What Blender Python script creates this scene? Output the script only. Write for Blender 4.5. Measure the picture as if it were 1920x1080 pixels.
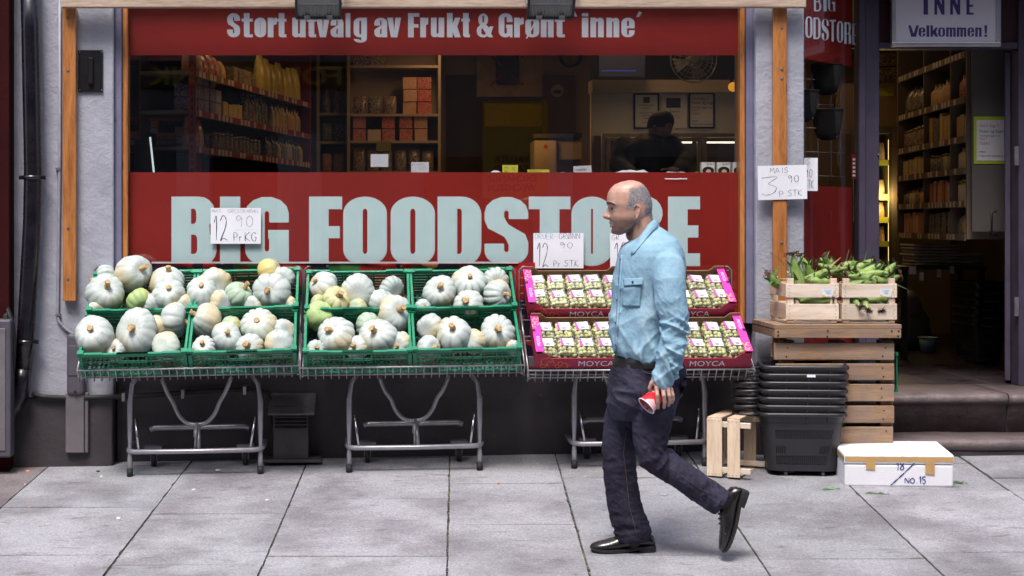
import bpy, bmesh, math, random
from mathutils import Vector, Matrix, Euler, noise as mnoise
from mathutils.geometry import tessellate_polygon
R = math.radians
rnd = random.Random(7)
SC = bpy.context.scene
for o in list(bpy.data.objects): bpy.data.objects.remove(o)
COL = SC.collection

# ------------------------------------------------------------------ camera, sky, sun, exposure
FOC, PX, PY = 2900.0, 690.0, 420.0          # focal length and axis in pixels of the 1920 wide photograph
CY, CZ = -9.15, 1.52                        # camera stands 9 m in front of the shop at eye height
cd = bpy.data.cameras.new('camera'); cam = bpy.data.objects.new('camera', cd); COL.objects.link(cam)
cam.location = (0, CY, CZ); cam.rotation_euler = (R(90), 0, 0)
cd.sensor_width = 36; cd.lens = 36 * FOC / 1920
cd.shift_x = (960 - PX) / 1920; cd.shift_y = -(540 - PY) / 1920
cd.clip_start = 0.1; cd.clip_end = 400
cd.dof.use_dof = False
SC.camera = cam
w = bpy.data.worlds.new('World'); SC.world = w; w.use_nodes = True
SUN_EL, SUN_AZ = 62, -20                     # veiled sun behind the camera, a little to the left
nt = w.node_tree; bg = nt.nodes['Background']
sky = nt.nodes.new('ShaderNodeTexSky'); sky.sky_type = 'NISHITA'; sky.sun_disc = False
sky.sun_elevation = R(SUN_EL); sky.sun_rotation = R(180 - SUN_AZ); sky.air_density = 1.0; sky.dust_density = 3.5; sky.ozone_density = 1.5
nt.links.new(sky.outputs[0], bg.inputs['Color']); bg.inputs['Strength'].default_value = 0.095
sd = bpy.data.lights.new('sun', 'SUN'); sd.energy = 1.5; sd.angle = R(20); sd.color = (1.0, 0.95, 0.9)
sun = bpy.data.objects.new('sun', sd); COL.objects.link(sun)
e, a = R(SUN_EL), R(SUN_AZ)
sdir = Vector((math.sin(a) * math.cos(e), -math.cos(a) * math.cos(e), math.sin(e)))
sun.rotation_euler = sdir.to_track_quat('Z', 'Y').to_euler()
SC.view_settings.view_transform = 'Standard'; SC.view_settings.look = 'None'
SC.view_settings.exposure = 1.42; SC.view_settings.gamma = 1.0
SC.cycles.max_bounces = 8; SC.cycles.transparent_max_bounces = 16; SC.cycles.caustics_reflective = False; SC.cycles.caustics_refractive = False
SC.cycles.sample_clamp_indirect = 4.0

# ------------------------------------------------------------------ helpers
def at(px, py, Y):
    "the point at depth Y that the photograph shows at pixel px, py"
    d = Y - CY
    return Vector(((px - PX) * d / FOC, Y, CZ - (py - PY) * d / FOC))
def gz(x, Y): return 0.071 * (Y + 2.09) + 0.018 * (x - 1.16)      # height of the sloping pavement
def on_ground(px, py):
    "where the ray through a pixel meets the pavement"
    rx, rz = (px - PX) / FOC, -(py - PY) / FOC
    # z: CZ + t*rz = 0.071*(CY+t+2.09)+0.018*(t*rx-1.16)
    t = (0.071 * (CY + 2.09) - 0.018 * 1.16 - CZ) / (rz - 0.071 - 0.018 * rx)
    return Vector((t * rx, CY + t, CZ + t * rz))

class MB:
    def __init__(s): s.v = []; s.f = []; s.m = []; s.sm = []
    def add(s, vs, fs, m=0, M=None, smooth=False):
        n = len(s.v)
        for p in vs:
            p = Vector(p)
            s.v.append(M @ p if M is not None else p)
        for f in fs:
            s.f.append([i + n for i in f]); s.m.append(m); s.sm.append(smooth)
        return s
    def box(s, c, d, m=0, M=None, rot=None):
        x, y, z = d[0] / 2, d[1] / 2, d[2] / 2
        vs = [Vector((a, b, e)) for a in (-x, x) for b in (-y, y) for e in (-z, z)]
        c = Vector(c)
        if rot is not None: vs = [rot @ p for p in vs]
        vs = [p + c for p in vs]
        fs = [(0, 1, 3, 2), (4, 6, 7, 5), (0, 4, 5, 1), (2, 3, 7, 6), (0, 2, 6, 4), (1, 5, 7, 3)]
        return s.add(vs, fs, m, M)
    def bb(s, x0, x1, y0, y1, z0, z1, m=0, M=None):
        return s.box(((x0 + x1) / 2, (y0 + y1) / 2, (z0 + z1) / 2), (abs(x1 - x0), abs(y1 - y0), abs(z1 - z0)), m, M)
    def bar(s, p, q, w, h, m=0, up=(0, 0, 1)):
        "a box from p to q, w across, h along up"
        p, q = Vector(p), Vector(q); t = (q - p); L = t.length; t.normalize()
        u = Vector(up); b = t.cross(u)
        if b.length < 1e-4: b = t.cross(Vector((0, 1, 0)))
        b.normalize(); u = b.cross(t)
        rot = Matrix((t, b, u)).transposed()
        return s.box((p + q) / 2, (L, w, h), m, None, rot)
    def tube(s, pts, r, n=8, m=0, cap=True, M=None):
        pts = [Vector(p) for p in pts]; rs = r if isinstance(r, (list, tuple)) else [r] * len(pts)
        rings = []; prev = None
        for i, p in enumerate(pts):
            a = pts[max(i - 1, 0)]; b = pts[min(i + 1, len(pts) - 1)]
            t = (b - a).normalized()
            if prev is None:
                u = Vector((0, 0, 1)) if abs(t.z) < 0.9 else Vector((1, 0, 0))
            else: u = prev
            u = (u - t * u.dot(t)).normalized(); prev = u; v = t.cross(u)
            rings.append([p + (u * math.cos(2 * math.pi * k / n) + v * math.sin(2 * math.pi * k / n)) * rs[i] for k in range(n)])
        return s.loft(rings, m, cap, M)
    def loft(s, rings, m=0, cap=True, M=None, smooth=True):
        n = len(rings[0]); vs = [p for r in rings for p in r]; fs = []
        for i in range(len(rings) - 1):
            for k in range(n):
                a = i * n + k; b = i * n + (k + 1) % n
                fs.append((a, b, b + n, a + n))
        s.add(vs, fs, m, M, smooth)
        if cap:
            s.add(rings[0], [tuple(range(n))[::-1]], m, M); s.add(rings[-1], [tuple(range(n))], m, M)
        return s
    def ball(s, c, r, n=10, k=7, m=0, M=None):
        r = r if isinstance(r, (tuple, list)) else (r, r, r); c = Vector(c)
        rings = []
        for i in range(k + 1):
            t = math.pi * i / k; q = max(math.sin(t), 0.02)
            rings.append([c + Vector((r[0] * q * math.cos(2 * math.pi * j / n), r[1] * q * math.sin(2 * math.pi * j / n), -r[2] * math.cos(t))) for j in range(n)])
        return s.loft(rings, m, True, M)
    def poly(s, outer, holes, fn, m=0):
        "flat polygon with holes; fn maps 2-D to 3-D"
        loops = [[Vector((x, y, 0)) for x, y in outer]] + [[Vector((x, y, 0)) for x, y in h] for h in holes]
        tris = tessellate_polygon(loops); flat = [p for l in loops for p in l]
        return s.add([fn(p.x, p.y) for p in flat], [tuple(t) for t in tris], m)
    def build(s, name, mats, parent=None, base=None, smooth=None, bevel=0, seg=1, ang=40):
        me = bpy.data.meshes.new(name)
        O = Vector((0, 0, 0))
        if parent is not None: O = worldloc(parent)
        if base is not None and parent is None: O = Vector(base)
        me.from_pydata([tuple(p - O) for p in s.v], [], s.f)
        for mt in (mats if isinstance(mats, (list, tuple)) else [mats]): me.materials.append(mt)
        me.polygons.foreach_set('material_index', s.m)
        me.polygons.foreach_set('use_smooth', [bool(x) if smooth is None else smooth for x in s.sm])
        me.update()
        bm = bmesh.new(); bm.from_mesh(me)
        bmesh.ops.remove_doubles(bm, verts=bm.verts, dist=1e-5) if (smooth is not False and any(s.sm)) else None
        bmesh.ops.recalc_face_normals(bm, faces=bm.faces); bm.to_mesh(me); bm.free()
        o = bpy.data.objects.new(name, me); COL.objects.link(o)
        if parent is not None: o.parent = parent
        elif base is not None: o.location = O
        if bevel:
            md = o.modifiers.new('bevel', 'BEVEL'); md.width = bevel; md.segments = seg; md.limit_method = 'ANGLE'; md.angle_limit = R(ang)
            md.harden_normals = False
        return o
    def split(s):
        "one builder for every separate piece"
        par = list(range(len(s.v)))
        def fd(i):
            while par[i] != i: par[i] = par[par[i]]; i = par[i]
            return i
        key = {}
        for i, p in enumerate(s.v):
            k = (round(p.x, 4), round(p.y, 4), round(p.z, 4))
            if k in key: par[fd(i)] = fd(key[k])
            key[k] = i
        for f in s.f:
            for i in f[1:]: par[fd(i)] = fd(f[0])
        out = {}
        for f, m, sm in zip(s.f, s.m, s.sm): out.setdefault(fd(f[0]), []).append((f, m, sm))
        res = []
        for fl in out.values():
            mb = MB(); mp = {}
            for f, m, sm in fl:
                for i in f:
                    if i not in mp: mp[i] = len(mb.v); mb.v.append(s.v[i])
                mb.f.append([mp[i] for i in f]); mb.m.append(m); mb.sm.append(sm)
            res.append(mb)
        return res
    def build_each(s, name, mats, parent, **k): return [q.build(name, mats, parent, **k) for q in s.split()]
def worldloc(o):
    v = Vector(o.location)
    while o.parent is not None: o = o.parent; v = v + Vector(o.location)
    return v
def tag(o, label, cat, group=None, kind=None):
    if label: o['label'] = label
    if cat: o['category'] = cat
    if group: o['group'] = group
    if kind: o['kind'] = kind
    return o
def struct(o): o['kind'] = 'structure'; return o
def thing(name, label, cat, loc=(0, 0, 0), group=None):
    o = bpy.data.objects.new(name, None); COL.objects.link(o); o.location = loc; o.empty_display_size = .05
    return tag(o, label, cat, group)
def kids(o): return [c for c in bpy.data.objects if c.parent == o]
def copy_tree(o, parent=None):
    c = o.copy(); COL.objects.link(c); c.parent = parent
    for ch in o.children: copy_tree(ch, c)
    return c

# ------------------------------------------------------------------ materials
def newmat(name):
    m = bpy.data.materials.new(name); m.use_nodes = True
    n = m.node_tree; return m, n, n.nodes['Principled BSDF'], n.links
def node(n, t, **k):
    x = n.nodes.new(t)
    for a, b in k.items(): setattr(x, a, b)
    return x
def ramp(n, stops, fac, L):
    r = node(n, 'ShaderNodeValToRGB'); el = r.color_ramp.elements
    while len(el) < len(stops): el.new(0.5)
    for e_, (p, c) in zip(el, stops):
        e_.position = p; e_.color = (*c, 1) if len(c) == 3 else c
    L.new(fac, r.inputs[0]); return r.outputs[0]
def mixc(n, L, fac, a, b, mode='MIX'):
    x = node(n, 'ShaderNodeMix', data_type='RGBA', blend_type=mode)
    for sck, val in ((x.inputs[0], fac), (x.inputs[6], a), (x.inputs[7], b)):
        if hasattr(val, 'links'): L.new(val, sck)
        elif isinstance(val, (tuple, list)): sck.default_value = (*val, 1)
        else: sck.default_value = val
    return x.outputs[2]
def coords(n, L, scale=(1, 1, 1), rnd_off=True, kind='Object'):
    tc = node(n, 'ShaderNodeTexCoord'); mp = node(n, 'ShaderNodeMapping'); mp.inputs['Scale'].default_value = scale
    L.new(tc.outputs[kind], mp.inputs[0])
    if rnd_off:
        oi = node(n, 'ShaderNodeObjectInfo'); mul = node(n, 'ShaderNodeMath', operation='MULTIPLY'); mul.inputs[1].default_value = 37.0
        L.new(oi.outputs['Random'], mul.inputs[0]); L.new(mul.outputs[0], mp.inputs['Location'])
    return mp.outputs[0]
def ntex(n, L, vec, scale, detail=4, rough=.55, out=0):
    t = node(n, 'ShaderNodeTexNoise'); t.inputs['Scale'].default_value = scale; t.inputs['Detail'].default_value = detail; t.inputs['Roughness'].default_value = rough
    L.new(vec, t.inputs['Vector']); return t.outputs[out]
def bumpn(n, L, h, strength, dist=0.01, prev=None):
    b = node(n, 'ShaderNodeBump'); b.inputs['Strength'].default_value = strength; b.inputs['Distance'].default_value = dist
    L.new(h, b.inputs['Height'])
    if prev is not None: L.new(prev, b.inputs['Normal'])
    return b.outputs[0]
def mat(name, col, rough=.6, metal=0, var=.18, vs=14, bump=0, bs=60, coat=0, spec=.5, dirt=None, objrand=0):
    "plain material with mottled colour, uneven gloss and a fine bump"
    m, n, p, L = newmat(name); v = coords(n, L)
    f = ntex(n, L, v, vs, 5)
    c = ramp(n, [(.28, tuple(x * (1 - var) for x in col)), (.72, tuple(min(1, x * (1 + var)) for x in col))], f, L)
    if dirt:
        g = ntex(n, L, v, dirt[1], 6, .65)
        k = ramp(n, [(dirt[2], (0, 0, 0)), (dirt[2] + .13, (1, 1, 1))], g, L); c = mixc(n, L, k, c, dirt[0])
    if objrand:
        oi = node(n, 'ShaderNodeObjectInfo'); h = node(n, 'ShaderNodeHueSaturation'); mr = node(n, 'ShaderNodeMapRange')
        mr.inputs[3].default_value = 1 - objrand; mr.inputs[4].default_value = 1 + objrand
        L.new(oi.outputs['Random'], mr.inputs[0]); L.new(mr.outputs[0], h.inputs['Value']); L.new(c, h.inputs['Color']); c = h.outputs[0]
    L.new(c, p.inputs['Base Color'])
    rr = node(n, 'ShaderNodeMapRange'); rr.inputs[3].default_value = max(0, rough - .1); rr.inputs[4].default_value = min(1, rough + .1)
    L.new(f, rr.inputs[0]); L.new(rr.outputs[0], p.inputs['Roughness'])
    p.inputs['Metallic'].default_value = metal; p.inputs['Specular IOR Level'].default_value = spec
    p.inputs['Coat Weight'].default_value = coat; p.inputs['Coat Roughness'].default_value = .08
    if bump: L.new(bumpn(n, L, ntex(n, L, v, bs, 6, .6), bump), p.inputs['Normal'])
    return m
def emis(name, col, st):
    m, n, p, L = newmat(name); p.inputs['Base Color'].default_value = (*col, 1)
    p.inputs['Emission Color'].default_value = (*col, 1); p.inputs['Emission Strength'].default_value = st; return m
def wood(name, dark, light, axis='z', rough=.55, coat=0, ring=9, grain=1.0, knots=True, grey=None):
    m, n, p, L = newmat(name)
    sc = {'x': (.09, 1, 1), 'y': (1, .09, 1), 'z': (1, 1, .09)}[axis]
    v = coords(n, L, sc)
    warp = ntex(n, L, v, 5, 3); wv = node(n, 'ShaderNodeVectorMath', operation='MULTIPLY_ADD')
    L.new(warp, wv.inputs[0]); wv.inputs[1].default_value = (.14, .14, .14); L.new(v, wv.inputs[2])
    f1 = ntex(n, L, wv.outputs[0], ring * 3.2, 3, .5); f2 = ntex(n, L, v, 130, 3, .7)
    c = ramp(n, [(.3, dark), (.46, tuple((a + b) / 2 for a, b in zip(dark, light))), (.62, light), (.8, tuple(a * .8 + b * .2 for a, b in zip(light, dark)))], f1, L)
    c = mixc(n, L, .35 * grain, c, ramp(n, [(.35, tuple(x * .45 for x in dark)), (.6, light)], f2, L))
    if knots:
        vk = coords(n, L, {'x': (.35, 1, 1), 'y': (1, .35, 1), 'z': (1, 1, .35)}[axis])
        vo = node(n, 'ShaderNodeTexVoronoi'); vo.inputs['Scale'].default_value = 5.5; L.new(vk, vo.inputs['Vector'])
        k = ramp(n, [(.03, (1, 1, 1)), (.11, (0, 0, 0))], vo.outputs['Distance'], L)
        c = mixc(n, L, k, c, tuple(x * .28 for x in dark))
    if grey:
        g = ntex(n, L, coords(n, L), 7, 5); c = mixc(n, L, ramp(n, [(.42, (0, 0, 0)), (.7, (.8, .8, .8))], g, L), c, grey)
    oi = node(n, 'ShaderNodeObjectInfo'); h = node(n, 'ShaderNodeHueSaturation'); mr = node(n, 'ShaderNodeMapRange')
    mr.inputs[3].default_value = .86; mr.inputs[4].default_value = 1.12; L.new(oi.outputs['Random'], mr.inputs[0]); L.new(mr.outputs[0], h.inputs['Value']); L.new(c, h.inputs['Color'])
    L.new(h.outputs[0], p.inputs['Base Color']); p.inputs['Roughness'].default_value = rough; p.inputs['Coat Weight'].default_value = coat; p.inputs['Coat Roughness'].default_value = .2
    L.new(bumpn(n, L, f2, .25, .003), p.inputs['Normal'])
    return m
def glassmat(name, tint=(1, 1, 1), refl=1.0, rough=.0, ior=1.5, film=0.0):
    "thin pane: clear, reflecting by Fresnel"
    m, n, p, L = newmat(name); n.nodes.remove(p); out = n.nodes['Material Output']
    tr = node(n, 'ShaderNodeBsdfTransparent'); tr.inputs[0].default_value = (*tint, 1)
    gl = node(n, 'ShaderNodeBsdfGlossy'); gl.inputs['Roughness'].default_value = rough
    fr = node(n, 'ShaderNodeFresnel'); fr.inputs[0].default_value = ior
    m0 = node(n, 'ShaderNodeMath', operation='MULTIPLY_ADD'); m0.inputs[1].default_value = refl; m0.inputs[2].default_value = film; L.new(fr.outputs[0], m0.inputs[0])
    ge = node(n, 'ShaderNodeNewGeometry'); iv = node(n, 'ShaderNodeMath', operation='SUBTRACT'); iv.inputs[0].default_value = 1; L.new(ge.outputs['Backfacing'], iv.inputs[1])
    ml = node(n, 'ShaderNodeMath', operation='MULTIPLY'); L.new(m0.outputs[0], ml.inputs[0]); L.new(iv.outputs[0], ml.inputs[1])
    mx = node(n, 'ShaderNodeMixShader'); L.new(ml.outputs[0], mx.inputs[0]); L.new(tr.outputs[0], mx.inputs[1]); L.new(gl.outputs[0], mx.inputs[2])
    L.new(mx.outputs[0], out.inputs[0]); return m

M = {}
def plaster():
    m, n, p, L = newmat('painted_plaster'); v = coords(n, L, rnd_off=False)
    big = ntex(n, L, v, 3.2, 6, .6); c = ramp(n, [(.3, (.27, .275, .33)), (.7, (.37, .38, .44))], big, L)
    chip = ntex(n, L, v, 22, 5, .7); c = mixc(n, L, ramp(n, [(.70, (0, 0, 0)), (.73, (1, 1, 1))], chip, L), c, (.56, .56, .6))
    dk = ntex(n, L, v, 60, 3, .6); c = mixc(n, L, ramp(n, [(.70, (0, 0, 0)), (.76, (.8, .8, .8))], dk, L), c, (.10, .09, .12))
    L.new(c, p.inputs['Base Color']); p.inputs['Roughness'].default_value = .62
    vo = node(n, 'ShaderNodeTexVoronoi'); vo.inputs['Scale'].default_value = 34; L.new(v, vo.inputs['Vector'])
    b = bumpn(n, L, ntex(n, L, v, 26, 8, .62), .38, .012); b = bumpn(n, L, vo.outputs['Distance'], .12, .006, b); b = bumpn(n, L, big, .6, .03, b)
    L.new(b, p.inputs['Normal']); return m
M['plaster'] = plaster()
M['plinth'] = mat('dark_painted_plinth', (.037, .030, .036), .6, 0, .28, 5, .5, 26, dirt=((.075, .066, .07), 18, .66))
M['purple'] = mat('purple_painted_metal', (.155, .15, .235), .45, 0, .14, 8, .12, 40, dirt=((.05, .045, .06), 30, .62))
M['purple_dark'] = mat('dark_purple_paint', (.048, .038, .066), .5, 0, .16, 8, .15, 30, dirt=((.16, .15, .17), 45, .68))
M['neighbour'] = mat('dark_red_wall', (.030, .004, .005), .85, 0, .2, 6, .3, 30, spec=.1)
M['orange_wood'] = wood('varnished_pine', (.26, .085, .022), (.50, .20, .062), 'z', .35, .3)
M['pale_beam'] = wood('weathered_beam', (.36, .26, .19), (.58, .44, .34), 'x', .6, 0, 7, knots=False)
M['crate_wood'] = wood('poplar_crate', (.50, .39, .29), (.74, .63, .52), 'x', .65, 0, 5, .55, knots=False)
M['crate_wood_z'] = wood('poplar_crate_upright', (.50, .37, .25), (.72, .58, .44), 'z', .65, 0, 5, .55, knots=False)
M['crate_wood_y'] = wood('poplar_crate_side', (.48, .34, .23), (.68, .52, .38), 'y', .65, 0, 5, .55, knots=False)
M['pallet'] = wood('pallet_plank', (.17, .095, .05), (.36, .225, .13), 'x', .7, 0, 7, .8, grey=(.20, .15, .13))
M['pallet_y'] = wood('pallet_plank_side', (.15, .085, .05), (.30, .19, .12), 'y', .7, 0, 7, .8, grey=(.19, .15, .14))
M['pallet_z'] = wood('pallet_post', (.13, .08, .05), (.25, .16, .10), 'z', .7, 0, 7, .8)
def redfilm():
    m, n, p, L = newmat('red_window_film'); v = coords(n, L, rnd_off=False)
    f = ntex(n, L, v, 1.6, 4); c = ramp(n, [(.3, (.29, .0125, .006)), (.7, (.37, .018, .010))], f, L)
    s = ntex(n, L, v, 38, 5, .7); c = mixc(n, L, ramp(n, [(.735, (0, 0, 0)), (.75, (.6, .6, .6))], s, L), c, (.45, .12, .12))
    L.new(c, p.inputs['Base Color']); p.inputs['Roughness'].default_value = .5; return m
M['red'] = redfilm()
M['letter'] = mat('pale_blue_vinyl', (.72, .97, 1.0), .5, 0, .05, 10, dirt=((.33, .5, .56), 16, .72))
M['letter_edge'] = mat('white_vinyl_edge', (.82, .86, .88), .5, 0, .04)
M['letter_dim'] = mat('greyish_vinyl', (.78, .83, .93), .5, 0, .07, 6)
M['glass'] = glassmat('window_glass', (.90, .90, .90), 1.3, 0, 1.52, .028)
M['iron'] = mat('black_iron', (.008, .007, .009), .4, .2, .3, 12, .1, 60)
M['pipe'] = mat('black_enamel_pipe', (.008, .006, .010), .28, 0, .4, 9, .05, 30, coat=.25, dirt=((.11, .10, .13), 26, .70))
M['steel'] = mat('grey_painted_tube', (.34, .33, .36), .35, .55, .12, 20, .03, 60)
M['wire'] = mat('galvanised_wire', (.33, .32, .34), .36, .65, .2, 30)
M['steel_dark'] = mat('dull_steel', (.17, .16, .18), .5, .5, .25, 15)
M['rubber'] = mat('black_rubber', (.012, .011, .013), .7, 0, .3)
M['chrome'] = mat('bright_screw', (.55, .55, .58), .25, 1, .1)
M['box_grey'] = mat('grey_plastic_box', (.075, .068, .088), .5, 0, .14, 10, .08, 50, dirt=((.07, .06, .075), 9, .6))
M['trunk'] = mat('dirty_trunking', (.125, .112, .125), .6, 0, .2, 7, .15, 40, dirt=((.05, .045, .05), 12, .58))
M['green'] = mat('green_crate_plastic', (.006, .205, .105), .38, 0, .14, 10, .04, 60, objrand=.1)
M['green_dark'] = mat('green_crate_lattice', (.004, .13, .068), .42, 0, .2, 10, objrand=.1)
M['paper'] = mat('white_card', (.72, .73, .79), .7, 0, .03, 5)
M['paper_dim'] = mat('thin_paper', (.60, .58, .58), .75, 0, .05, 5)
M['yellow_card'] = mat('yellow_card', (.70, .68, .07), .7, 0, .05, 5)
M['neon'] = mat('neon_yellow_border', (.36, .46, .015), .6, 0, .06, 5)
M['ink'] = mat('dark_blue_ink', (.012, .012, .045), .6, 0, .2)
M['ink_blue'] = mat('blue_marker', (.008, .03, .22), .6, 0, .2)
M['ink_teal'] = mat('faded_teal_ink', (.10, .30, .36), .6, 0, .2)
M['black'] = mat('matte_black', (.008, .007, .008), .6, 0, .3)
M['white'] = mat('white_laminate', (.52, .49, .44), .6, 0, .06, 5)
# ------------------------------------------------------------------ lettering: heavy condensed glyphs drawn as polygons
def arc(cx, cy, rx, ry, a0, a1, n=7):
    return [(cx + rx * math.cos(R(a0 + (a1 - a0) * i / n)), cy + ry * math.sin(R(a0 + (a1 - a0) * i / n))) for i in range(n + 1)]
def rrect(x0, y0, x1, y1, rx, ry=None, c='tlrb'):
    ry = ry or rx; rx = min(rx, (x1 - x0) / 2); ry = min(ry, (y1 - y0) / 2)
    P = []
    P += arc(x1 - rx, y0 + ry, rx, ry, -90, 0) if 'c' in c or c == 'tlrb' else [(x1, y0)]
    P += arc(x1 - rx, y1 - ry, rx, ry, 0, 90) if 'b' in c or c == 'tlrb' else [(x1, y1)]
    P += arc(x0 + rx, y1 - ry, rx, ry, 90, 180) if 'a' in c or c == 'tlrb' else [(x0, y1)]
    P += arc(x0 + rx, y0 + ry, rx, ry, 180, 270) if 'd' in c or c == 'tlrb' else [(x0, y0)]
    return P                                    # corner codes: a top-left, b top-right, c bottom-right, d bottom-left
def rc(x0, y0, x1, y1): return [(x0, y0), (x1, y0), (x1, y1), (x0, y1)]
def glyph(ch, w, s, H=1.0, X=.8):
    """list of (outer, holes) in a box w wide; s stem, H cap height, X x-height"""
    t = s * .62; i0, i1 = s, w - s; r = w * .5; G = []
    def hole(x0, y0, x1, y1): return rrect(x0, y0, x1, y1, min(x1 - x0, y1 - y0) * .5)
    if ch == 'O': G = [(rrect(0, 0, w, H, r, H * .24), [rrect(i0, t, i1, H - t, (i1 - i0) / 2, (i1 - i0) * .8)])]
    elif ch == 'D': G = [(rrect(0, 0, w, H, r * .9, H * .26, 'bc'), [rrect(i0, t, i1, H - t, (i1 - i0) * .6, (i1 - i0) * .8, 'bc')])]
    elif ch == 'B':
        m = H * .53
        G = [(arc(w - r * .7, H * .25, r * .7, H * .25, -90, 55) + [(w * .84, m)] + arc(w - r * .78, H * .77, r * .7, H * .23, -50, 90) + [(0, H), (0, 0)],
              [rrect(i0, t, i1, m - t * .45, (i1 - i0) * .7, (i1 - i0) * .8, 'bc'), rrect(i0, m + t * .45, i1 - w * .02, H - t, (i1 - i0) * .7, (i1 - i0) * .8, 'bc')])]
    elif ch == 'I': G = [(rc(0, 0, w, H), [])]
    elif ch == 'l': G = [(rc(0, 0, w, H), [])]
    elif ch == 'i': G = [(rc(0, 0, w, X), []), (rc(0, X + .055, w, H), [])]
    elif ch == '!': G = [(rc(0, 0, w, .18), []), ([(w * .2, .25), (w * .8, .25), (w, H), (0, H)], [])]
    elif ch == 'F': G = [([(0, 0), (s, 0), (s, H * .40), (w * .93, H * .40), (w * .93, H * .40 + t), (s, H * .40 + t), (s, H - t * 1.05), (w, H - t * 1.05), (w, H), (0, H)], [])]
    elif ch == 'E': G = [([(0, 0), (w, 0), (w, t * 1.05), (s, t * 1.05), (s, H * .41), (w * .95, H * .41), (w * .95, H * .41 + t), (s, H * .41 + t), (s, H - t * 1.05), (w, H - t * 1.05), (w, H), (0, H)], [])]
    elif ch == 'T': G = [([((w - s) / 2, 0), ((w + s) / 2, 0), ((w + s) / 2, H - t * 1.05), (w, H - t * 1.05), (w, H), (0, H), (0, H - t * 1.05), ((w - s) / 2, H - t * 1.05)], [])]
    elif ch == 'N': G = [([(0, 0), (s * .9, 0), (s * .9, H * .55), (w - s * .95, 0), (w, 0), (w, H), (w - s * .9, H), (w - s * .9, H * .5), (s * .95, H), (0, H)], [])]
    elif ch == 'V': G = [([(w * .27, 0), (w * .73, 0), (w, H), (w - s * 1.02, H), (w * .5, H * .28), (s * 1.02, H), (0, H)], [])]
    elif ch == 'v': G = [([(w * .27, 0), (w * .73, 0), (w, X), (w - s * 1.02, X), (w * .5, X * .3), (s * 1.02, X), (0, X)], [])]
    elif ch == 'M': G = [([(0, 0), (s * .7, 0), (s * .7, H * .6), (w * .43, 0), (w * .57, 0), (w - s * .7, H * .6), (w - s * .7, 0), (w, 0), (w, H), (w - s, H), (w * .5, H * .4), (s, H), (0, H)], [])]
    elif ch == 'R':
        m = H * .47
        G = [([(0, 0), (s, 0), (s, m - t * .3)] + [(i1, m - t * .55), (i1, 0), (w, 0), (w, m * .8)] + [(w * .86, m + .01)] + arc(w - r * .7, H * .76, r * .7, H * .24, -45, 90) + [(0, H)],
              [rrect(i0, m + t * .3, i1, H - t, (i1 - i0) * .7, (i1 - i0) * .8, 'bc')])]
    elif ch == 'S':
        rr, ri = r, (i1 - i0) * .5
        G = [([(0, H * .32), (0, H * .24)] + arc(r, H * .22, r, H * .22, 180, 270) + arc(w - r, H * .22, r, H * .22, 270, 360) + [(w, H * .34), (w * .93, H * .46), (i1 - .02 * w, H * .60), (i0, H * .71), (i0, H - t * 1.35)]
              + arc(w / 2, H - t * 1.35, ri, ri * 1.1, 180, 0, 5) + [(i1, H * .68), (w, H * .68), (w, H * .76)] + arc(w / 2, H * .77, r, H * .23, 0, 180) + [(0, H * .66), (w * .08, H * .54), (i0 + .02 * w, H * .42), (i1, H * .30), (i1, t * 1.35)]
              + arc(w / 2, t * 1.35, ri, ri * 1.1, 0, -180, 5) + [(i0, H * .32)], [])]
    elif ch == 'G':
        ri = (i1 - i0) * .5
        G = [(arc(r, H * .24, r, H * .24, 180, 262) + [(w * .62, 0), (w * .78, H * .07), (w * .82, 0), (w, 0), (w, H * .52), (w * .53, H * .52), (w * .53, H * .39), (i1, H * .39), (i1, t * 1.4)] + arc(w / 2, t * 1.4, ri, ri * 1.1, 0, -180, 5)
              + [(i0, H - t * 1.4)] + arc(w / 2, H - t * 1.4, ri, ri * 1.1, 180, 0, 5) + [(i1, H * .63), (w, H * .63), (w, H * .75)] + arc(w / 2, H * .76, r, H * .24, 0, 180), [])]
    elif ch in 'oø':
        G = [(rrect(0, 0, w, X, r, X * .27), [rrect(i0, t * .8, i1, X - t * .8, (i1 - i0) / 2, (i1 - i0) * .7)])]
        if ch == 'ø': G.append(([(w * .02, -.05), (w * .14, -.05), (w * .98, X + .05), (w * .86, X + .05)], []))
    elif ch == 'e': G = [(arc(r, X * .26, r, X * .26, 180, 360) + [(w, X * .36), (i1, X * .36), (i1, t)] + arc(w / 2, t, (i1 - i0) / 2, (i1 - i0) * .6, 0, -180, 4) + [(i0, X * .46), (w, X * .46), (w, X * .72)] + arc(r, X * .74, r, X * .26, 0, 180),
              [rrect(i0, X * .58, i1, X - t * .8, (i1 - i0) / 2, (i1 - i0) * .6, 'ab')])]
    elif ch == 'a': G = [(arc(w * .38, X * .2, w * .38, X * .2, 180, 290) + [(i1, X * .08), (i1, 0), (w, 0), (w, X * .74)] + arc(r, X * .75, r, X * .25, 0, 180) + [(0, X * .60), (i0, X * .60), (i0, X - t)] + arc(w / 2, X - t, (i1 - i0) / 2, (i1 - i0) * .6, 180, 0, 4) + [(i1, X * .62), (w * .3, X * .52), (0, X * .38)],
              [[(i0, X * .17), (i1, X * .17), (i1, X * .48), (i0, X * .38)]])]
    elif ch == 'g': G = [(rrect(0, 0, w * .97, X, r, X * .27), [rrect(i0, t * .8, i1, X - t * .8, (i1 - i0) / 2, (i1 - i0) * .7)]), (rc(i1, .0, w, X), []),
              ([(0, -.06)] + arc(r, -.06, r, .16, 180, 360) + [(w, .05), (i1, .05), (i1, -.08)] + arc(w / 2, -.08, (i1 - i0) / 2, .05, 0, -180, 4), [])]
    elif ch in 'nm':
        k = 1 if ch == 'n' else 2; ww = (w - s) / k
        G = [(rc(0, 0, s, X), [])]
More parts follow.
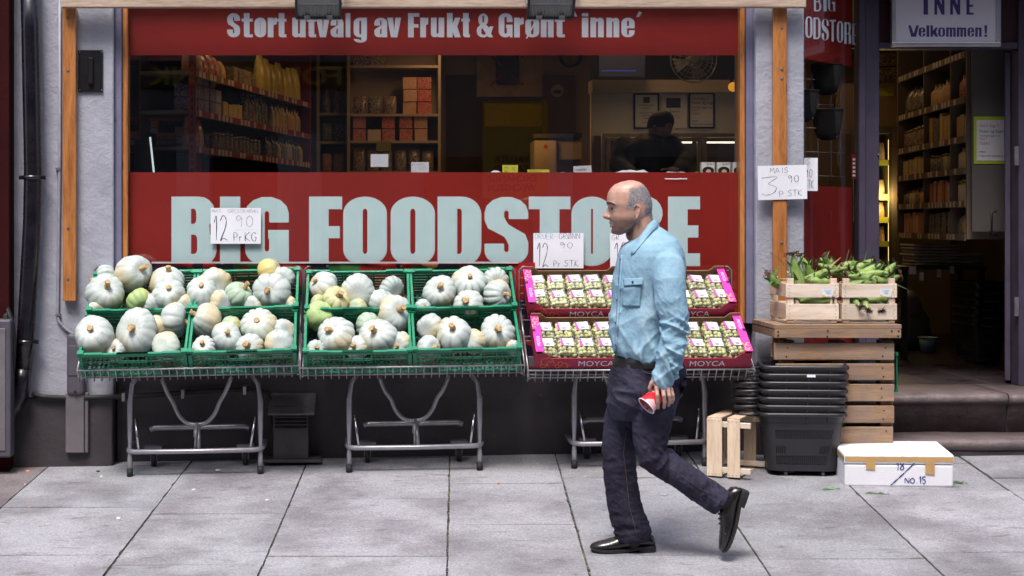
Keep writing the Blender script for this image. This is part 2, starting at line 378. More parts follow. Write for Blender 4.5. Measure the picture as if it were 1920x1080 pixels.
        for j in range(k):
            o = ww * j
            G.append(([(o + s * .5, X * .9), (o + s, X * .78)] + [(o + ww, X * .82), (o + ww, 0), (o + ww + s, 0), (o + ww + s, X * .78)] + arc(o + ww + s * .3, X * .84, s * .7, X * .16, 0, 90, 5) + [(o + s * .8, X * .92)], []))
    elif ch == 'u': G = [(rc(w - s, 0, w, X), []), ([(w - s * .5, X * .1), (w - s, X * .2), (s, X * .18), (s, X), (0, X), (0, X * .2)] + arc(s * .7, X * .16, s * .7, X * .16, 180, 270, 5) + [(w - s * .7, X * .06)], [])]
    elif ch == 'r': G = [(rc(0, 0, s, X), []), ([(s * .5, X * .55), (s, X * .62), (w, X * .68), (w, X), (w * .8, X), (s * .8, X * .84)], [])]
    elif ch == 't': G = [([(w * .2, X * .12)] + arc(w * .2 + s * .5, X * .12, s * .5, X * .12, 180, 270, 4) + [(w, 0), (w, X * .15), (w * .2 + s, X * .15), (w * .2 + s, X * .8), (w, X * .8), (w, X * .95), (w * .2 + s, X * .95), (w * .2 + s, H), (w * .2, H), (w * .2, X * .95), (0, X * .95), (0, X * .8), (w * .2, X * .8)], [])]
    elif ch == 'k': G = [(rc(0, 0, s, H), []), ([(s * .9, X * .35), (w - s * 1.05, 0), (w, 0), (w * .74, X * .55), (w * .97, X), (w - s * 1.0, X), (s * .9, X * .62)], [])]
    elif ch == '&': G = [(rrect(0, 0, w * .78, H * .52, w * .36, H * .24), [rrect(s * .8, t * .7, w * .55, H * .40, w * .12)]), (rrect(w * .1, H * .5 - .02, w * .68, H * .98, w * .28, H * .22), [rrect(w * .1 + s * .7, H * .58, w * .68 - s * .7, H - t * .7, w * .08)]),
              ([(w * .16, H * .55), (w * .42, H * .62), (w, 0), (w * .72, 0)], []), ([(w * .78, H * .45), (w, H * .45), (w * .86, H * .16), (w * .64, H * .10)], [])]
    elif ch == '`': G = [([(w * .6, 0), (w, 0), (w * .55, H), (0, H * .75)], [])]
    elif ch == '´': G = [([(0, 0), (w * .4, 0), (w, H * .75), (w * .45, H)], [])]
    return G
def letters(mb, items, cap, stem, fn, xh=.8, m=0, step=.00012):
    "items: (character, x0, x1, baseline) in the units of cap; fn(x, y, lift) maps to the wall"
    k = 0
    for ch, x0, x1, b in items:
        wd = (x1 - x0) / cap
        for outer, holes in glyph(ch, wd, stem, 1.0, xh):
            k = (k + 1) % 6
            mb.poly([(x0 + x * cap, b + y * cap) for x, y in outer], [[(x0 + x * cap, b + y * cap) for x, y in h] for h in holes], (lambda x, y, kk=k: fn(x, y, kk * step)), m)

# single-stroke hand lettering on a 4 x 6 grid
HW = {'A': ['0,0 2,6 4,0', '.8,2 3.2,2'], 'B': ['0,0 0,6 2.5,6 3,5 2.5,3.3 0,3.2 3,2.8 3.4,1.2 2.4,0 0,0'], 'C': ['3.6,5 2.4,6 .8,5 .2,3 .8,.8 2.4,0 3.8,1'], 'D': ['.2,0 .2,6 2.4,5.6 3.6,3.4 2.6,.5 .2,0'],
      'E': ['3.4,6 0,6 0,0 3.6,0', '0,3.1 2.8,3.2'], 'G': ['3.6,5 2.2,6 .5,4.6 .3,2 1.4,0 3.2,.3 3.6,2.6 2.2,2.6'], 'H': ['0,0 .2,6', '3.6,0 3.6,6', '0,3 3.6,3.2'], 'I': ['1.5,0 1.8,6'], 'J': ['2.6,6 2.6,1 1.4,0 .4,1'],
      'K': ['.2,0 .3,6', '3.4,6 .4,2.8 3.8,0'], 'L': ['.3,6 .2,0 3.2,0'], 'M': ['0,0 .6,6 2,2 3.5,6 4,0'], 'N': ['0,0 .3,6 3.4,0 3.7,6'], 'O': ['2,6 .4,4.6 .2,1.6 1.8,0 3.5,1.3 3.6,4.4 2,6'], 'Ø': ['2,6 .4,4.6 .2,1.6 1.8,0 3.5,1.3 3.6,4.4 2,6', '-.2,-.6 4,6.6'],
      'P': ['.3,0 .3,6 2.8,5.8 3.4,4.4 2.6,3 .3,2.8'], 'R': ['.3,0 .3,6 2.8,5.8 3.3,4.5 2.4,3.2 .4,3 3.5,0'], 'r': ['.5,0 .5,3.2', '.5,2.2 1.6,3.2 2.6,3'], 'S': ['3.5,5.4 2,6 .6,4.8 1.6,3.3 3.2,2.2 2.6,.4 1,0 .1,.8'], 'T': ['0,6 4,6.1', '2,6 1.9,0'], 'U': ['.2,6 .3,1.3 1.8,0 3.4,1.2 3.6,6'],
      'V': ['0,6 1.8,0 3.8,6'], 'W': ['0,6 1,0 2,4 3,0 4,6'], 'Y': ['0,6 1.9,3 3.8,6', '1.9,3 1.8,0'], '0': ['2,6 .5,4.4 .4,1.5 1.9,0 3.4,1.6 3.4,4.5 2,6'], '1': ['.6,4.4 2,6 1.8,0'], '2': ['.4,4.8 1.6,6 3.2,5 2.8,3 .4,0 1.8,.5 3.8,0'], '3': ['.2,5.8 3.6,6 1.8,3.6 3.3,2.6 2.9,.6 1.2,-.4 0,.3'],
      '4': ['2.6,0 2.7,6 .2,2 3.8,2'], '5': ['3.5,6 .8,6 .6,3.5 2.6,3.6 3.3,1.8 2,0 .3,.6'], '7': ['.2,6 3.6,6 1.4,0'], '8': ['3.2,5 1.8,6 .7,4.8 2,3.3 3.3,1.6 1.8,0 .4,1.4 1.8,3.2 3.2,5'], '9': ['3.2,4.4 1.6,6 .5,4.4 1.4,3.2 3.2,4.4 2.8,0'],
      '.': ['1,0 1.3,.3'], '-': ['.6,3 3,3.1'], '/': ['0,-.5 4,6.5'], '!': ['1,1.6 1,6', '1,0 1.05,.3'], ',': ['1,.4 .7,-.8'], '_': ['0,0 4,.3'], ' ': []}
def handwrite(mb, text, x, y, hgt, fn, wid=None, pen=.06, adv=1.25, m=0, lift0=0, jit=.15):
    "strokes as flat ribbons; x, y and hgt in wall units"
    u = hgt / 6; ux = u if wid is None else wid / 4; cx = x; k = 0
    for ch in text:
        for stk in HW.get(ch, HW.get(ch.upper(), [])):
            pts = [tuple(float(q) for q in p.split(',')) for p in stk.split()]
            pts = [(cx + (p[0] + rnd.uniform(-jit, jit)) * ux, y + (p[1] + rnd.uniform(-jit, jit)) * u) for p in pts]
            ribbon(mb, pts, pen * hgt, fn, m, lift0 + .00012 * (k % 5)); k += 1
        cx += 4 * ux * adv if ch not in '.I!,1' else 4 * ux * adv * .7
    return cx
def ribbon(mb, pts, w, fn, m=0, lift=0):
    q = []
    # round the corners a little by resampling
    for i in range(len(pts) - 1):
        for j in range(4):
            t = j / 4; p0 = pts[max(i - 1, 0)]; p1 = pts[i]; p2 = pts[i + 1]; p3 = pts[min(i + 2, len(pts) - 1)]
            q.append(tuple(.5 * ((2 * p1[c]) + (-p0[c] + p2[c]) * t + (2 * p0[c] - 5 * p1[c] + 4 * p2[c] - p3[c]) * t * t + (-p0[c] + 3 * p1[c] - 3 * p2[c] + p3[c]) * t ** 3) for c in (0, 1)))
    q.append(pts[-1]); vs = []; n = len(q)
    for i, p in enumerate(q):
        a = q[max(i - 1, 0)]; b = q[min(i + 1, n - 1)]; dx, dy = b[0] - a[0], b[1] - a[1]; l = math.hypot(dx, dy) or 1
        ww = w * (.8 + .3 * math.sin(i * 1.7 + p[0] * 90)) / 2
        vs += [fn(p[0] - dy / l * ww, p[1] + dx / l * ww, lift), fn(p[0] + dy / l * ww, p[1] - dx / l * ww, lift)]
    mb.add(vs, [(2 * i, 2 * i + 1, 2 * i + 3, 2 * i + 2) for i in range(n - 1)], m)
def print_text(text, size, M4, mat_, name, parent, bold=0, sx=1.0, align='CENTER'):
    "upright print in Blender's built-in font, turned into a mesh"
    cu = bpy.data.curves.new('t', 'FONT'); cu.body = text; cu.size = size; cu.align_x = align; cu.offset = bold; cu.resolution_u = 3
    to = bpy.data.objects.new('t', cu); COL.objects.link(to)
    dg = bpy.context.evaluated_depsgraph_get(); me = bpy.data.meshes.new_from_object(to.evaluated_get(dg))
    bpy.data.objects.remove(to); bpy.data.curves.remove(cu)
    mb = MB(); O = M4
    mb.add([O @ Vector((v.co.x * sx, v.co.y, 0)) for v in me.vertices], [tuple(p.vertices) for p in me.polygons])
    bpy.data.meshes.remove(me)
    return mb.build(name, mat_, parent, smooth=False)
def facing(loc, rx=0, rz=0):
    "matrix for writing that stands upright and faces the street"
    return Matrix.Translation(loc) @ Matrix.Rotation(rz, 4, 'Z') @ Matrix.Rotation(R(90) + rx, 4, 'X')
# ------------------------------------------------------------------ pavement
def slabmat():
    m, n, p, L = newmat('granite_paving'); v = coords(n, L, rnd_off=False)
    g = node(n, 'ShaderNodeAttribute'); g.attribute_name = 'slab'; g.attribute_type = 'GEOMETRY'
    f = ntex(n, L, v, 85, 5, .8); c = ramp(n, [(.28, (.13, .132, .144)), (.47, (.285, .29, .312)), (.55, (.335, .34, .362)), (.74, (.55, .555, .575))], f, L)
    f2 = ntex(n, L, v, 1.7, 6, .65); c = mixc(n, L, .9, c, ramp(n, [(.36, (.55, .53, .54)), (.58, (1.04, 1.04, 1.04))], f2, L), 'MULTIPLY')
    st = coords(n, L, (1, 2.4, 1), rnd_off=False); f3 = ntex(n, L, st, 5.2, 6, .66); c = mixc(n, L, ramp(n, [(.575, (0, 0, 0)), (.70, (.72, .72, .72))], f3, L), c, (.12, .102, .105))
    gv = node(n, 'ShaderNodeTexVoronoi'); gv.inputs['Scale'].default_value = 4.2; gv.inputs['Randomness'].default_value = 1; L.new(v, gv.inputs['Vector']); gd = ramp(n, [(.035, (.75, .75, .75)), (.055, (0, 0, 0))], gv.outputs['Distance'], L); c = mixc(n, L, gd, c, (.095, .085, .09))
    f6 = ntex(n, L, st, 14, 4, .6); c = mixc(n, L, ramp(n, [(.66, (0, 0, 0)), (.71, (.55, .55, .55))], f6, L), c, (.08, .066, .072))
    f4 = ntex(n, L, v, 40, 3, .6); c = mixc(n, L, ramp(n, [(.70, (0, 0, 0)), (.74, (.75, .75, .75))], f4, L), c, (.06, .05, .055))
    f5 = ntex(n, L, v, 53, 2, .6); c = mixc(n, L, ramp(n, [(.74, (0, 0, 0)), (.77, (.7, .7, .7))], f5, L), c, (.7, .7, .7))
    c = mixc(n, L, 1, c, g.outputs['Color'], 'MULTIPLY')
    L.new(c, p.inputs['Base Color']); p.inputs['Roughness'].default_value = .55
    b = bumpn(n, L, f, .35, .004); b = bumpn(n, L, ntex(n, L, v, 9, 4), .25, .02, b); L.new(b, p.inputs['Normal']); return m
def jointmat():
    m, n, p, L = newmat('joint_earth'); v = coords(n, L, rnd_off=False)
    f = ntex(n, L, v, 3.1, 4, .7); c = ramp(n, [(.50, (.018, .015, .016)), (.60, (.05, .065, .012)), (.7, (.09, .11, .02))], f, L)
    k = ntex(n, L, v, 90, 2); c = mixc(n, L, ramp(n, [(.56, (0, 0, 0)), (.62, (.8, .8, .8))], k, L), c, (.30, .27, .27))
    L.new(c, p.inputs['Base Color']); p.inputs['Roughness'].default_value = .9; return m
M['slab'] = slabmat(); M['joint'] = jointmat()
A = .058; ua = Vector((1, -A)).normalized(); va = Vector((A, 1)).normalized()   # the paving runs slightly askew to the shop
def uv_of(px, py):
    g = on_ground(px, py); return g.x * ua.x + g.y * ua.y, g.x * va.x + g.y * va.y
def xy(u, v): return ua.x * u + va.x * v, ua.y * u + va.y * v
cols = [uv_of(p, 870)[0] for p in (97, 355, 575, 843, 1046, 1303, 1549, 1819)]
cols = [cols[0] - 2.1, cols[0] - 1.35, cols[0] - .62] + cols + [cols[-1] + .8, cols[-1] + 1.5, cols[-1] + 2.3]
cross = {2: [(40, 1041)], 3: [(150, 1042)], 4: [(300, 1060)], 5: [(700, 1044), (700, 935)], 6: [(950, 907), (950, 984)], 7: [(1200, 1042), (1200, 896)], 8: [(1450, 1048)], 9: [(1700, 922), (1750, 1036)], 10: [(1880, 897)]}
mb = MB(); tint = []
for i in range(len(cols) - 1):
    u0, u1 = cols[i], cols[i + 1]
    vs = sorted([uv_of(*q)[1] for q in cross.get(i, [(800, 960)])]); lo = vs[0]; hi = vs[-1]
    while lo > -5.6: lo -= rnd.uniform(.75, 1.15); vs.insert(0, lo)
    while hi < .1: hi += rnd.uniform(.7, 1.1); vs.append(hi)
    for j in range(len(vs) - 1):
        v0, v1 = vs[j], vs[j + 1]; g = .0028 + rnd.uniform(0, .003); h = rnd.uniform(0, .003); t1, t2 = rnd.uniform(-.0015, .0015), rnd.uniform(-.0015, .0015)
        C4 = [(u0 + g, v0 + g * .7), (u1 - g, v0 + g * .7), (u1 - g, v1 - g * .7), (u0 + g, v1 - g * .7)]; P = []
        for k in range(4):
            (ax_, ay_), (bx_, by_) = C4[k], C4[(k + 1) % 4]; n_ = max(2, int(math.hypot(bx_ - ax_, by_ - ay_) / .045)); nx_, ny_ = (by_ - ay_), -(bx_ - ax_); l_ = math.hypot(nx_, ny_)
            for q in range(n_):
                t_ = q / n_; e_ = (0 if q == 0 else -abs(rnd.gauss(0, .0013)) - (.006 * rnd.random() if rnd.random() < .05 else 0)); P.append((ax_ + (bx_ - ax_) * t_ + nx_ / l_ * e_, ay_ + (by_ - ay_) * t_ + ny_ / l_ * e_))
        top = []; bot = []; um, vm = (u0 + u1) / 2, (v0 + v1) / 2
        for (u, v) in P:
            x, y = xy(u, v); y = min(y, .2); z = gz(x, y) + h + 2 * t1 * (u - um) / (u1 - u0) + 2 * t2 * (v - vm) / (v1 - v0)
            top.append(Vector((x, y, z))); bot.append(Vector((x, y, z - .03)))
        NP = len(P); mb.add(top + bot, [tuple(range(NP))] + [(a, (a + 1) % NP, (a + 1) % NP + NP, a + NP) for a in range(NP)])
        b = rnd.uniform(.88, 1.08); q = (b, b * rnd.uniform(.97, 1.0), b)
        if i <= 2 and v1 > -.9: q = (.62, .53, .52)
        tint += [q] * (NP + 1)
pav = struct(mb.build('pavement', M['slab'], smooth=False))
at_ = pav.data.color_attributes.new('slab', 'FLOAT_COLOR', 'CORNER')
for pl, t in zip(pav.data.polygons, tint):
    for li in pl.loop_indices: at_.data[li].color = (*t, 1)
mb = MB()
def gq(x0, x1, y0, y1, dz): return [Vector((x, y, gz(x, y) + dz)) for x, y in ((x0, y0), (x1, y0), (x1, y1), (x0, y1))]
mb.add(gq(-9, 9, -6.2, .25, -.007), [(0, 1, 2, 3)])
struct(mb.build('pavement_joints', M['joint'], smooth=False))
M['asphalt'] = mat('street_asphalt', (.05, .05, .054), .8, 0, .25, 40, .5, 200)
mb = MB(); mb.add([(-90, -40, -.62), (90, -40, -.62), (90, 60, -.62), (-90, 60, -.62)], [(0, 1, 2, 3)])
mb.bb(-40, 40, -15.6, -6.2, -.6, -.43)
struct(mb.build('street', M['asphalt'], smooth=False))
# ------------------------------------------------------------------ the shop building
shop = thing('shop_building', 'grey plastered food shop with a red shop window and open doorway', 'building', (0, .3, 0))
def part(mb, name, m, parent=shop, **k): return mb.build(name, m, parent, **k)
G0 = -.3
GY = .07                                                # the shop window glass
xl = at(213, 0, -.03).x; xr = at(1417, 0, -.05).x; xr2 = at(1508, 0, -.05).x; TOP = 2.86
mb = MB(); mb.bb(at(15, 0, 0).x, xl, -.03, .4, .495, TOP); part(mb, 'plastered_wall', M['plaster'], bevel=.006)
mb = MB(); mb.bb(xr, xr2, -.05, .16, .495, TOP); part(mb, 'plastered_pier', M['plaster'], bevel=.006)
mb = MB(); mb.bb(at(15, 0, 0).x, xl, -.055, .4, G0, .493); mb.bb(xl + .002, xr - .002, .045, .4, G0, .93); mb.bb(xr, xr2, -.07, .16, G0, .493)
mb.build_each('plinth', M['plinth'], shop, bevel=.008)
mb = MB(); mb.bb(-6, at(15, 0, -.2).x - .004, -.16, .4, G0, 9); nb = mb.build('neighbouring_wall', M['neighbour'], base=(-4, 0, 0)); tag(nb, 'dark red painted house wall at the left edge beside the drainpipe', 'wall')
TOP2 = 3.3
mb = MB(); mb.bb(at(15, 0, 0).x, xr2, 0, .4, TOP + .002, TOP2); part(mb, 'lintel', M['plaster'])
mb = MB(); mb.bb(at(15, 0, 0).x, 7.5, 0, .4, TOP2 + .002, 9.5); part(mb, 'upper_wall', M['plaster'])
# window
zb = .93; zt = TOP; g0 = at(242, 0, GY).x; g1 = at(1384, 0, GY).x
mb = MB(); mb.bb(xl + .001, at(229, 0, .02).x, .0, .3, zb, zt); mb.bb(at(1398, 0, .02).x, xr - .001, 0, .3, zb, zt)
mb.build_each('window_jamb', M['purple'], shop, bevel=.004)
wm = MB(); wm.bb(at(229.5, 0, .02).x, g0 - .001, .02, .12, zb, zt); wm.bb(g1 + .001, at(1397, 0, .02).x, .02, .12, zb, zt)
win = bpy.data.objects.new('shop_window', None); COL.objects.link(win); win.parent = shop; wm.build_each('frame', M['orange_wood'], win, bevel=.003)
mb = MB(); mb.bb(g0, g1, GY, GY + .006, zb, zt); part(mb, 'pane', M['glass'], win)
zf1 = at(0, 323, GY).z; zf2 = at(0, 103.3, GY).z
mb = MB(); mb.bb(g0, g1, GY + .009, GY + .011, zb, zf1); mb.bb(g0, g1, GY + .009, GY + .011, zf2, zt); mb.build_each('red_film', M['red'], win)
def wallfn(Y, up=1):
    "photo pixel (x, minus y) on the window plane"
    return lambda x, y, l=0: at(x, -y, Y) + Vector((0, -l, 0))
BIG = [('B', 323, 405), ('I', 414, 449), ('G', 461, 540), ('F', 581, 640), ('O', 645, 724), ('O', 734, 814), ('D', 822, 901), ('S', 910, 989), ('T', 993, 1068), ('O', 1073, 1147), ('R', 1157, 1241), ('E', 1254, 1311)]
mb = MB(); letters(mb, [(c, a, b, -497.5) for c, a, b in BIG], 127.5, .265, wallfn(GY + .0080)); part(mb, 'big_lettering', M['letter'], win)
edge = MB(); letters(edge, [(c, a - 1.6, b + 1.6, -499) for c, a, b in BIG], 130.5, .283, wallfn(GY + .00875), step=.00004); part(edge, 'letter_outline', M['letter_edge'], win)
TXT = 'S426-450 t453-474 o477-499 r502-519 t519-537 u548-573 t575-593 v593-618 a620-644 l648-657 g663-688 a702-726 v726-752 F765-786 r788-803 u808-833 k838-864 t865-881 &894-925 G935-961 r964-982 ø985-1011 n1014-1038 t1040-1059 i1091-1103 n1107-1132 n1137-1161 e1165-1190'
it = []
for tkn in TXT.split():
    a, b = tkn[1:].split('-'); it.append((tkn[0], int(a), int(b), -70))
mb = MB(); letters(mb, it, 45.5, .235, wallfn(GY + .0080), .81); letters(mb, [('`', 1072, 1082, -31), ('´', 1193, 1204, -32)], 11, .3, wallfn(GY + .0080))
part(mb, 'small_lettering', M['letter_dim'], win)
mb = MB()                                             # torn white scratch in the film
for k in range(9):
    x = 1247 + k * 4.6; mb.add([at(x, 335 - rnd.uniform(0, 2.4) * (1 if 3 < k < 7 else .35), GY - .0006), at(x + 5, 334.2, GY - .0006), at(x + 4, 336 + rnd.uniform(0, .8), GY - .0006), at(x - 1, 335.6, GY - .0006)], [(0, 1, 2, 3)])
part(mb, 'scratch', M['paper'], win)
# recess with the slanting side window and the door
P0 = at(1509, 0, .0); P1 = at(1611, 0, .5)
sx0, sy0, sx1, sy1 = P0.x + .01, .11, P1.x, .62
sdv = Vector((sx1 - sx0, sy1 - sy0, 0)); SL = sdv.length; sdv.normalize(); snv = Vector((sdv.y, -sdv.x, 0))   # along, and outwards
def side(t, z, o=0): return Vector((sx0, sy0, z)) + sdv * t + snv * o
def side_at(px, py, o=0):
    "point of the slanting window at a pixel"
    k = (px - PX) / FOC                                # x = k * (Y - CY)
    t = (k * (sy0 - CY) - sx0) / (sdv.x - k * sdv.y); Y = sy0 + t * sdv.y
    return side(t, CZ - (py - PY) * (Y - CY) / FOC, o)
zs0, zs1 = side_at(1560, 350).z, side_at(1560, 118).z
def sidebox(mb, t0, t1, o0, o1, z0, z1):
    vs = [side(t, z, o) for t in (t0, t1) for o in (o0, o1) for z in (z0, z1)]
    mb.add(vs, [(0, 1, 3, 2), (4, 6, 7, 5), (0, 4, 5, 1), (2, 3, 7, 6), (0, 2, 6, 4), (1, 5, 7, 3)])
mb = MB(); sidebox(mb, 0, SL, -.012, -.008, .5, zs0); sidebox(mb, 0, SL, -.012, -.008, zs1, TOP2); 
sw = bpy.data.objects.new('side_window', None); COL.objects.link(sw); sw.parent = shop; mb.build_each('red_film', M['red'], sw)
mb = MB(); sidebox(mb, 0, SL, -.004, 0, .5, TOP2); part(mb, 'pane', M['glass'], sw)
def sfn(x, y, l=0): return side_at(x, -y, -.0035 + l)
mb = MB()
for ch, a, b in (('B', 1527, 1541), ('I', 1545, 1551), ('G', 1553.5, 1567)): letters(mb, [(ch, a, b, -21)], 34, .115, sfn)
for ch, a, b in (('F', 1482, 1493), ('O', 1495, 1509), ('O', 1511, 1524.5), ('D', 1526, 1539.5), ('S', 1541.5, 1555), ('T', 1556, 1568.5), ('O', 1570, 1582), ('R', 1584, 1596.5), ('E', 1598.5, 1606.5)):
    if ch in 'F' or b < 1512: continue
    letters(mb, [(ch, a, b, -70 - .155 * ((a + b) / 2 - 1512))], 40.5, .105, sfn)
part(mb, 'lettering', M['letter_dim'], sw)
DY = .66
dx0 = at(1612, 0, DY - .06).x; dx1 = at(1643, 0, DY).x; dx2 = at(1893, 0, DY).x; dx3 = at(1903, 0, DY).x
zl = at(0, 93, DY).z
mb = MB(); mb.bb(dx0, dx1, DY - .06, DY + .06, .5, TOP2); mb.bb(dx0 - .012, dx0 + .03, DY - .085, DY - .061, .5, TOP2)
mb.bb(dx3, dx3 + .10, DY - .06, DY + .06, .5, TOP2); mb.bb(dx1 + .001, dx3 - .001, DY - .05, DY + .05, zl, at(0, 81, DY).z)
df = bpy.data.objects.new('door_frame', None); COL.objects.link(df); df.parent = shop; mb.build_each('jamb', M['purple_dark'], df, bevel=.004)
mb = MB(); mb.bb(dx1 + .001, dx3 - .001, DY - .02, DY + .02, at(0, 80.5, DY).z, TOP2); part(mb, 'transom_panel', mat('dark_transom', (.04, .012, .016), .35, 0, .2, 5), df)
mb = MB()
for zz in (1.0, 1.95): mb.tube([(dx1 - .006, DY - .064, zz), (dx1 - .006, DY - .064, zz + .012)], .006, 6); mb.bb(dx2 + .004, dx2 + .03, DY - .068, DY - .062, zz - .06, zz + .06)
mb.build_each('hinge', M['steel_dark'], df)
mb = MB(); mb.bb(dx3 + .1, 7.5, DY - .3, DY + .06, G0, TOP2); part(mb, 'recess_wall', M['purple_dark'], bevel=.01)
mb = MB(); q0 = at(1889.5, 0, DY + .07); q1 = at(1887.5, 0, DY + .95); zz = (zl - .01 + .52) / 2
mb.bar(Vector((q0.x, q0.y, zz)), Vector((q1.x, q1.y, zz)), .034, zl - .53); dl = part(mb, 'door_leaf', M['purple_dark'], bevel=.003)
mb = MB(); mb.tube([(at(1886, 0, DY + .1).x - .02, DY + .2, 1.45), (at(1886, 0, DY + .1).x - .05, DY + .2, 1.45), (at(1886, 0, DY + .1).x - .05, DY + .2, 1.6), (at(1886, 0, DY + .1).x - .02, DY + .2, 1.6)], .008, 6); part(mb, 'handle', M['iron'], dl)
# steps: two old stone treads with rounded noses, then the tiled threshold
M['stone_step'] = mat('worn_red_stone', (.115, .088, .090), .5, 0, .35, 6, .7, 26, dirt=((.19, .17, .175), 14, .63), spec=.5)
M['tile'] = mat('dark_floor_tile', (.035, .026, .03), .3, 0, .3, 4, .1, 20)
def step(name, y0, y1, z0, z1, x0, x1, cut=None):
    mb = MB(); r = .034
    prof = [(y1, z0), (y0 + .035, z0), (y0 + .035, z1 - 2.2 * r)] + [(y0 + r - r * math.cos(R(t)), z1 - r + r * math.sin(R(t))) for t in range(-70, 91, 20)] + [(y1, z1)]
    xs = [x0] + ([cut - .004, cut + .004] if cut else []) + [x1]
    segs = [(xs[k], xs[k + 1]) for k in range(0, len(xs), 2)]
    for a, b in segs:
        nx = max(2, int((b - a) / .06)); rings = []
        for i in range(nx + 1):
            x = a + (b - a) * i / nx
            rings.append([Vector((x, y + .006 * mnoise.noise((x * 5, y * 9, z * 7)), z + .008 * mnoise.noise((x * 4, y * 8, 3)))) for y, z in prof])
        mb.loft(rings, 0, True)
    return mb.build_each(name, M['stone_step'], shop)
sx = at(1500, 0, 0).x + .0
step('lower_step', -.22, .12, G0, .275, at(1560, 0, -.2).x, 7.5)
step('upper_step', .07, DY - .02, .2, .505, xr2 + .003, 7.5, at(1888, 0, .1).x)
mb = MB(); mb.bb(at(1500, 0, -.2).x, 7.5, -.20, .1, G0, gz(3.2, -.2) + .035); part(mb, 'step_footing', M['plinth'], bevel=.006)
# a beam across the facade and two posts of raw timber
aw = thing('timber_frame', 'raw timber frame of a horizontal beam on two screwed posts along the facade', 'timber frame', (-1.6, -.05, 1.0))
b0, b1 = at(114, 0, -.16), at(1512, 0, -.16)
mb = MB(); mb.bb(b0.x, b1.x, -.16, -.105, at(0, 13.5, -.16).z, at(0, 13.5, -.16).z + .10); mb.build('beam', M['pale_beam'], aw, bevel=.004)
def post(px0, px1, pyb, Y0, Y1):
    mb = MB(); mb.bb(at(px0, 0, Y0).x, at(px1, 0, Y0).x, Y0, Y1, at(0, pyb, Y0).z, at(0, 13, Y0).z - .002); return mb.build('post', M['orange_wood'], aw, bevel=.004)
pl = post(117.5, 142, 565, -.085, -.032); pr = post(1450, 1476, 700, -.105, -.072)
def screw(mb, p, r=.009): mb.tube([p, p + Vector((0, -.003, 0))], [r, r * .8], 8)
mb = MB()
for y in (33, 132, 428, 523): screw(mb, at(127, y, -.086))
mb.build_each('screw', M['steel_dark'], pl)
mb = MB()
for y in (52, 130, 147, 455): screw(mb, at(1466, y, -.106))
mb.build_each('screw', M['steel_dark'], pr)
# ------------------------------------------------------------------ across the street (only its mirror image shows in the glass)
M['facade2'] = mat('opposite_plaster', (.22, .19, .18), .8, 0, .2, 1.5)
M['dark_glass'] = mat('dark_pane', (.012, .013, .016), .08, 0, .3, 2)
opp = thing('opposite_house', 'plain house across the street, mirrored faintly in the shop window', 'building', (0, -15.6, -.45))
mb = MB(); mb.bb(-30, 30, -24, -15.6, -.6, 13); mb.build('facade', M['facade2'], opp)
mb = MB()
for i in range(-9, 10):
    for z in (5.6, 8.6, 11.2): mb.bb(i * 2.3 - .55, i * 2.3 + .55, -15.59, -15.56, z, z + 1.6)
for i in range(-6, 7): mb.bb(i * 3.4 + .9, i * 3.4 + 2.4, -15.59, -15.56, -.3, 2.6)
mb.build_each('window', M['dark_glass'], opp)
def refl(px, py, Y=15.5):
    p = at(px, py, Y + 2 * GY); return Vector((p.x, -15.5, p.z))
mb = MB(); a, b = refl(262, 115), refl(662, 165); mb.bb(a.x, b.x, -15.58, -15.53, b.z, a.z); mb.build('sign_board', mat('dark_sign_board', (.03, .022, .02), .5), opp)
c = refl(462, 158); print_text('FOREX BANK', .40, Matrix.Translation((c.x, -15.52, c.z)) @ Matrix.Rotation(math.pi, 4, 'Z') @ Matrix.Rotation(R(90), 4, 'X'), mat('ochre_lettering', (.50, .30, .03), .5), 'sign_lettering', opp, .012, 1.28)
mb = MB(); a, b = refl(905, 190), refl(1028, 372); mb.bb(a.x, b.x, -15.58, -15.53, b.z, a.z); mb.build('yellow_panel', mat('ochre_street_panel', (.62, .36, .03), .5), opp)
for i, t in enumerate(('VALUTA', 'CAMBIO', 'EXCHANGE', 'WECHSELN')):
    c = refl(960, 304 + i * 18); print_text(t, .15, Matrix.Translation((c.x, -15.52, c.z)) @ Matrix.Rotation(math.pi, 4, 'Z') @ Matrix.Rotation(R(90), 4, 'X'), M['black'], 'panel_lettering', opp, .004)
mb = MB()  # pale doors opposite, mirrored as lighter rectangles in the red film
for p0, p1 in ((330, 392), (520, 602), (1010, 1075)): a, b = refl(p0, 250), refl(p1, 560); mb.bb(a.x, b.x, -15.58, -15.54, b.z, a.z)
mb.build_each('pale_door', mat('pale_door_paint', (.5, .47, .45), .7), opp)
# ------------------------------------------------------------------ fittings on the wall
def drainpipe():
    t = thing('drainpipe', 'black enamelled drainpipe bent outward at the foot of the wall', 'drainpipe', at(52, 690, -.12))
    Y = -.11
    pts = [at(54, -60, Y), at(57, 60, Y), at(62, 320, Y), at(60, 420, Y), at(48, 640, Y), at(43, 690, Y)]
    mb = MB(); mb.tube(pts, .053, 16); mb.build('pipe', M['pipe'], t)
    mb = MB(); e = [at(43, 690, Y), at(40, 715, Y), at(37, 742, Y - .01), at(27, 764, Y - .02), at(12, 777, Y - .05), at(-6, 789, Y - .1)]
    mb.tube(e, [.052, .053, .052, .05, .047, .045], 14); mb.build('elbow', M['pipe'], t)
    for y, px in ((333, 61), (641, 48)):
        c = at(px, y, Y); mb = MB()
        mb.tube([c + Vector((0, 0, -.012)), c + Vector((0, 0, .012))], .059, 14)
        for s in (-1, 1): mb.box(c + Vector((s * .063, 0, 0)), (.03, .02, .022)); mb.tube([c + Vector((s * .068, -.03, 0)), c + Vector((s * .068, .02, 0))], .006, 6)
        mb.build('clamp', M['pipe'], t)
drainpipe()
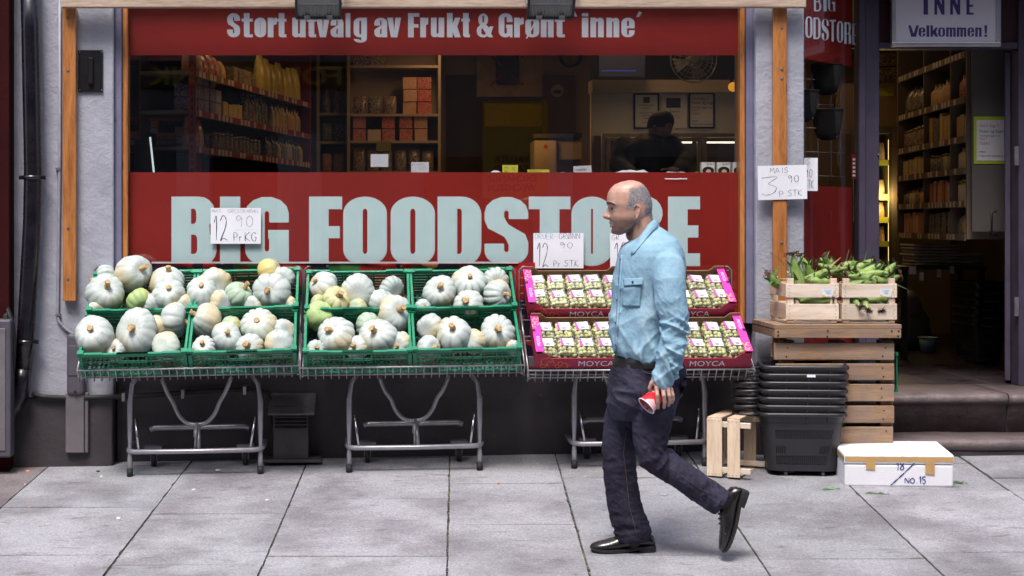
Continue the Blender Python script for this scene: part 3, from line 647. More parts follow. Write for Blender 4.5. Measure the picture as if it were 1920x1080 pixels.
def conduit():
    t = thing('conduit', 'thin grey conduit running down the plaster beside the wooden post', 'conduit', at(110, 600, -.04))
    mb = MB(); Y = -.042; mb.tube([at(112, -40, Y), at(112, 300, Y), at(108, 588, Y), at(110, 602, Y), at(120, 614, Y), at(136, 626, Y), at(141, 634, Y)], .010, 8); mb.build('tube', mat('painted_conduit', (.27, .265, .32), .5), t)
    mb = MB()
    for y in (317, 590): c = at(109, y, Y); mb.box(c, (.028, .026, .016))
    mb.build_each('clip', M['steel_dark'], t)
conduit()
def plate():
    t = thing('switch_plate', 'black iron plate with a ridge handle screwed to the plaster', 'plate', at(170, 172, -.035))
    a, b = at(147, 173, -.034), at(193, 94, -.034); c = (a + b) / 2
    mb = MB(); mb.bb(a.x, b.x, -.044, -.032, a.z, b.z); mb.build('plate', M['iron'], t, bevel=.002)
    h = at(170, 133, -.05); mb = MB(); mb.box(h, (.030, .026, .155)); mb.box(h + Vector((.002, .012, 0)), (.045, .01, .165)); mb.build('handle', M['iron'], t, bevel=.004)
    mb = MB()
    for x in (149.5, 190.5):
        for y in (97, 169): p = at(x, y, -.0445); mb.tube([p, p + Vector((0, -.005, 0))], [.006, .004], 8)
    mb.build_each('screw', M['chrome'], t)
plate()
def cablebox():
    t = thing('cable_box', 'grey rounded cable box above a flat trunk at the wall foot', 'cable box', at(142, 850, -.06))
    a, b = at(124.5, 742, -.1), at(158, 626, -.1)
    mb = MB(); mb.bb(a.x, b.x, -.105, -.031, a.z, b.z); mb.build('box', M['box_grey'], t, bevel=.022, seg=3)
    mb = MB(); mb.bb(a.x + .012, b.x - .012, -.109, -.1055, at(0, 704, -.1).z, at(0, 648, -.1).z); mb.build('lid', M['box_grey'], t, bevel=.002)
    mb = MB(); p = at(141, 741, -.106); mb.tube([p + Vector((0, 0, .02)), p + Vector((0, -.006, .02))], .008, 8); mb.build('lock', M['black'], t)
    a, b = at(123, 849, -.085), at(158, 735, -.085)
    mb = MB(); mb.bb(a.x, b.x, -.09, -.056, a.z, b.z - .004); mb.bb(b.x + .0005, b.x + .022, -.08, -.0555, a.z, b.z - .004); mb.build('trunk', M['trunk'], t, bevel=.004)
cablebox()
def meter():
    t = thing('meter_cabinet', 'grey metal meter cabinet at the left edge below the dark red wall', 'cabinet', at(-5, 860, -.25))
    mb = MB(); a, b = at(-40, 858, -.26), at(21, 599, -.26); mb.bb(a.x, b.x, -.27, -.165, a.z, b.z); mb.build('cabinet', M['box_grey'], t, bevel=.012, seg=2)
    mb = MB(); mb.bb(a.x, b.x - .03, -.276, -.2705, a.z + .04, b.z - .05); mb.build('door', M['trunk'], t, bevel=.004)
    mb = MB(); Y = -.2; mb.tube([at(24, 700, Y), at(27, 640, Y), at(22, 600, Y), at(14, 578, Y), at(10, 592, Y), at(12, 612, Y)], .014, 8); mb.build('cable', M['rubber'], t)
meter()
def wallcable():
    t = thing('wall_pipe', 'black cable pipe clipped level along the dark plinth behind the stands', 'pipe', at(300, 745, -.08))
    mb = MB(); Y = -.075
    pts = [at(60, 738, Y), at(80, 744, Y), at(124, 746, Y), at(230, 744, Y), at(360, 737, Y), at(470, 731, Y), at(500, 738, Y), at(508, 760, Y), at(512, 800, Y)]
    pts = [p + Vector((0, -.0 if i < 4 else .06, 0)) for i, p in enumerate(pts)]
    mb.tube(pts, .015, 8); mb.build('pipe', M['rubber'], t)
    mb = MB()
    for x, y in ((232, 744), (343, 739), (459, 732)): c = at(x, y, -.08); mb.box(c + Vector((0, .03, 0)), (.018, .10, .048))
    mb.build_each('clip', M['wire'], t)
wallcable()
def vent():
    t = thing('vent_box', 'dark metal vent box with a sloping hood and louvres on the plinth', 'vent', at(545, 866, -.08))
    Y = -.10; a, b = at(512, 862, Y), at(578, 762, Y)
    m = mat('rusty_dark_metal', (.075, .066, .072), .55, .2, .3, 8, .1, 30, dirt=((.11, .08, .065), 9, .62))
    mb = MB(); mb.bb(a.x, b.x, Y, .04, a.z, b.z); mb.bb(a.x - .06, b.x + .08, Y - .05, .03, a.z - .012, a.z + .006); mb.build('housing', m, t, bevel=.004)
    mb = MB(); c, d = at(502, 775, Y - .05), at(590, 741, Y)
    mb.add([(c.x, Y - .05, c.z), (d.x, Y - .05, c.z), (d.x + .006, .04, d.z), (c.x + .006, .04, d.z), (c.x, Y - .05, c.z - .012), (d.x, Y - .05, c.z - .012), (d.x, .04, c.z - .012), (c.x, .04, c.z - .012)],
           [(0, 1, 2, 3), (4, 7, 6, 5), (0, 4, 5, 1), (1, 5, 6, 2), (2, 6, 7, 3), (3, 7, 4, 0)])
    hd = mb.build('hood', mat('grey_hood', (.12, .11, .13), .5, 0, .2, 8), t, bevel=.003)
    mb = MB()
    for i in range(4):
        z = at(0, 779 + i * 7.2, Y).z; mb.box(((a.x + b.x) / 2 + .002, Y - .008, z), (b.x - a.x - .02, .028, .006), rot=Matrix.Rotation(R(35), 3, 'X'))
    mb.build_each('louvre', m, t)
vent()
def debris():
    t = thing('scrap_board', 'grey scrap board lying on the paving at the left wall foot', 'board', on_ground(35, 860))
    p, q = on_ground(-30, 864), on_ground(78, 853); mb = MB(); mb.bar(p + Vector((0, 0, .03)), q + Vector((0, 0, .02)), .05, .02); mb.build('plank', M['trunk'], t, bevel=.002)
    p = on_ground(125, 866); sc = MB(); sc.box(p + Vector((.03, .03, .04)), (.20, .03, .075), rot=Matrix.Rotation(R(-14), 3, 'X')); sc.box(p + Vector((.03, .0, .006)), (.20, .08, .006))
    o = sc.build('scrap_bracket', M['black'], base=p, bevel=.002); tag(o, 'black bent metal scrap lying below the grey trunk', 'scrap')
    mb = MB(); q = on_ground(160, 862)
    for k in range(3):
        pts = [q + Vector((.05 * i - .12 + rnd.uniform(-.015, .015), rnd.uniform(-.03, .03), .02 + rnd.uniform(0, .035))) for i in range(7)]; mb.tube(pts, .004, 5)
    o = mb.build('loose_wire', M['rubber'], base=q); tag(o, 'tangle of thin loose black wire on the paving beside the scrap', 'wire')
    # small litter on the slabs
    for px, py, c in ((52, 884, (.6, .25, .08)), (61, 871, (.6, .55, .5)), (76, 932, (.35, .2, .12)), (57, 952, (.4, .25, .12)), (190, 895, (.62, .62, .62)), (363, 919, (.6, .55, .55)), (222, 973, (.66, .66, .7)), (500, 939, (.55, .55, .52)), (408, 883, (.66, .62, .58)), (935, 908, (.55, .16, .03)), (1245, 929, (.6, .6, .62)), (184, 885, (.03, .02, .02)), (47, 909, (.6, .58, .55))):
        p = on_ground(px, py); mb = MB(); r = rnd.uniform(.006, .013); n = 6
        mb.add([p + Vector((math.cos(2 * math.pi * i / n) * r * rnd.uniform(.7, 1.8), math.sin(2 * math.pi * i / n) * r * rnd.uniform(.5, 1.2), .004 + rnd.uniform(0, .006))) for i in range(n)] + [p + Vector((math.cos(2 * math.pi * i / n) * r, math.sin(2 * math.pi * i / n) * r, .002)) for i in range(n)],
               [tuple(range(n))] + [(i, (i + 1) % n, (i + 1) % n + n, i + n) for i in range(n)])
        o = mb.build('litter_scrap', mat('litter', c, .7, 0, .2), base=p)
        tag(o, 'small crumpled scrap of litter lying on the grey paving', 'litter', 'scraps of litter on the paving')
debris()
def floodlight(px, py_bot, px0, px1, lab):
    c = at(px, 2, -.24); t = thing('floodlight', lab, 'floodlight', c, 'floodlights on the timber beam')
    rot = Matrix.Rotation(R(35), 3, 'X'); W = (px1 - px0) / 328 
    def loc(x, y, z): return c + rot @ Vector((x, y, z))
    def bx(mb, x, y, z, a, b, d): mb.box(loc(x, y, z), (a, b, d), rot=rot)
    mb = MB(); bx(mb, 0, .02, .0, W * .96, .075, .19)
    for i in range(15): bx(mb, -W * .42 + W * .84 * i / 14, -.0225, -.055, .007, .012, .075)
    mb.build('housing', mat('grey_lamp_casting', (.26, .27, .265), .45, .3, .15, 20), t, bevel=.003)
    mb = MB(); 
    bx(mb, 0, -.024, .092, W, .02, .012); bx(mb, 0, -.024, -.096, W, .02, .012); bx(mb, -W * .49, -.024, 0, .014, .02, .19); bx(mb, W * .49, -.024, 0, .014, .02, .19)
    mb.build('rim', M['iron'], t)
    mb = MB(); bx(mb, 0, -.022, .045, W * .82, .008, .085); mb.build('lamp_glass', mat('frosted_lamp_glass', (.23, .215, .235), .25, 0, .1, 30), t)
    mb = MB()
    for s in (-.25, .25): bx(mb, s * W, -.034, -.088, .035, .014, .028)
    mb.build_each('clip', M['steel_dark'], t, bevel=.002)
    mb = MB(); q = loc(W * .52, 0, -.02); mb.bar(q, q + Vector((.012, .03, .16)), .03, .008, up=(1, 0, 0)); mb.bar(loc(-W * .52, 0, -.02), loc(-W * .52, 0, -.02) + Vector((-.01, .03, .16)), .03, .008, up=(1, 0, 0))
    mb.box(c + Vector((0, .1, .16)), (W, .03, .03))
    mb.build('bracket', M['chrome'], t)
floodlight(597, 33, 552, 637, 'grey ribbed floodlight hanging from the beam above the word utvalg')
floodlight(1033, 30, 989, 1076, 'grey ribbed floodlight hanging from the beam above the word Grønt')
# ------------------------------------------------------------------ price cards
def card(name, label, px0, px1, py0, py1, Y, rows, m='paper', tilt=0, rx=0, grp=None, curl=0.0):
    "rows: (text, x fraction, y fraction of baseline, height fraction, ink, width fraction of one character)"
    c = at((px0 + px1) / 2, (py0 + py1) / 2, Y); s = (Y - CY) / FOC; W = (px1 - px0) * s; H = (py1 - py0) * s
    rm = Matrix.Rotation(R(tilt), 3, 'Y') @ Matrix.Rotation(R(rx), 3, 'X')
    def f(x, y, l=0):
        return c + rm @ Vector(((x - .5) * W, -.0022 - l - curl * ((2 * x - 1) ** 2) * (1 - .4 * y), (y - .5) * H))
    mb = MB(); nx = 8
    for i in range(nx):
        a, b = i / nx, (i + 1) / nx
        mb.add([f(a, 0), f(b, 0), f(b, 1), f(a, 1), f(a, 0) + Vector((0, .002, 0)), f(b, 0) + Vector((0, .002, 0)), f(b, 1) + Vector((0, .002, 0)), f(a, 1) + Vector((0, .002, 0))], [(0, 1, 2, 3), (4, 7, 6, 5), (0, 4, 5, 1), (3, 2, 6, 7)] + ([(0, 3, 7, 4)] if i == 0 else []) + ([(1, 5, 6, 2)] if i == nx - 1 else []))
    o = mb.build(name, M[m], base=c); tag(o, label, 'price card' if 'price' in name else 'card', grp)
    inks = {}
    for r_ in rows:
        text, x, y, h, ink, cw = r_
        inks.setdefault(ink, MB()); A_ = W / H
        handwrite(inks[ink], text, x, y, h, lambda a, b, l=0: f(a, b, l + .0007), wid=cw, pen=(.036 if h > .3 else .085) * .72)
    for k, q in inks.items(): q.build('handwriting', M[k], o)
    return o
P = 'handwritten price cards on the shop front'
card('price_card', 'white handwritten pumpkin price card, 12 90 per kg, over the letters BIG', 395, 489, 390, 457, .055,
     [('MAT.', .03, .87, .09, 'ink', .052), ('GRESSKAR', .34, .87, .09, 'ink', .05), ('HEL', .84, .87, .08, 'ink', .038), ('12', .04, .10, .68, 'ink', .16), ('90', .50, .47, .32, 'ink', .16), ('_', .47, .385, .05, 'ink', .47), ('Pr.', .46, .08, .22, 'ink', .085), ('KG', .68, .08, .24, 'ink', .105)], grp=P)
card('price_card', 'white handwritten grape price card, 12 90 per piece, over the letters TO', 1000, 1094, 437, 503, .05,
     [('DRUER-', .03, .83, .15, 'ink_teal', .062), ('GRØNN', .51, .84, .15, 'ink', .07), ('12', .06, .06, .66, 'ink', .13), ('90', .52, .57, .17, 'ink', .12), ('_', .58, .485, .03, 'ink', .27), ('Pr.', .40, .05, .16, 'ink', .07), ('STK', .62, .06, .17, 'ink', .082)], grp=P)
card('price_card', 'white handwritten price card half hidden behind the walking man', 1144, 1238, 438, 505, .05,
     [('GR.', .03, .82, .14, 'ink', .07), ('12', .07, .12, .62, 'ink', .15), ('90', .52, .55, .2, 'ink', .12)], grp=P)
card('price_card', 'white handwritten card for maize, MAIS 3 90 per piece, on the right post', 1420, 1512, 310, 374, -.115,
     [('MAIS', .26, .78, .15, 'ink', .085), ('_', .22, .71, .04, 'ink', .44), ('3', .07, .16, .50, 'ink', .36), ('90', .62, .50, .20, 'ink', .10), ('_', .66, .45, .03, 'ink', .2), ('P.', .44, .07, .17, 'ink', .09), ('STK', .62, .10, .17, 'ink', .08)], tilt=-1.5, rx=3, curl=.012, grp=P)
card('price_card', 'narrow white price card with 90 STK sticking out beside the right pier', 1470, 1533, 296, 358, .09,
     [('S', .66, .82, .16, 'ink', .13), ('_', .6, .78, .02, 'ink', .2), ('90', .62, .42, .24, 'ink', .10), ('_', .64, .36, .03, 'ink', .3), ('STK', .62, .08, .24, 'ink', .075)], grp=P)
Q = 'small cards standing behind the window glass'
card('small_card', 'blank white card standing in the window over the letter O', 695, 728, 289, 313, .12, [], grp=Q)
card('small_card', 'white card marked 00 leaning on the window ledge', 771, 804, 304, 324, .12, [('WA OBMAN', .05, .72, .14, 'ink', .07), ('00', .45, .25, .42, 'ink', .17), ('PO', .06, .02, .2, 'ink', .1)], grp=Q)
card('small_card', 'yellow card marked 8 on the window ledge beside the yellow strip', 942, 971, 309.5, 324, .12, [('VN', .12, .55, .25, 'ink', .1), ('8', .62, .15, .6, 'ink', .2), ('WO', .15, .1, .25, 'ink', .09)], m='yellow_card', grp=Q)
card('small_card', 'long low yellow strip on the window ledge with black writing', 989, 1030, 318, 324.5, .12, [('NVNAT', .08, .25, .6, 'ink', .1)], m='yellow_card', grp=Q)
card('small_card', 'white torn card on the window ledge right of the yellow strip', 1075, 1109, 311, 324, .12, [('VAWANA', .12, .3, .3, 'ink', .08)], tilt=-3, grp=Q)
card('small_card', 'dim yellow card hanging on the shelf edge inside the window', 706, 733, 265, 283, 2.0, [('CHAVW', .05, .72, .15, 'ink', .1), ('22', .25, .15, .4, 'ink', .16)], m='yellow_card', grp=Q)
# printed vegetable banner behind the crates
def vegmat():
    m, n, p, L = newmat('printed_vegetables'); v = coords(n, L, rnd_off=False)
    vo = node(n, 'ShaderNodeTexVoronoi'); vo.inputs['Scale'].default_value = 9; L.new(v, vo.inputs['Vector'])
    c = ramp(n, [(0, (.03, .015, .035)), (.18, (.03, .015, .04)), (.2, (.42, .012, .012)), (.42, (.45, .02, .05)), (.44, (.03, .09, .025)), (.56, (.05, .14, .04)), (.58, (.02, .012, .035)), (.72, (.04, .02, .06)), (.74, (.5, .03, .03)), (.88, (.55, .20, .07)), (1, (.35, .03, .12))], vo.outputs['Color'], L)
    for nn in n.nodes:
        if nn.type == 'VALTORGB': nn.color_ramp.interpolation = 'CONSTANT'
    hl = ramp(n, [(.04, (.9, .85, .85)), (.09, (0, 0, 0))], vo.outputs['Distance'], L); c = mixc(n, L, .75, c, hl, 'SCREEN')
    gr = coords(n, L, (1, 1, 1.0), rnd_off=False); f = ntex(n, L, gr, 55, 5, .8); c = mixc(n, L, .7, c, ramp(n, [(.3, (.35, .35, .35)), (.7, (1, 1, 1))], f, L), 'MULTIPLY')
    L.new(c, p.inputs['Base Color']); p.inputs['Roughness'].default_value = .35; return m
t = thing('banner', 'printed banner of dark vegetables and red peppers hung behind the green crates', 'banner', at(640, 640, .03))
a, b = at(285, 690, .03), at(1003, 492, .03); mb = MB(); nx = 40
for i in range(nx):
    x0, x1 = a.x + (b.x - a.x) * i / nx, a.x + (b.x - a.x) * (i + 1) / nx
    f = lambda x: .028 + .008 * math.sin(x * 5.3) + .004 * math.sin(x * 17)
    mb.add([(x0, f(x0), a.z), (x1, f(x1), a.z), (x1, f(x1), b.z), (x0, f(x0), b.z)], [(0, 1, 2, 3)], smooth=True)
mb.build('print', vegmat(), t)
mb = MB(); mb.bb(a.x, b.x - .1, .012, .024, b.z - .006, b.z + .004); mb.build('top_hem', mat('pale_hem', (.42, .40, .42), .5), t)
mb = MB()
for x in (614, 752): p = at(x, 499, .012); mb.tube([p, p + Vector((0, -.006, 0))], .008, 8)
mb.build_each('grommet', M['chrome'], t)
# ------------------------------------------------------------------ display stands
TH = R(36)
CW, CD, CH = .597, .36, .165
LIP = (-CD / 2 * math.cos(TH) - CH * math.sin(TH), -CD / 2 * math.sin(TH) + CH * math.cos(TH))   # front top edge seen from the crate's origin
def tiltM(X, py, Y, roll):
    "a crate shelf whose front lip lies at depth Y and pixel row py"
    return Matrix.Translation((X, Y - LIP[0], at(0, py, Y).z - LIP[1])) @ Matrix.Rotation(-R(roll), 4, 'Y') @ Matrix.Rotation(TH, 4, 'X')
stands = []
def make_stand(pxc, lab, wl, wr, ztop, lip, lip2, roll):
    "pxc: pixel of the leg centre; wl, wr: pixel ends of the wire basket"
    g = Vector((at(pxc, 0, -.33).x, -.33, 0)); g.z = gz(g.x, g.y)
    t = thing('display_stand', lab, 'display stand', g, 'wheeled display stands along the shop front')
    S = 328.8; hw = .372
    def gg(x, y): return Vector((g.x + x, y, gz(g.x + x, y)))
    zt = at(0, ztop, -.45).z
    for s in (-1, 1):
        f = gg(s * hw, -.33); mb = MB()
        mb.tube([f + Vector((0, 0, .035)), f + Vector((0, 0, .10)), f + Vector((0, 0, .13)), f + Vector((0, 0, .17)), f + Vector((0, 0, .27)), f + Vector((0, 0, .42)), f + Vector((-s * .004, 0, zt - f.z - .12)), f + Vector((-s * .012, 0, zt - f.z - .05)), f + Vector((-s * .05, .02, zt - f.z))],
                [.0145, .0145, .0115, .011, .0155, .0165, .0135, .0135, .0135], 10)
        lg = mb.build('leg', M['steel'], t)
        mb = MB(); mb.tube([f + Vector((0, 0, -.002)), f + Vector((0, 0, .044))], .018, 10); mb.build('foot_cap', M['rubber'], lg)
        mb = MB(); b = gg(s * hw, -.33); mb.tube([b + Vector((-s * .03, .0, .33)), b + Vector((-s * .055, -.035, .155))], .0075, 6); mb.build('brace_rod', M['chrome'], t)
        # rear castor
        c = gg(s * hw * .72, -.09); mb = MB(); mb.tube([c + Vector((-.012, 0, .04)), c + Vector((.012, 0, .04))], .038, 14); ca = mb.build('castor', M['rubber'], t)
        mb = MB(); mb.box(c + Vector((0, 0, .115)), (.10, .08, .02)); mb.box(c + Vector((.018, 0, .075)), (.005, .04, .075)); mb.box(c + Vector((-.018, 0, .075)), (.005, .04, .075)); mb.build('fork', M['steel_dark'], ca)
    mb = MB(); z = g.z + .145; q = []
    y0 = -.365
    pl, pr = gg(-hw, 0).z - g.z, gg(hw, 0).z - g.z
    def V(x, y, zz): return Vector((g.x + x, y, g.z + zz + .018 * x))
    pts = [V(-hw - .012, -.10, .16), V(-hw - .012, -.29, .15), V(-hw - .004, y0 + .03, .147), V(-hw + .03, y0, .145), V(0, y0, .143), V(hw - .03, y0, .145), V(hw + .004, y0 + .03, .147), V(hw + .012, -.29, .15), V(hw + .012, -.10, .16)]
    mb.tube(pts, .0145, 10); mb.build('cross_rail', M['steel'], t)
    mb = MB(); mb.tube([V(-hw * .78, -.10, .235), V(-hw * .7, -.1, .245), V(hw * .7, -.1, .245), V(hw * .78, -.10, .235)], .016, 8); mb.build('rear_rail', M['steel'], t)
    mb = MB(); zz = zt - g.z
    ctl = [(-.20, zz - .02), (-.168, zz * .82), (-.135, .41), (-.112, .355), (-.085, .315), (-.05, .288), (0, .280), (.05, .288), (.085, .315), (.112, .355), (.135, .41), (.168, zz * .82), (.20, zz - .02)]
    pts = []
    for i in range(len(ctl) - 1):
        c0, c1, c2, c3 = ctl[max(i - 1, 0)], ctl[i], ctl[i + 1], ctl[min(i + 2, len(ctl) - 1)]
        for k in range(3):
            u = k / 3; pts.append(V(*[.5 * (2 * c1[c] + (c2[c] - c0[c]) * u + (2 * c0[c] - 5 * c1[c] + 4 * c2[c] - c3[c]) * u * u + (3 * c1[c] - c0[c] - 3 * c2[c] + c3[c]) * u ** 3) if c == 0 else 0 for c in (0,)], -.26, .5 * (2 * c1[1] + (c2[1] - c0[1]) * u + (2 * c0[1] - 5 * c1[1] + 4 * c2[1] - c3[1]) * u * u + (3 * c1[1] - c0[1] - 3 * c2[1] + c3[1]) * u ** 3)))
    pts.append(V(.20, -.26, zz - .02))
    mb.tube(pts, .0125, 8); mb.build('u_brace', M['steel'], t)
    mb = MB(); mb.tube([V(.004, -.30, .30), V(.0, -.345, .15)], .006, 6); mb.tube([V(.012, -.262, .28), V(.02, -.34, .15)], .013, 6); mb.box(V(.0, -.31, .24), (.02, .02, .05)); mb.build('latch', M['wire'], t)
    # tilted wire shelf: rail at the front, frame under and beside the crates
    dw = -.600; s = (dw - CY) / FOC; x0 = (wl - PX) * s; x1 = (wr - PX) * s; mb = MB()
    xm = (x0 + x1) / 2; A0 = tiltM(xm, lip, -.625, roll); r = .0042; B0 = tiltM(xm, lip2, -.365, roll)
    w0, w1 = x0, x1; x0, x1 = x0 - xm, x1 - xm
    def L(x, y, z): return A0 @ Vector((x, y, z))
    yf = -CD / 2 - .018
    za, zb_ = .065, -.012
    for z, rr in ((za, .0055), (.012, .0042), ): mb.tube([L(x0, yf, z), L(x1, yf, z)], rr, 6)
    n = int((x1 - x0) / .0415)
    for i in range(n + 1): x = x0 + (x1 - x0) * i / n; mb.tube([L(x, yf - .004, za + .004), L(x, yf - .004, zb_), L(x, yf + .02, zb_ - .006)], .0034, 5)
    for x in (x0, x1):
        mb.tube([L(x, yf + .30, za), L(x, yf, za)], .0055, 6); mb.tube([L(x, yf + .03, .012), L(x, yf, .012)], .0042, 6)
    rail = mb.build('wire_rail', M['wire'], t)
    mb = MB()
    for y in (-.15, 0, .14):
        mb.tube([L(x0 + .01, y, -.008), L(x1 - .01, y, -.008)], .005, 6); mb.tube([B0 @ Vector((x0 + .01, y, -.012)), B0 @ Vector((x1 - .01, y, -.012))], .005, 6)
    for x in (x0 + .01, x1 - .01): mb.tube([L(x, -.18, -.012), L(x, .15, -.012)], .007, 6); mb.tube([B0 @ Vector((x, -.17, -.014)), B0 @ Vector((x, .13, -.014))], .007, 6); mb.tube([L(x, .13, -.012), B0 @ Vector((x, -.16, -.014))], .006, 6)
    mb.build('shelf_frame', M['wire'], t)
    # upright wire grid at both ends
    x0, x1 = w0, w1
    mb = MB()
    for x in (x0 + .004, x1 - .004):
        zs = at(0, 500, -.04).z; z0 = zt + .02
        mb.tube([(x, -.05, z0), (x, -.05, zs - .02), (x + (-.02 if x > g.x else .02), -.05, zs), (x + (-.035 if x > g.x else .035), -.05, zs)], .006, 6)
        for k in range(12): z = z0 + (zs - z0) * (k + .5) / 12; mb.tube([(x, -.05, z), (x + (.03 if x < g.x else -.03), -.05, z)], .003, 5)
    mb.build_each('end_grid', M['steel_dark'], t)
    mb = MB(); mb.bb(x0 + .05, x1 - .05, -.12, -.10, zt - .02, zt + .03); mb.build('back_rail', M['steel_dark'], t)
    stands.append(t); return A0, B0, x0, x1
BASES = []
st_defs = [(366, 'steel display stand of the two left pumpkin crates rows, beside the drainpipe end', 143, 560, 708, 661, 580, 1.3), (777, 'steel display stand in the middle, carrying pumpkin crates below the letters OODS', 562, 984, 705, 658, 579, .8), (1199, 'steel display stand under the pink grape boxes, half behind the walking man', 991, 1416, 690, 664, 592, .3)]
SM = [make_stand(*d) for d in st_defs]
# ------------------------------------------------------------------ green folding crates
def crate_meshes():
    bx = {}
    mb = MB(); w, d, h = CW / 2, CD / 2, CH
    # rim: a band with raised clips, lower at the hand grip
    for s in (-1, 1):
        mb.box((0, s * (d - .007), h - .008), (CW, .014, .018)); mb.box((s * (w - .007), 0, h - .008), (.014, CD - .03, .018))
        mb.box((s * w * .72, -d + .004, h + .003), (.10, .016, .009)); mb.box((0, -d + .004, h + .002), (.17, .016, .008)); mb.box((s * w * .72, d - .004, h + .003), (.10, .016, .009))
        for q in (-1, 1): mb.box((s * (w - .010), q * (d - .012), h / 2), (.02, .024, h)); mb.box((s * (w - .012), q * (d - .014), h + .004), (.034, .03, .014))
    # hand grip frame
    for y in (-d + .004, d - .004):
        mb.box((0, y, h - .060), (.155, .014, .008)); 
        for s in (-1, 1): mb.box((s * .076, y, h - .038), (.009, .014, .042))
    bx['rim'] = mb
    mb = MB()
    def lattice(p0, p1, n):
        "lattice wall between two bottom corners"
        p0, p1 = Vector(p0), Vector(p1); dx = (p1 - p0); 
        def at2(u, z): return p0 + dx * u + Vector((0, 0, z))
        nrm = Vector((-dx.y, dx.x, 0)).normalized()
        rows = (.008, .058, .108, .148)
        for z in rows: mb.bar(at2(0, z), at2(1, z), .006, .006)
        for i in range(n + 1):
            mb.bar(at2(i / n, .004), at2(i / n, .15), .007, .005, up=dx.normalized())
            if i < n:
                for r0, r1 in ((.058, .108), (.008, .058)):
                    mb.bar(at2(i / n, r0), at2((i + 1) / n, r1), .003, .0035, up=nrm); mb.bar(at2((i + 1) / n, r0), at2(i / n, r1), .003, .0035, up=nrm)
                    mb.bar(at2((i + .5) / n, r0), at2((i + .5) / n, r1), .003, .003, up=nrm)
        mb.bar(at2(0, .128), at2(.37, .128), .004, .004); mb.bar(at2(.63, .128), at2(1, .128), .004, .004)
        mb.bar(at2(0, .138), at2(.37, .138), .004, .004); mb.bar(at2(.63, .138), at2(1, .138), .004, .004)
    lattice((-w + .006, -d + .004, 0), (w - .006, -d + .004, 0), 9)
    lattice((w - .005, -d + .006, 0), (w - .005, d - .006, 0), 5); lattice((-w + .005, -d + .006, 0), (-w + .005, d - .006, 0), 5)
    # back wall of horizontal slats, inner liner strips and base grid
    for k in range(7): mb.box((0, d - .005, .012 + k * .020), (CW - .02, .006, .011))
    for i in range(7): mb.box((-w + .02 + (CW - .04) * i / 6, d - .004, .075), (.008, .005, .15))
    for i in range(22): mb.box((-w + .02 + (CW - .04) * i / 21, 0, .003), (.012, CD - .02, .005))
    for i in range(9): mb.box((0, -d + .02 + (CD - .04) * i / 8, .0025), (CW - .02, .008, .006))
    bx['lattice'] = mb
    return bx
cm = crate_meshes()
crate0 = thing('plastic_crate', '', 'crate')
rim0 = cm['rim'].build('rim', M['green'], crate0, smooth=False); lat0 = cm['lattice'].build('lattice', M['green_dark'], crate0, smooth=False)
crates = []; first = True
CL = {(0, 0, 0): 'green plastic crate of pale pumpkins, upper left one on the left stand', (0, 0, 1): 'green plastic crate of pale pumpkins, upper right one on the left stand', (0, 1, 0): 'green plastic crate of pale pumpkins, lower left one on the left stand', (0, 1, 1): 'green plastic crate of pale pumpkins, lower right one on the left stand',
      (1, 0, 0): 'green plastic crate with a yellowish small pumpkin, upper left on the middle stand', (1, 0, 1): 'green plastic crate of pale pumpkins, upper right one on the middle stand', (1, 1, 0): 'green plastic crate with a pale green pumpkin, lower left on the middle stand', (1, 1, 1): 'green plastic crate of pale pumpkins, lower right one on the middle stand'}
for k in (0, 1):
    A0, B0, x0, x1 = SM[k]; xc = (x0 + x1) / 2
    for row, Mx in ((0, B0), (1, A0)):
        for s in (0, 1):
            c = crate0 if first else copy_tree(crate0); first = False
            Mw = Mx @ Matrix.Translation((-.302 if s == 0 else .302, 0, 0))
            c.matrix_world = Mw; c.location = Mw.translation; c.rotation_euler = (Mw @ Euler((R(rnd.uniform(-.6, .6)), R(rnd.uniform(-.4, .4)), R(rnd.uniform(-.5, .5)))).to_matrix().to_4x4()).to_euler()
            c['label'] = CL[(k, row, s)]; c['group'] = 'green crates of pumpkins'; crates.append(c)
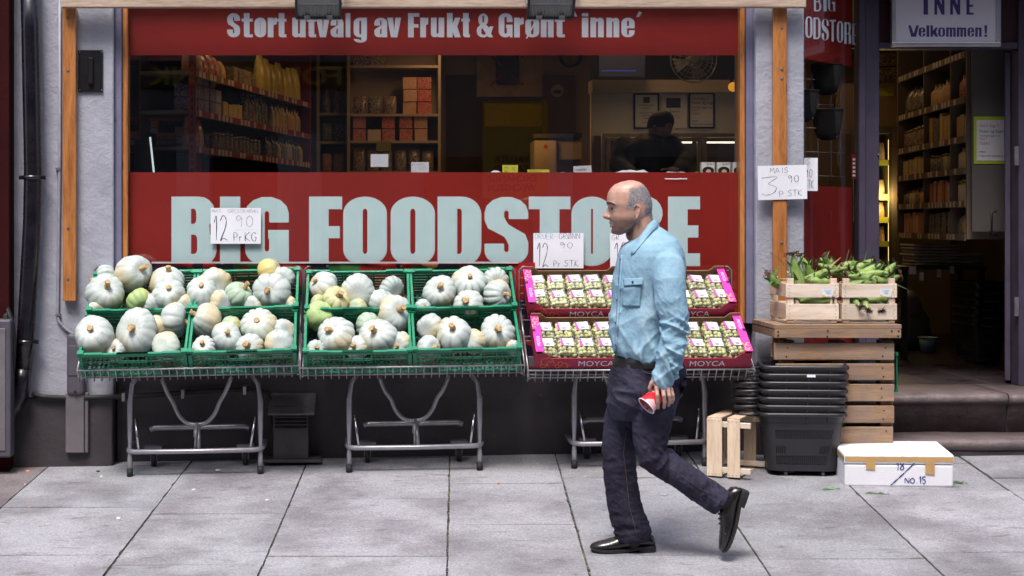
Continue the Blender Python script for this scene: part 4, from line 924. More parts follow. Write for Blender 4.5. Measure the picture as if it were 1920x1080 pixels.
# ------------------------------------------------------------------ pumpkins
def pumpmat():
    m, n, p, L = newmat('pale_pumpkin_skin'); tc = node(n, 'ShaderNodeTexCoord'); oi = node(n, 'ShaderNodeObjectInfo')
    mp = node(n, 'ShaderNodeMapping'); L.new(tc.outputs['Object'], mp.inputs[0]); ml = node(n, 'ShaderNodeMath', operation='MULTIPLY'); ml.inputs[1].default_value = 53; L.new(oi.outputs['Random'], ml.inputs[0]); L.new(ml.outputs[0], mp.inputs['Location'])
    v = mp.outputs[0]
    f = ntex(n, L, v, 11, 4); c = ramp(n, [(.3, (.42, .48, .46)), (.7, (.585, .635, .62))], f, L)
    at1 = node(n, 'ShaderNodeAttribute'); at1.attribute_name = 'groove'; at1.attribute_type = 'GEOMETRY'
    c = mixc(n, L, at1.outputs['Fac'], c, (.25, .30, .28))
    # earth-coloured resting patch on one side
    dt = node(n, 'ShaderNodeVectorMath', operation='DISTANCE'); L.new(tc.outputs['Object'], dt.inputs[0]); dt.inputs[1].default_value = (.085, -.03, -.02)
    nz = ntex(n, L, v, 22, 5, .7); ad = node(n, 'ShaderNodeMath', operation='MULTIPLY_ADD'); ad.inputs[1].default_value = .11; L.new(nz, ad.inputs[0]); L.new(dt.outputs['Value'], ad.inputs[2])
    pt = ramp(n, [(.095, (.95, .95, .95)), (.165, (0, 0, 0))], ad.outputs[0], L); c = mixc(n, L, pt, c, mixc(n, L, nz, (.52, .38, .16), (.72, .60, .36)))
    sp = ntex(n, L, v, 75, 3, .65); c = mixc(n, L, ramp(n, [(.63, (0, 0, 0)), (.68, (.7, .7, .7))], sp, L), c, (.20, .20, .17))
    sc = ntex(n, L, v, 24, 5, .75); c = mixc(n, L, ramp(n, [(.64, (0, 0, 0)), (.70, (.75, .75, .75))], sc, L), c, (.42, .33, .23)); lg = ntex(n, L, v, 6, 4, .6); c = mixc(n, L, ramp(n, [(.40, (.34, .34, .34)), (.62, (0, 0, 0))], lg, L), c, (.40, .46, .42))
    mx = node(n, 'ShaderNodeMix', data_type='RGBA', blend_type='MULTIPLY'); mx.inputs[0].default_value = 1; L.new(c, mx.inputs[6]); L.new(oi.outputs['Color'], mx.inputs[7])
    L.new(mx.outputs[2], p.inputs['Base Color']); p.inputs['Roughness'].default_value = .5; p.inputs['Specular IOR Level'].default_value = .35
    L.new(bumpn(n, L, ntex(n, L, v, 60, 4), .12, .006), p.inputs['Normal']); return m
M['pumpkin'] = pumpmat(); M['stem'] = mat('dry_pumpkin_stem', (.46, .31, .15), .7, 0, .4, 60, .8, 70)
def pumpkin_mesh(lobes, squash, seed, depth=.055):
    "unit pumpkin, radius .1, stem along +z"
    rr = random.Random(seed); mb = MB(); n, k = 72, 22; g = []
    ph = [rr.uniform(-.1, .1) for _ in range(lobes)]; am = [rr.uniform(.75, 1.25) for _ in range(lobes)]
    for i in range(k + 1):
        t = math.pi * i / k; ring = []
        for j in range(n):
            a = 2 * math.pi * j / n; la = (a * lobes / (2 * math.pi)); li = int(la) % lobes; fr = la - int(la) 
            cut = abs(math.sin(math.pi * min(max(fr + ph[li] * math.sin(math.pi * fr), 0), 1)))
            gv = ((1 - cut) ** 2.6 * .75 + .25 * (1 - cut)) * math.sin(t) ** .7 * am[li] * am[(li + (1 if fr > .5 else -1)) % lobes]
            r = .1 * (1 - depth * gv * 1.35) * (1 + .03 * math.sin(2 * a + seed)) * (1 + .10 * mnoise.noise((math.cos(a) * 1.1 + seed * 3.1, math.sin(a) * 1.1, t * .9))) * (1 + .018 * mnoise.noise((math.cos(a) * 5 + seed, math.sin(a) * 5, t * 4)))
            s_ = math.sin(t); x = r * s_ ** .86
            z = .1 * squash * math.cos(t) * (1 - .0) - .1 * (.16 * math.exp(-(t / .34) ** 2) - .13 * math.exp(-((math.pi - t) / .4) ** 2))
            ring.append(Vector((x * math.cos(a), x * math.sin(a), z))); g.append(gv)
        mb.loft([ring], 0, False) if False else mb.v.extend(ring)
    for i in range(k):
        for j in range(n): a = i * n + j; b = i * n + (j + 1) % n; mb.f.append([a, b, b + n, a + n]); mb.m.append(0); mb.sm.append(True)
    me = bpy.data.meshes.new('pumpkin'); me.from_pydata([tuple(p) for p in mb.v], [], mb.f); me.materials.append(M['pumpkin'])
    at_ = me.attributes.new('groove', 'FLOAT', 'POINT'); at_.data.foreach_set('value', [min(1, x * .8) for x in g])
    me.polygons.foreach_set('use_smooth', [True] * len(me.polygons))
    bm = bmesh.new(); bm.from_mesh(me); bmesh.ops.recalc_face_normals(bm, faces=bm.faces); bm.to_mesh(me); bm.free()
    return me
def stem_mesh(seed):
    rr = random.Random(seed); mb = MB(); rings = []
    for i in range(6):
        z = .055 + i * .0095; r = (.023, .0175, .0155, .0155, .0165, .0150)[i]; ox, oy = .003 * i * rr.uniform(-.6, .8), .003 * i * rr.uniform(-.6, .8)
        rings.append([Vector((ox + r * (1 + .13 * math.cos(5 * 2 * math.pi * j / 15)) * math.cos(2 * math.pi * j / 15), oy + r * (1 + .13 * math.cos(5 * 2 * math.pi * j / 15)) * math.sin(2 * math.pi * j / 15), z)) for j in range(15)])
    mb.loft(rings, 0, True); o = mb.build('stem', M['stem']); me = o.data; bpy.data.objects.remove(o); return me
PM = [pumpkin_mesh(8, .84, 6, .045), pumpkin_mesh(14, .74, 7, .03), pumpkin_mesh(11, .9, 8, .025), pumpkin_mesh(10, .80, 1), pumpkin_mesh(12, .76, 2, .05), pumpkin_mesh(11, .86, 3, .04), pumpkin_mesh(9, .72, 4, .065), pumpkin_mesh(13, .8, 5, .045)]
SMs = [stem_mesh(11), stem_mesh(12), stem_mesh(13)]
# px, py, radius px, stem px, stem py (None: turned away), height ratio, tone, depth shift, description
PK = [
 ('A', 198, 521, 24, 168, 522, .9, 0, .06), ('A', 197, 550, 38, 208, 533, 1, 0, -.02), ('A', 249, 513, 36, 271, 505, 1, 0, 0), ('A', 260, 565, 24, 271, 578, 1, 1, -.02), ('A', 313, 530, 35, 315, 500, 1, 0, .05), ('A', 316, 553, 32, 317, 539, 1, 0, -.03),
 ('A', 183, 580, 20, None, 0, 1, 0, .03), ('A', 288, 574, 24, None, 0, 1, 0, .05), ('A', 344, 572, 20, None, 0, 1, 0, .03),
 ('B', 378, 548, 30, 382, 531, 1, 0, -.03), ('B', 401, 533, 33, None, 0, .95, 0, .04), ('B', 413, 568, 23, None, 0, 1, 0, .03), ('B', 449, 553, 28, 465, 535, 1, 2, 0), ('B', 507, 512, 28, 537, 497, .9, 3, .03), ('B', 528, 523, 25, None, 0, 1, 0, .05), ('B', 510, 546, 36, 504, 541, .86, 0, -.04), ('B', 541, 573, 18, None, 0, 1, 0, .03), ('B', 474, 574, 20, None, 0, 1, 0, .05),
 ('C', 178, 630, 37, 171, 615, 1, 0, -.02), ('C', 257, 622, 42, 247, 609, 1, 0, -.02), ('C', 327, 600, 33, 349, 602, 1, 0, .03), ('C', 311, 650, 30, 299, 641, .9, 4, .01), ('C', 217, 657, 22, 214, 649, 1, 0, .06), ('C', 290, 617, 26, None, 0, 1, 0, .08),
 ('D', 386, 601, 33, 360, 596, 1, 0, .03), ('D', 425, 633, 29, 431, 620, 1, 0, -.01), ('D', 382, 652, 24, 382, 641, .9, 0, -.01), ('D', 485, 611, 36, 481, 593, 1, 4, .0), ('D', 433, 614, 21, None, 0, 1, 2, .07), ('D', 530, 623, 27, None, 0, 1, 0, .06), ('D', 524, 645, 29, None, 0, .8, 0, .0), ('D', 467, 651, 26, 466, 645, .85, 0, .03),
 ('E', 606, 537, 30, 586, 522, 1, 0, 0), ('E', 671, 548, 34, None, 0, 1, 0, .01), ('E', 734, 543, 25, None, 0, 1, 5, .04), ('E', 632, 561, 26, 638, 546, 1, 3, -.03), ('E', 671, 577, 18, None, 0, 1, 2, .02), ('E', 598, 570, 18, None, 0, 1, 2, .04),
 ('F', 598, 592, 29, 610, 579, 1, 1, .02), ('F', 630, 628, 36, 618, 611, 1, 0, -.02), ('F', 708, 631, 36, 699, 615, .9, 0, -.02), ('F', 741, 588, 35, 754, 578, .95, 0, .0), ('F', 715, 570, 30, None, 0, 1, 0, .07), ('F', 692, 612, 26, None, 0, 1, 2, .05), ('F', 592, 655, 18, 597, 650, 1, 0, -.01), ('F', 670, 652, 23, 661, 648, 1, 0, .03), ('F', 751, 647, 25, 742, 645, 1, 0, .02),
 ('G', 824, 548, 32, 822, 536, .96, 0, -.01), ('G', 880, 530, 34, 879, 508, .85, 0, .01), ('G', 932, 553, 29, 951, 552, 1, 0, -.02), ('G', 929, 527, 26, 931, 525, 1, 0, .06), ('G', 878, 569, 27, 874, 561, .9, 0, -.01), ('G', 793, 575, 15, 796, 572, 1, 0, -.01),
 ('H', 808, 616, 28, None, 0, 1, 0, .05), ('H', 850, 626, 36, 844, 607, .95, 0, -.02), ('H', 933, 623, 35, 931, 611, 1, 0, -.02), ('H', 804, 652, 24, 817, 647, 1, 0, .0), ('H', 889, 640, 24, None, 0, 1, 0, .03), ('H', 962, 652, 15, None, 0, 1, 0, .0)]
TONES = {0: (1, 1, 1, 1), 1: (.78, .95, .42, 1), 2: (.82, .95, .75, 1), 3: (1.05, .95, .55, 1), 4: (1, 1, .93, 1), 5: (.80, .85, .86, 1)}
CN = {'A': 'upper left crate of the left stand', 'B': 'upper right crate of the left stand', 'C': 'lower left crate of the left stand', 'D': 'lower right crate of the left stand', 'E': 'upper left crate of the middle stand', 'F': 'lower left crate of the middle stand', 'G': 'upper right crate of the middle stand', 'H': 'lower right crate of the middle stand'}
PLAB = {}
def where(px, py, key):
    q = [p for p in PK if p[0] == key]; xs = sorted(p[1] for p in q); i = xs.index(px)
    return i, len(xs)
ORD = ('leftmost', 'second from left', 'third from left', 'fourth from left', 'fifth from left', 'sixth from left', 'seventh from left', 'eighth from left', 'rightmost')
pr_ = random.Random(5)
for i, (key, px, py, rp, sx_, sy_, hr, tone, dz) in enumerate(PK):
    lower = key in 'CDFH'
    Y = (-.34 - .285 * (py - 587) / 77) if lower else (-.08 - .285 * (py - 506) / 75)
    Y += dz * .6 + .10 - .0022 * rp
    d = Y - CY; r = rp * d / FOC
    if (key, px) in (('C', 327), ('D', 386)): ax = Vector((.97, -.2, -.05)) if key == 'C' else Vector((-.86, -.25, .45)); ax.normalize()
    elif sx_ is None: lat = Vector((pr_.uniform(-.5, .5), .75, pr_.uniform(-.3, .3))); ax = lat.normalized()
    else:
        lx, lz = (sx_ - px) / rp * 1.05, -(sy_ - py) / rp * 1.05; q = min(math.hypot(lx, lz), .97)
        if math.hypot(lx, lz) > .97: lx, lz = lx * .97 / math.hypot(lx, lz), lz * .97 / math.hypot(lx, lz)
        ax = Vector((lx, -math.sqrt(1 - q * q), lz))
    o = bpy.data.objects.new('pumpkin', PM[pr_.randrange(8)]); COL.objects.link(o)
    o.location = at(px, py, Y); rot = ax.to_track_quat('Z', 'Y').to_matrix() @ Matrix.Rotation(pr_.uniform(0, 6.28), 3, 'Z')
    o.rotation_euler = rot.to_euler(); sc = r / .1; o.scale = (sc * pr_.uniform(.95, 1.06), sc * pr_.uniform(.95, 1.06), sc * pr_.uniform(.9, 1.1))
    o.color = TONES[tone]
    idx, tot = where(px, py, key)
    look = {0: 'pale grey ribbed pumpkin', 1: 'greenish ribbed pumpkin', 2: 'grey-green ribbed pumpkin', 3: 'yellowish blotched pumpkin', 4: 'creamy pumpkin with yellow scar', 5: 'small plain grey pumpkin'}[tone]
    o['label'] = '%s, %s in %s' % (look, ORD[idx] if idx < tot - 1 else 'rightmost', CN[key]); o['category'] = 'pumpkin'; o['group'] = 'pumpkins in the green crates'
    if sx_ is not None:
        s = bpy.data.objects.new('stem', SMs[pr_.randrange(3)]); COL.objects.link(s); s.parent = o
        if tone == 4 or (key, px) == ('F', 598): s.scale = (1, 1, .62)
        k = min(1.25, .030 / r * 3.5) if rp < 28 else 1
        s.scale = (s.scale[0] * k * pr_.uniform(.7, 1.05), s.scale[1] * k * pr_.uniform(.7, 1.05), s.scale[2] * pr_.uniform(.85, 1.15)); s.rotation_euler = (pr_.uniform(-.12, .12), pr_.uniform(-.12, .12), pr_.uniform(0, 6))
# ------------------------------------------------------------------ pink grape boxes
M['magenta'] = mat('magenta_card', (.33, .013, .055), .5, 0, .08, 6)
M['pink'] = mat('bright_pink_card', (.72, .045, .36), .45, 0, .06, 6)
M['kraft'] = mat('brown_card', (.26, .155, .085), .75, 0, .12, 12)
M['ornament'] = mat('orange_print', (.75, .13, .02), .5, 0, .05); M['ornament2'] = mat('yellow_print', (.80, .50, .03), .5, 0, .05)
M['clear'] = glassmat('clear_plastic', (.98, .98, .98), 1.8, .2, 1.5, .17)
M['grape'] = mat('green_grapes', (.56, .58, .25), .3, 0, .3, 9, objrand=.16); M['grape'].node_tree.nodes['Principled BSDF'].inputs['Subsurface Weight'].default_value = .0
M['pink_print'] = mat('pink_label_print', (.80, .07, .45), .5, 0, .1, 30)
M['grey_print'] = mat('grey_label_print', (.30, .26, .29), .5, 0, .3, 60)
GW, GD, GH = .575, .345, .10
box0 = thing('grape_box', '', 'fruit box')
w, d, h = GW / 2, GD / 2, GH
hc, hm = h + .035, h - .045            # the corners stand up, the middle of the front dips
mb = MB(); th = .005
def frontpoly(y0, y1, hh, mm):
    P = [(-w, 0), (w, 0), (w, hh), (w - .055, hh), (w - .085, mm), (-w + .085, mm), (-w + .055, hh), (-w, hh)]
    mb.add([(x, y0, z) for x, z in P] + [(x, y1, z) for x, z in P], [(0, 1, 4, 5), (1, 2, 3, 4), (0, 5, 6, 7), (8, 13, 12, 9), (9, 12, 11, 10), (8, 15, 14, 13)] + [(i, i + 8, (i + 1) % 8 + 8, (i + 1) % 8) for i in range(8)])
frontpoly(-d, -d + th, h, h - .035); mb.build('front_panel', M['magenta'], box0, smooth=False)
mb = MB(); frontpoly(d - th, d, hc, h + .005); mb.build('back_panel', M['kraft'], box0, smooth=False)
mb = MB(); mb.bb(-w + th, w - th, -d + th, d - th, .002, .006); mb.build('base', M['kraft'], box0, smooth=False)
for s in (-1, 1):
    mb = MB(); mb.bb(s * w - s * th, s * w, -d + th + .0005, d - th - .0005, 0, h + .012); sp = mb.build('side_panel', M['magenta'], box0, smooth=False)
    mb = MB(); mb.bb(s * w - s * .042, s * w + s * .003, -d - .002, d + .004, h + .0125, h + .0165); fl = mb.build('top_flap', M['pink'], sp, smooth=False, bevel=.001)
    # lettering and rings on the flap, hand hole
    zf = h + .0170
    q = Matrix.Translation((s * (w - .019), -.075 if s < 0 else .085, zf)) @ Matrix.Rotation(R(90) if s < 0 else R(-90), 4, 'Z')
    print_text('MOYCA', .026, q @ Matrix.Translation((0, -.009, 0)), M['paper'], 'lettering', fl, 0, 1.0)
    mb = MB()
    for cx_, cy_, r_ in ((.020, .125, .014), (.027, .097, .012), (.012, .075, .012), (.028, .150, .012)) if s < 0 else ((.020, -.135, .014), (.012, -.11, .011), (.030, -.10, .012), (.026, -.155, .011)):
        pts = [(s * (w - cx_) + r_ * math.cos(R(a)), cy_ + r_ * 1.15 * math.sin(R(a))) for a in range(int(cx_ * 5000), int(cx_ * 5000) + 260, 20)]
        ribbon(mb, pts, .005, lambda x, y, l=0: Vector((x, y, zf + l)))
    mb.build('ring_print', M['ornament2'], fl)
    mb = MB(); mb.bb(s * w - s * .013, s * w + s * .004, .015, .04, zf - .0005, zf + .0004); mb.build('hand_hole', M['black'], fl)
fp = [o for o in box0.children if o.name.startswith('front')][0]
print_text('MOYCA', .050, facing((.045, -d - .0012, .014)), M['paper'], 'lettering', fp, 0, 1.12)
mb = MB()
for cx_, cz_, r_, a0 in ((-.235, .045, .024, 60), (-.205, .03, .020, 0), (-.212, .058, .018, -80), (-.245, .022, .017, 150), (-.150, .030, .015, 40), (-.128, .018, .017, -60), (-.165, .014, .014, 120), (-.105, .012, .010, 10)):
    pts = [(cx_ + r_ * math.cos(R(a)), max(.004, min(.096, cz_ + r_ * math.sin(R(a))))) for a in range(a0, a0 + 270, 18)]
    pts = [p for p in pts if not (p[1] > .058 and p[0] > -w + .07)]
    if len(pts) > 3: ribbon(mb, pts, .006, lambda x, y, l=0: Vector((x, -d - .0012 - l, y)))
mb.build('ring_print', M['ornament'], fp)
# punnets of grapes
pun0 = thing('grape_punnet', '', 'punnet'); pw, pd, ph = .053, .074, .058
mb = MB()
def rr_ring(a, b, z, rad, n=5):
    P = []
    for cx_, cy_, s0 in ((a - rad, b - rad, 0), (-a + rad, b - rad, 90), (-a + rad, -b + rad, 180), (a - rad, -b + rad, 270)):
        P += [Vector((cx_ + rad * math.cos(R(s0 + 90 * i / n)), cy_ + rad * math.sin(R(s0 + 90 * i / n)), z)) for i in range(n + 1)]
    return P
mb.loft([rr_ring(pw * .88, pd * .9, .002, .012), rr_ring(pw, pd, .046, .014)], 0, False); mb.build('tray', M['clear'], pun0)
mb = MB(); mb.loft([rr_ring(pw + .002, pd + .002, .046, .014), rr_ring(pw + .002, pd + .002, .050, .014), rr_ring(pw * .9, pd * .92, .052, .012), rr_ring(pw * .86, pd * .88, .066, .012)], 0, False); mb.add(rr_ring(pw * .86, pd * .88, .066, .012), [tuple(range(24))]); mb.build('lid', M['clear'], pun0)
mb = MB(); gr = random.Random(3)
for L_ in range(3):
    for i in range(4):
        for j in range(5):
            mb.ball((-pw * .68 + pw * 1.36 * i / 3 + gr.uniform(-.005, .005), -pd * .74 + pd * 1.48 * j / 4 + gr.uniform(-.005, .005), .014 + L_ * .0165 + gr.uniform(-.004, .004)), gr.uniform(.0115, .0145), 9, 6)
mb.build('grapes', M['grape'], pun0)
mb = MB(); zz = .0667; mb.add([(-.034, -.014, zz), (.036, -.014, zz), (.036, .056, zz), (-.034, .056, zz)], [(0, 1, 2, 3)]); lb = mb.build('label', M['paper'], pun0)
mb = MB(); zz += .0004; mb.add([(-.034, -.014, zz), (-.016, -.014, zz), (-.020, .010, zz), (-.026, .056, zz), (-.034, .056, zz)], [(0, 1, 2, 3, 4)])
for k in range(6): y = .048 - k * .007; mb.add([(-.008, y, zz), (.012 + gr.uniform(0, .012), y, zz), (.012, y - .002, zz), (-.008, y - .002, zz)], [(0, 1, 2, 3)])
mb.build('label_print', M['pink_print'], lb)
mb = MB(); mb.add([(.004 + .014 * math.cos(R(a)), .002 + .011 * math.sin(R(a)), zz) for a in range(0, 360, 40)], [tuple(range(9))]); mb.build('label_picture', M['grey_print'], lb)
first = True; pf = True
A0, B0, x0, x1 = SM[2]
GL = {(0, 0): 'magenta cardboard grape box, upper left on the right stand', (0, 1): 'magenta cardboard grape box, upper right on the right stand', (1, 0): 'magenta cardboard grape box, lower left behind the wire rail', (1, 1): 'magenta cardboard grape box, lower right behind the wire rail'}
OR2 = ('leftmost', 'second from left', 'third from left', 'fourth from left', 'rightmost')
XO = {(0, 0): (1084, -.30), (0, 1): (1281, -.30), (1, 0): (1101, -.57), (1, 1): (1309, -.57)}
for row in (0, 1):
    for s in (0, 1):
        c = box0 if first else copy_tree(box0); first = False
        px_, Yf = XO[(row, s)]; py_ = 597 if row == 0 else 690
        # bottom front edge of the box sits at this pixel row
        th_ = R(31); loc = at(px_, py_, Yf); ctr = loc + Vector((0, d * math.cos(th_), d * math.sin(th_)))
        c.location = ctr; c.rotation_euler = (th_, R(-.3), R(rnd.uniform(-.6, .6)))
        c['label'] = GL[(row, s)]; c['group'] = 'magenta grape boxes'
        Mw = Matrix.Translation(ctr) @ Euler(c.rotation_euler).to_matrix().to_4x4()
        for j in (0, 1):
            for i in range(5):
                g = pun0 if pf else copy_tree(pun0); pf = False
                q = Mw @ Matrix.Translation((-.218 + .109 * i + rnd.uniform(-.003, .003), -.083 + .158 * j + rnd.uniform(-.004, .004), .030 + rnd.uniform(0, .004)))
                q = q @ Euler((R(rnd.uniform(-4, 4)), R(rnd.uniform(-4, 4)), R(rnd.uniform(-4, 4)))).to_matrix().to_4x4()
                g.location = q.translation; g.rotation_euler = q.to_euler(); g.scale = (1, 1, 1)
                g['label'] = 'clear grape punnet, %s, %s row of %s grape box' % (OR2[i], ('front', 'back')[j], ('upper ', 'lower ')[row] + ('left', 'right')[s]); g['group'] = 'punnets of green grapes'
# ------------------------------------------------------------------ pallets, corn crates
def pallet_flat():
    t = thing('flat_pallet', 'weathered wooden pallet top lying flat under the corn crates', 'pallet', at(1565, 633, -.55))
    Y = -.62; a, b = at(1453, 634, Y), at(1690, 617, Y); dp = .50
    mb = MB(); z1 = b.z - .001; z2 = at(0, 608.5, Y).z
    mb.bb(a.x, b.x, Y, Y + .035, a.z, z1); mb.build('front_board', M['pallet'], t, bevel=.003)
    n = 5
    for i in range(n):
        y0 = Y - .002 + dp * i / n; mb = MB(); mb.bb(a.x - .002, b.x + .002, y0 + .002, y0 + dp / n - .002, z1 + .001, z2 + rnd.uniform(-.001, .001)); mb.build('deck_board', M['pallet'], t, bevel=.002)
    for x in (a.x, b.x - .03): mb = MB(); mb.bb(x, x + .03, Y + .037, Y + dp - .002, a.z + .004, z1 - .002); mb.build('side_board', M['pallet_y'], t, bevel=.003)
    mb = MB()
    for x, y in ((1459, 622), (1459, 629), (1552, 620), (1551, 631), (1672, 621), (1685, 621), (1684, 630)): p = at(x, y, Y - .001); mb.tube([p, p + Vector((0, -.002, 0))], .005, 6)
    mb.build_each('nail', M['iron'], t)
    return z2, Y, a.x, b.x
ztop, YP, xa, xb = pallet_flat()
def pallet_up():
    t = thing('upright_pallet', 'weathered wooden pallet standing on edge under the flat pallet', 'pallet', at(1565, 850, -.5))
    Y = -.585
    for i, (y0, y1, e0, e1) in enumerate(((643, 675, 1452, 1677), (682, 713, 1455, 1677), (720.5, 752.5, 1455, 1677), (761, 793, 1455, 1677), (800.5, 832, 1455, 1675), (838, 868, 1455, 1675))):
        mb = MB(); mb.bb(at(e0, 0, Y).x, at(e1, 0, Y).x, Y, Y + .022, at(0, y1, Y).z, at(0, y0, Y).z); mb.build('slat', M['pallet'], t, bevel=.003)
    for x in (1466, 1560, 1651):
        p = at(x, 637, Y + .024); mb = MB(); zb_ = gz(p.x, Y) + .01; mb.bb(p.x, p.x + .07, Y + .024, Y + .10, zb_, p.z - .004); mb.build('post', M['pallet_z'], t, bevel=.003)
    for i, y in enumerate((660, 740, 812)):
        mb = MB(); p = at(0, y, Y); mb.bb(at(1455, 0, Y).x, at(1672, 0, Y).x, Y + .101, Y + .122, p.z - .04, p.z + .04); mb.build('back_slat', M['pallet'], t, bevel=.003)
    mb = MB()
    for y in (652, 668, 690, 706, 728, 745, 770, 786, 808):
        for x in (1470, 1655): p = at(x + rnd.uniform(-4, 8), y, Y - .001); mb.tube([p, p + Vector((0, -.002, 0))], .004, 6)
    mb.build_each('nail', M['iron'], t)
pallet_up()
# green crate on end behind the pallet
c = copy_tree(crate0); q = at(1618, 692, -.30); c.location = q; c.scale = (.45, 1, .8); c.rotation_euler = (R(90), 0, 0); c.scale = (.42, .62, .9); c.location = at(1625, 693, -.27)
c['label'] = 'green crate standing on end behind the upright pallet'; c['group'] = 'green crates of pumpkins'; del c['group']
def wood_crate(loc, W, D, H, label, slats, m_x, m_y, m_z, name='wooden_crate', rot=None, group=None, posts=.035):
    "slats: list of (z0, z1); posts in the corners stand proud"
    t = thing(name, label, 'crate', loc, group); w, d = W / 2, D / 2; th = .007
    if rot is not None: t.rotation_euler = rot
    def bl(mb, nm, m): 
        o = mb.build(nm, m, None, bevel=.0015); o.parent = t; return o
    for z0, z1 in slats:
        for s in (-1, 1):
            mb = MB(); mb.bb(-w, w, s * d - s * th, s * d, z0, z1); bl(mb, 'slat', m_x)
            mb = MB(); mb.bb(s * w - s * th, s * w, -d + th + .001, d - th - .001, z0 + .004, z1 + .003); bl(mb, 'slat', m_y)
    for sx_ in (-1, 1):
        for sy_ in (-1, 1):
            mb = MB(); x = sx_ * (w - th - posts / 2 - .001); y = sy_ * (d - th - .010 - .001); mb.bb(x - posts / 2, x + posts / 2, y - .010, y + .010, .004, H); bl(mb, 'corner_post', m_z)
    for i in range(4):
        mb = MB(); y0 = -d + th + .004 + (D - 2 * th - .008) * i / 4; mb.bb(-w + th + .001, w - th - .001, y0, y0 + (D - .03) / 4 - .012, -.0, .006); bl(mb, 'base_board', m_x)
    mb = MB()
    for z0, z1 in slats:
        for s in (-1, 1):
            for k in range(4):
                z = z0 + (z1 - z0) * (k + .5) / 4; mb.box((s * (w - .016 - .004 * (k % 2)), -d - .0006, z), (.0022, .0012, .010), rot=Matrix.Rotation(R(30 * s), 3, 'Y'))
        if z0 < .02:
            for k in range(3): mb.box((-w * .5 + w * .5 * k, -d - .0006, z0 + .014), (.0022, .0012, .022))
    bl(mb, 'staple', M['steel_dark'])
    return t
Wc = .318
cz = ztop + .002; YC = -.565
M['sticker'] = mat('white_blue_sticker', (.62, .68, .74), .4, 0, .05); M['sticker_y'] = mat('yellow_sticker_edge', (.75, .45, .03), .4)
cornc = []
for k, (p0, p1, lab, cx0) in enumerate(((1474, 1573, 'slatted poplar crate of corn, left one on the flat pallet', 0), (1579, 1682, 'slatted poplar crate with corn silk hanging out, right one on the flat pallet', 0))):
    a, b = at(p0, 0, YC), at(p1, 0, YC); W = b.x - a.x; zz = lambda y: at(0, y, YC).z - cz
    t = wood_crate(Vector(((a.x + b.x) / 2, YC + .18, cz)), W, .36, .25, lab, ((zz(599.5), zz(570)), (zz(558), zz(532.5))), M['crate_wood'], M['crate_wood_y'], M['crate_wood_z'], group='corn crates on the pallet', posts=.036)
    cornc.append(t)
    mb = MB(); y = -.18 - .0012; x = W / 2 - .06; z0, z1 = zz(556.5), zz(541.5)
    mb.add([(x - .036, y, z0 + .014), (x - .028, y, z0), (x + .03, y, z0 + .001), (x + .036, y, z1), (x - .036, y, z1)], [(0, 1, 2, 3, 4)]); st = mb.build('sticker', M['sticker'], None); st.parent = t
    mb = MB(); y -= .0006; mb.add([(x + .024, y, z0), (x + .03, y, z0), (x + .037, y, z1 - .008), (x + .032, y, z1 - .006)], [(0, 1, 2, 3)]); mb.add([(x - .036, y, z0 + .014), (x - .028, y, z0), (x + .01, y, z0 + .0002), (x - .01, y, z0 + .004)], [(0, 1, 2, 3)]); s2 = mb.build('sticker_print', M['sticker_y'], None); s2.parent = st
    mb = MB()
    for r_ in range(3): handwrite(mb, ('MAISCORN', 'FRESH', 'SWEET')[r_][:8], x - .022 + .006 * r_, z1 - .012 - r_ * .008, .0045, lambda a_, b_, l=0: Vector((a_, y - .0002 - l, b_)), wid=.0042, pen=.16)
    s3 = mb.build('sticker_lettering', M['ink'], None); s3.parent = st
# corn cobs in their husks
def huskmat():
    m, n, p, L = newmat('corn_husk'); tc = node(n, 'ShaderNodeTexCoord'); oi = node(n, 'ShaderNodeObjectInfo'); mp = node(n, 'ShaderNodeMapping'); mp.inputs['Scale'].default_value = (1, 1, .05); L.new(tc.outputs['Object'], mp.inputs[0])
    f = ntex(n, L, mp.outputs[0], 190, 3); b = ntex(n, L, tc.outputs['Object'], 9, 3)
    c = ramp(n, [(.3, (.13, .22, .045)), (.5, (.29, .39, .11)), (.7, (.48, .52, .22))], b, L); c = mixc(n, L, .8, c, ramp(n, [(.35, (.45, .6, .35)), (.65, (1, 1, 1))], f, L), 'MULTIPLY')
    h = node(n, 'ShaderNodeHueSaturation'); mr = node(n, 'ShaderNodeMapRange'); mr.inputs[3].default_value = .75; mr.inputs[4].default_value = 1.2; L.new(oi.outputs['Random'], mr.inputs[0]); L.new(mr.outputs[0], h.inputs['Value']); L.new(c, h.inputs['Color'])
    L.new(h.outputs[0], p.inputs['Base Color']); p.inputs['Roughness'].default_value = .45; L.new(bumpn(n, L, f, .7, .004), p.inputs['Normal']); return m
M['husk'] = huskmat(); M['silk'] = mat('brown_corn_silk', (.07, .03, .014), .7, 0, .4, 60); M['leaf'] = mat('dark_corn_leaf', (.085, .17, .05), .5, 0, .45, 16, .4, 90, objrand=.4); M['leaf_dry'] = mat('dry_corn_leaf', (.38, .34, .16), .6, 0, .3, 12)
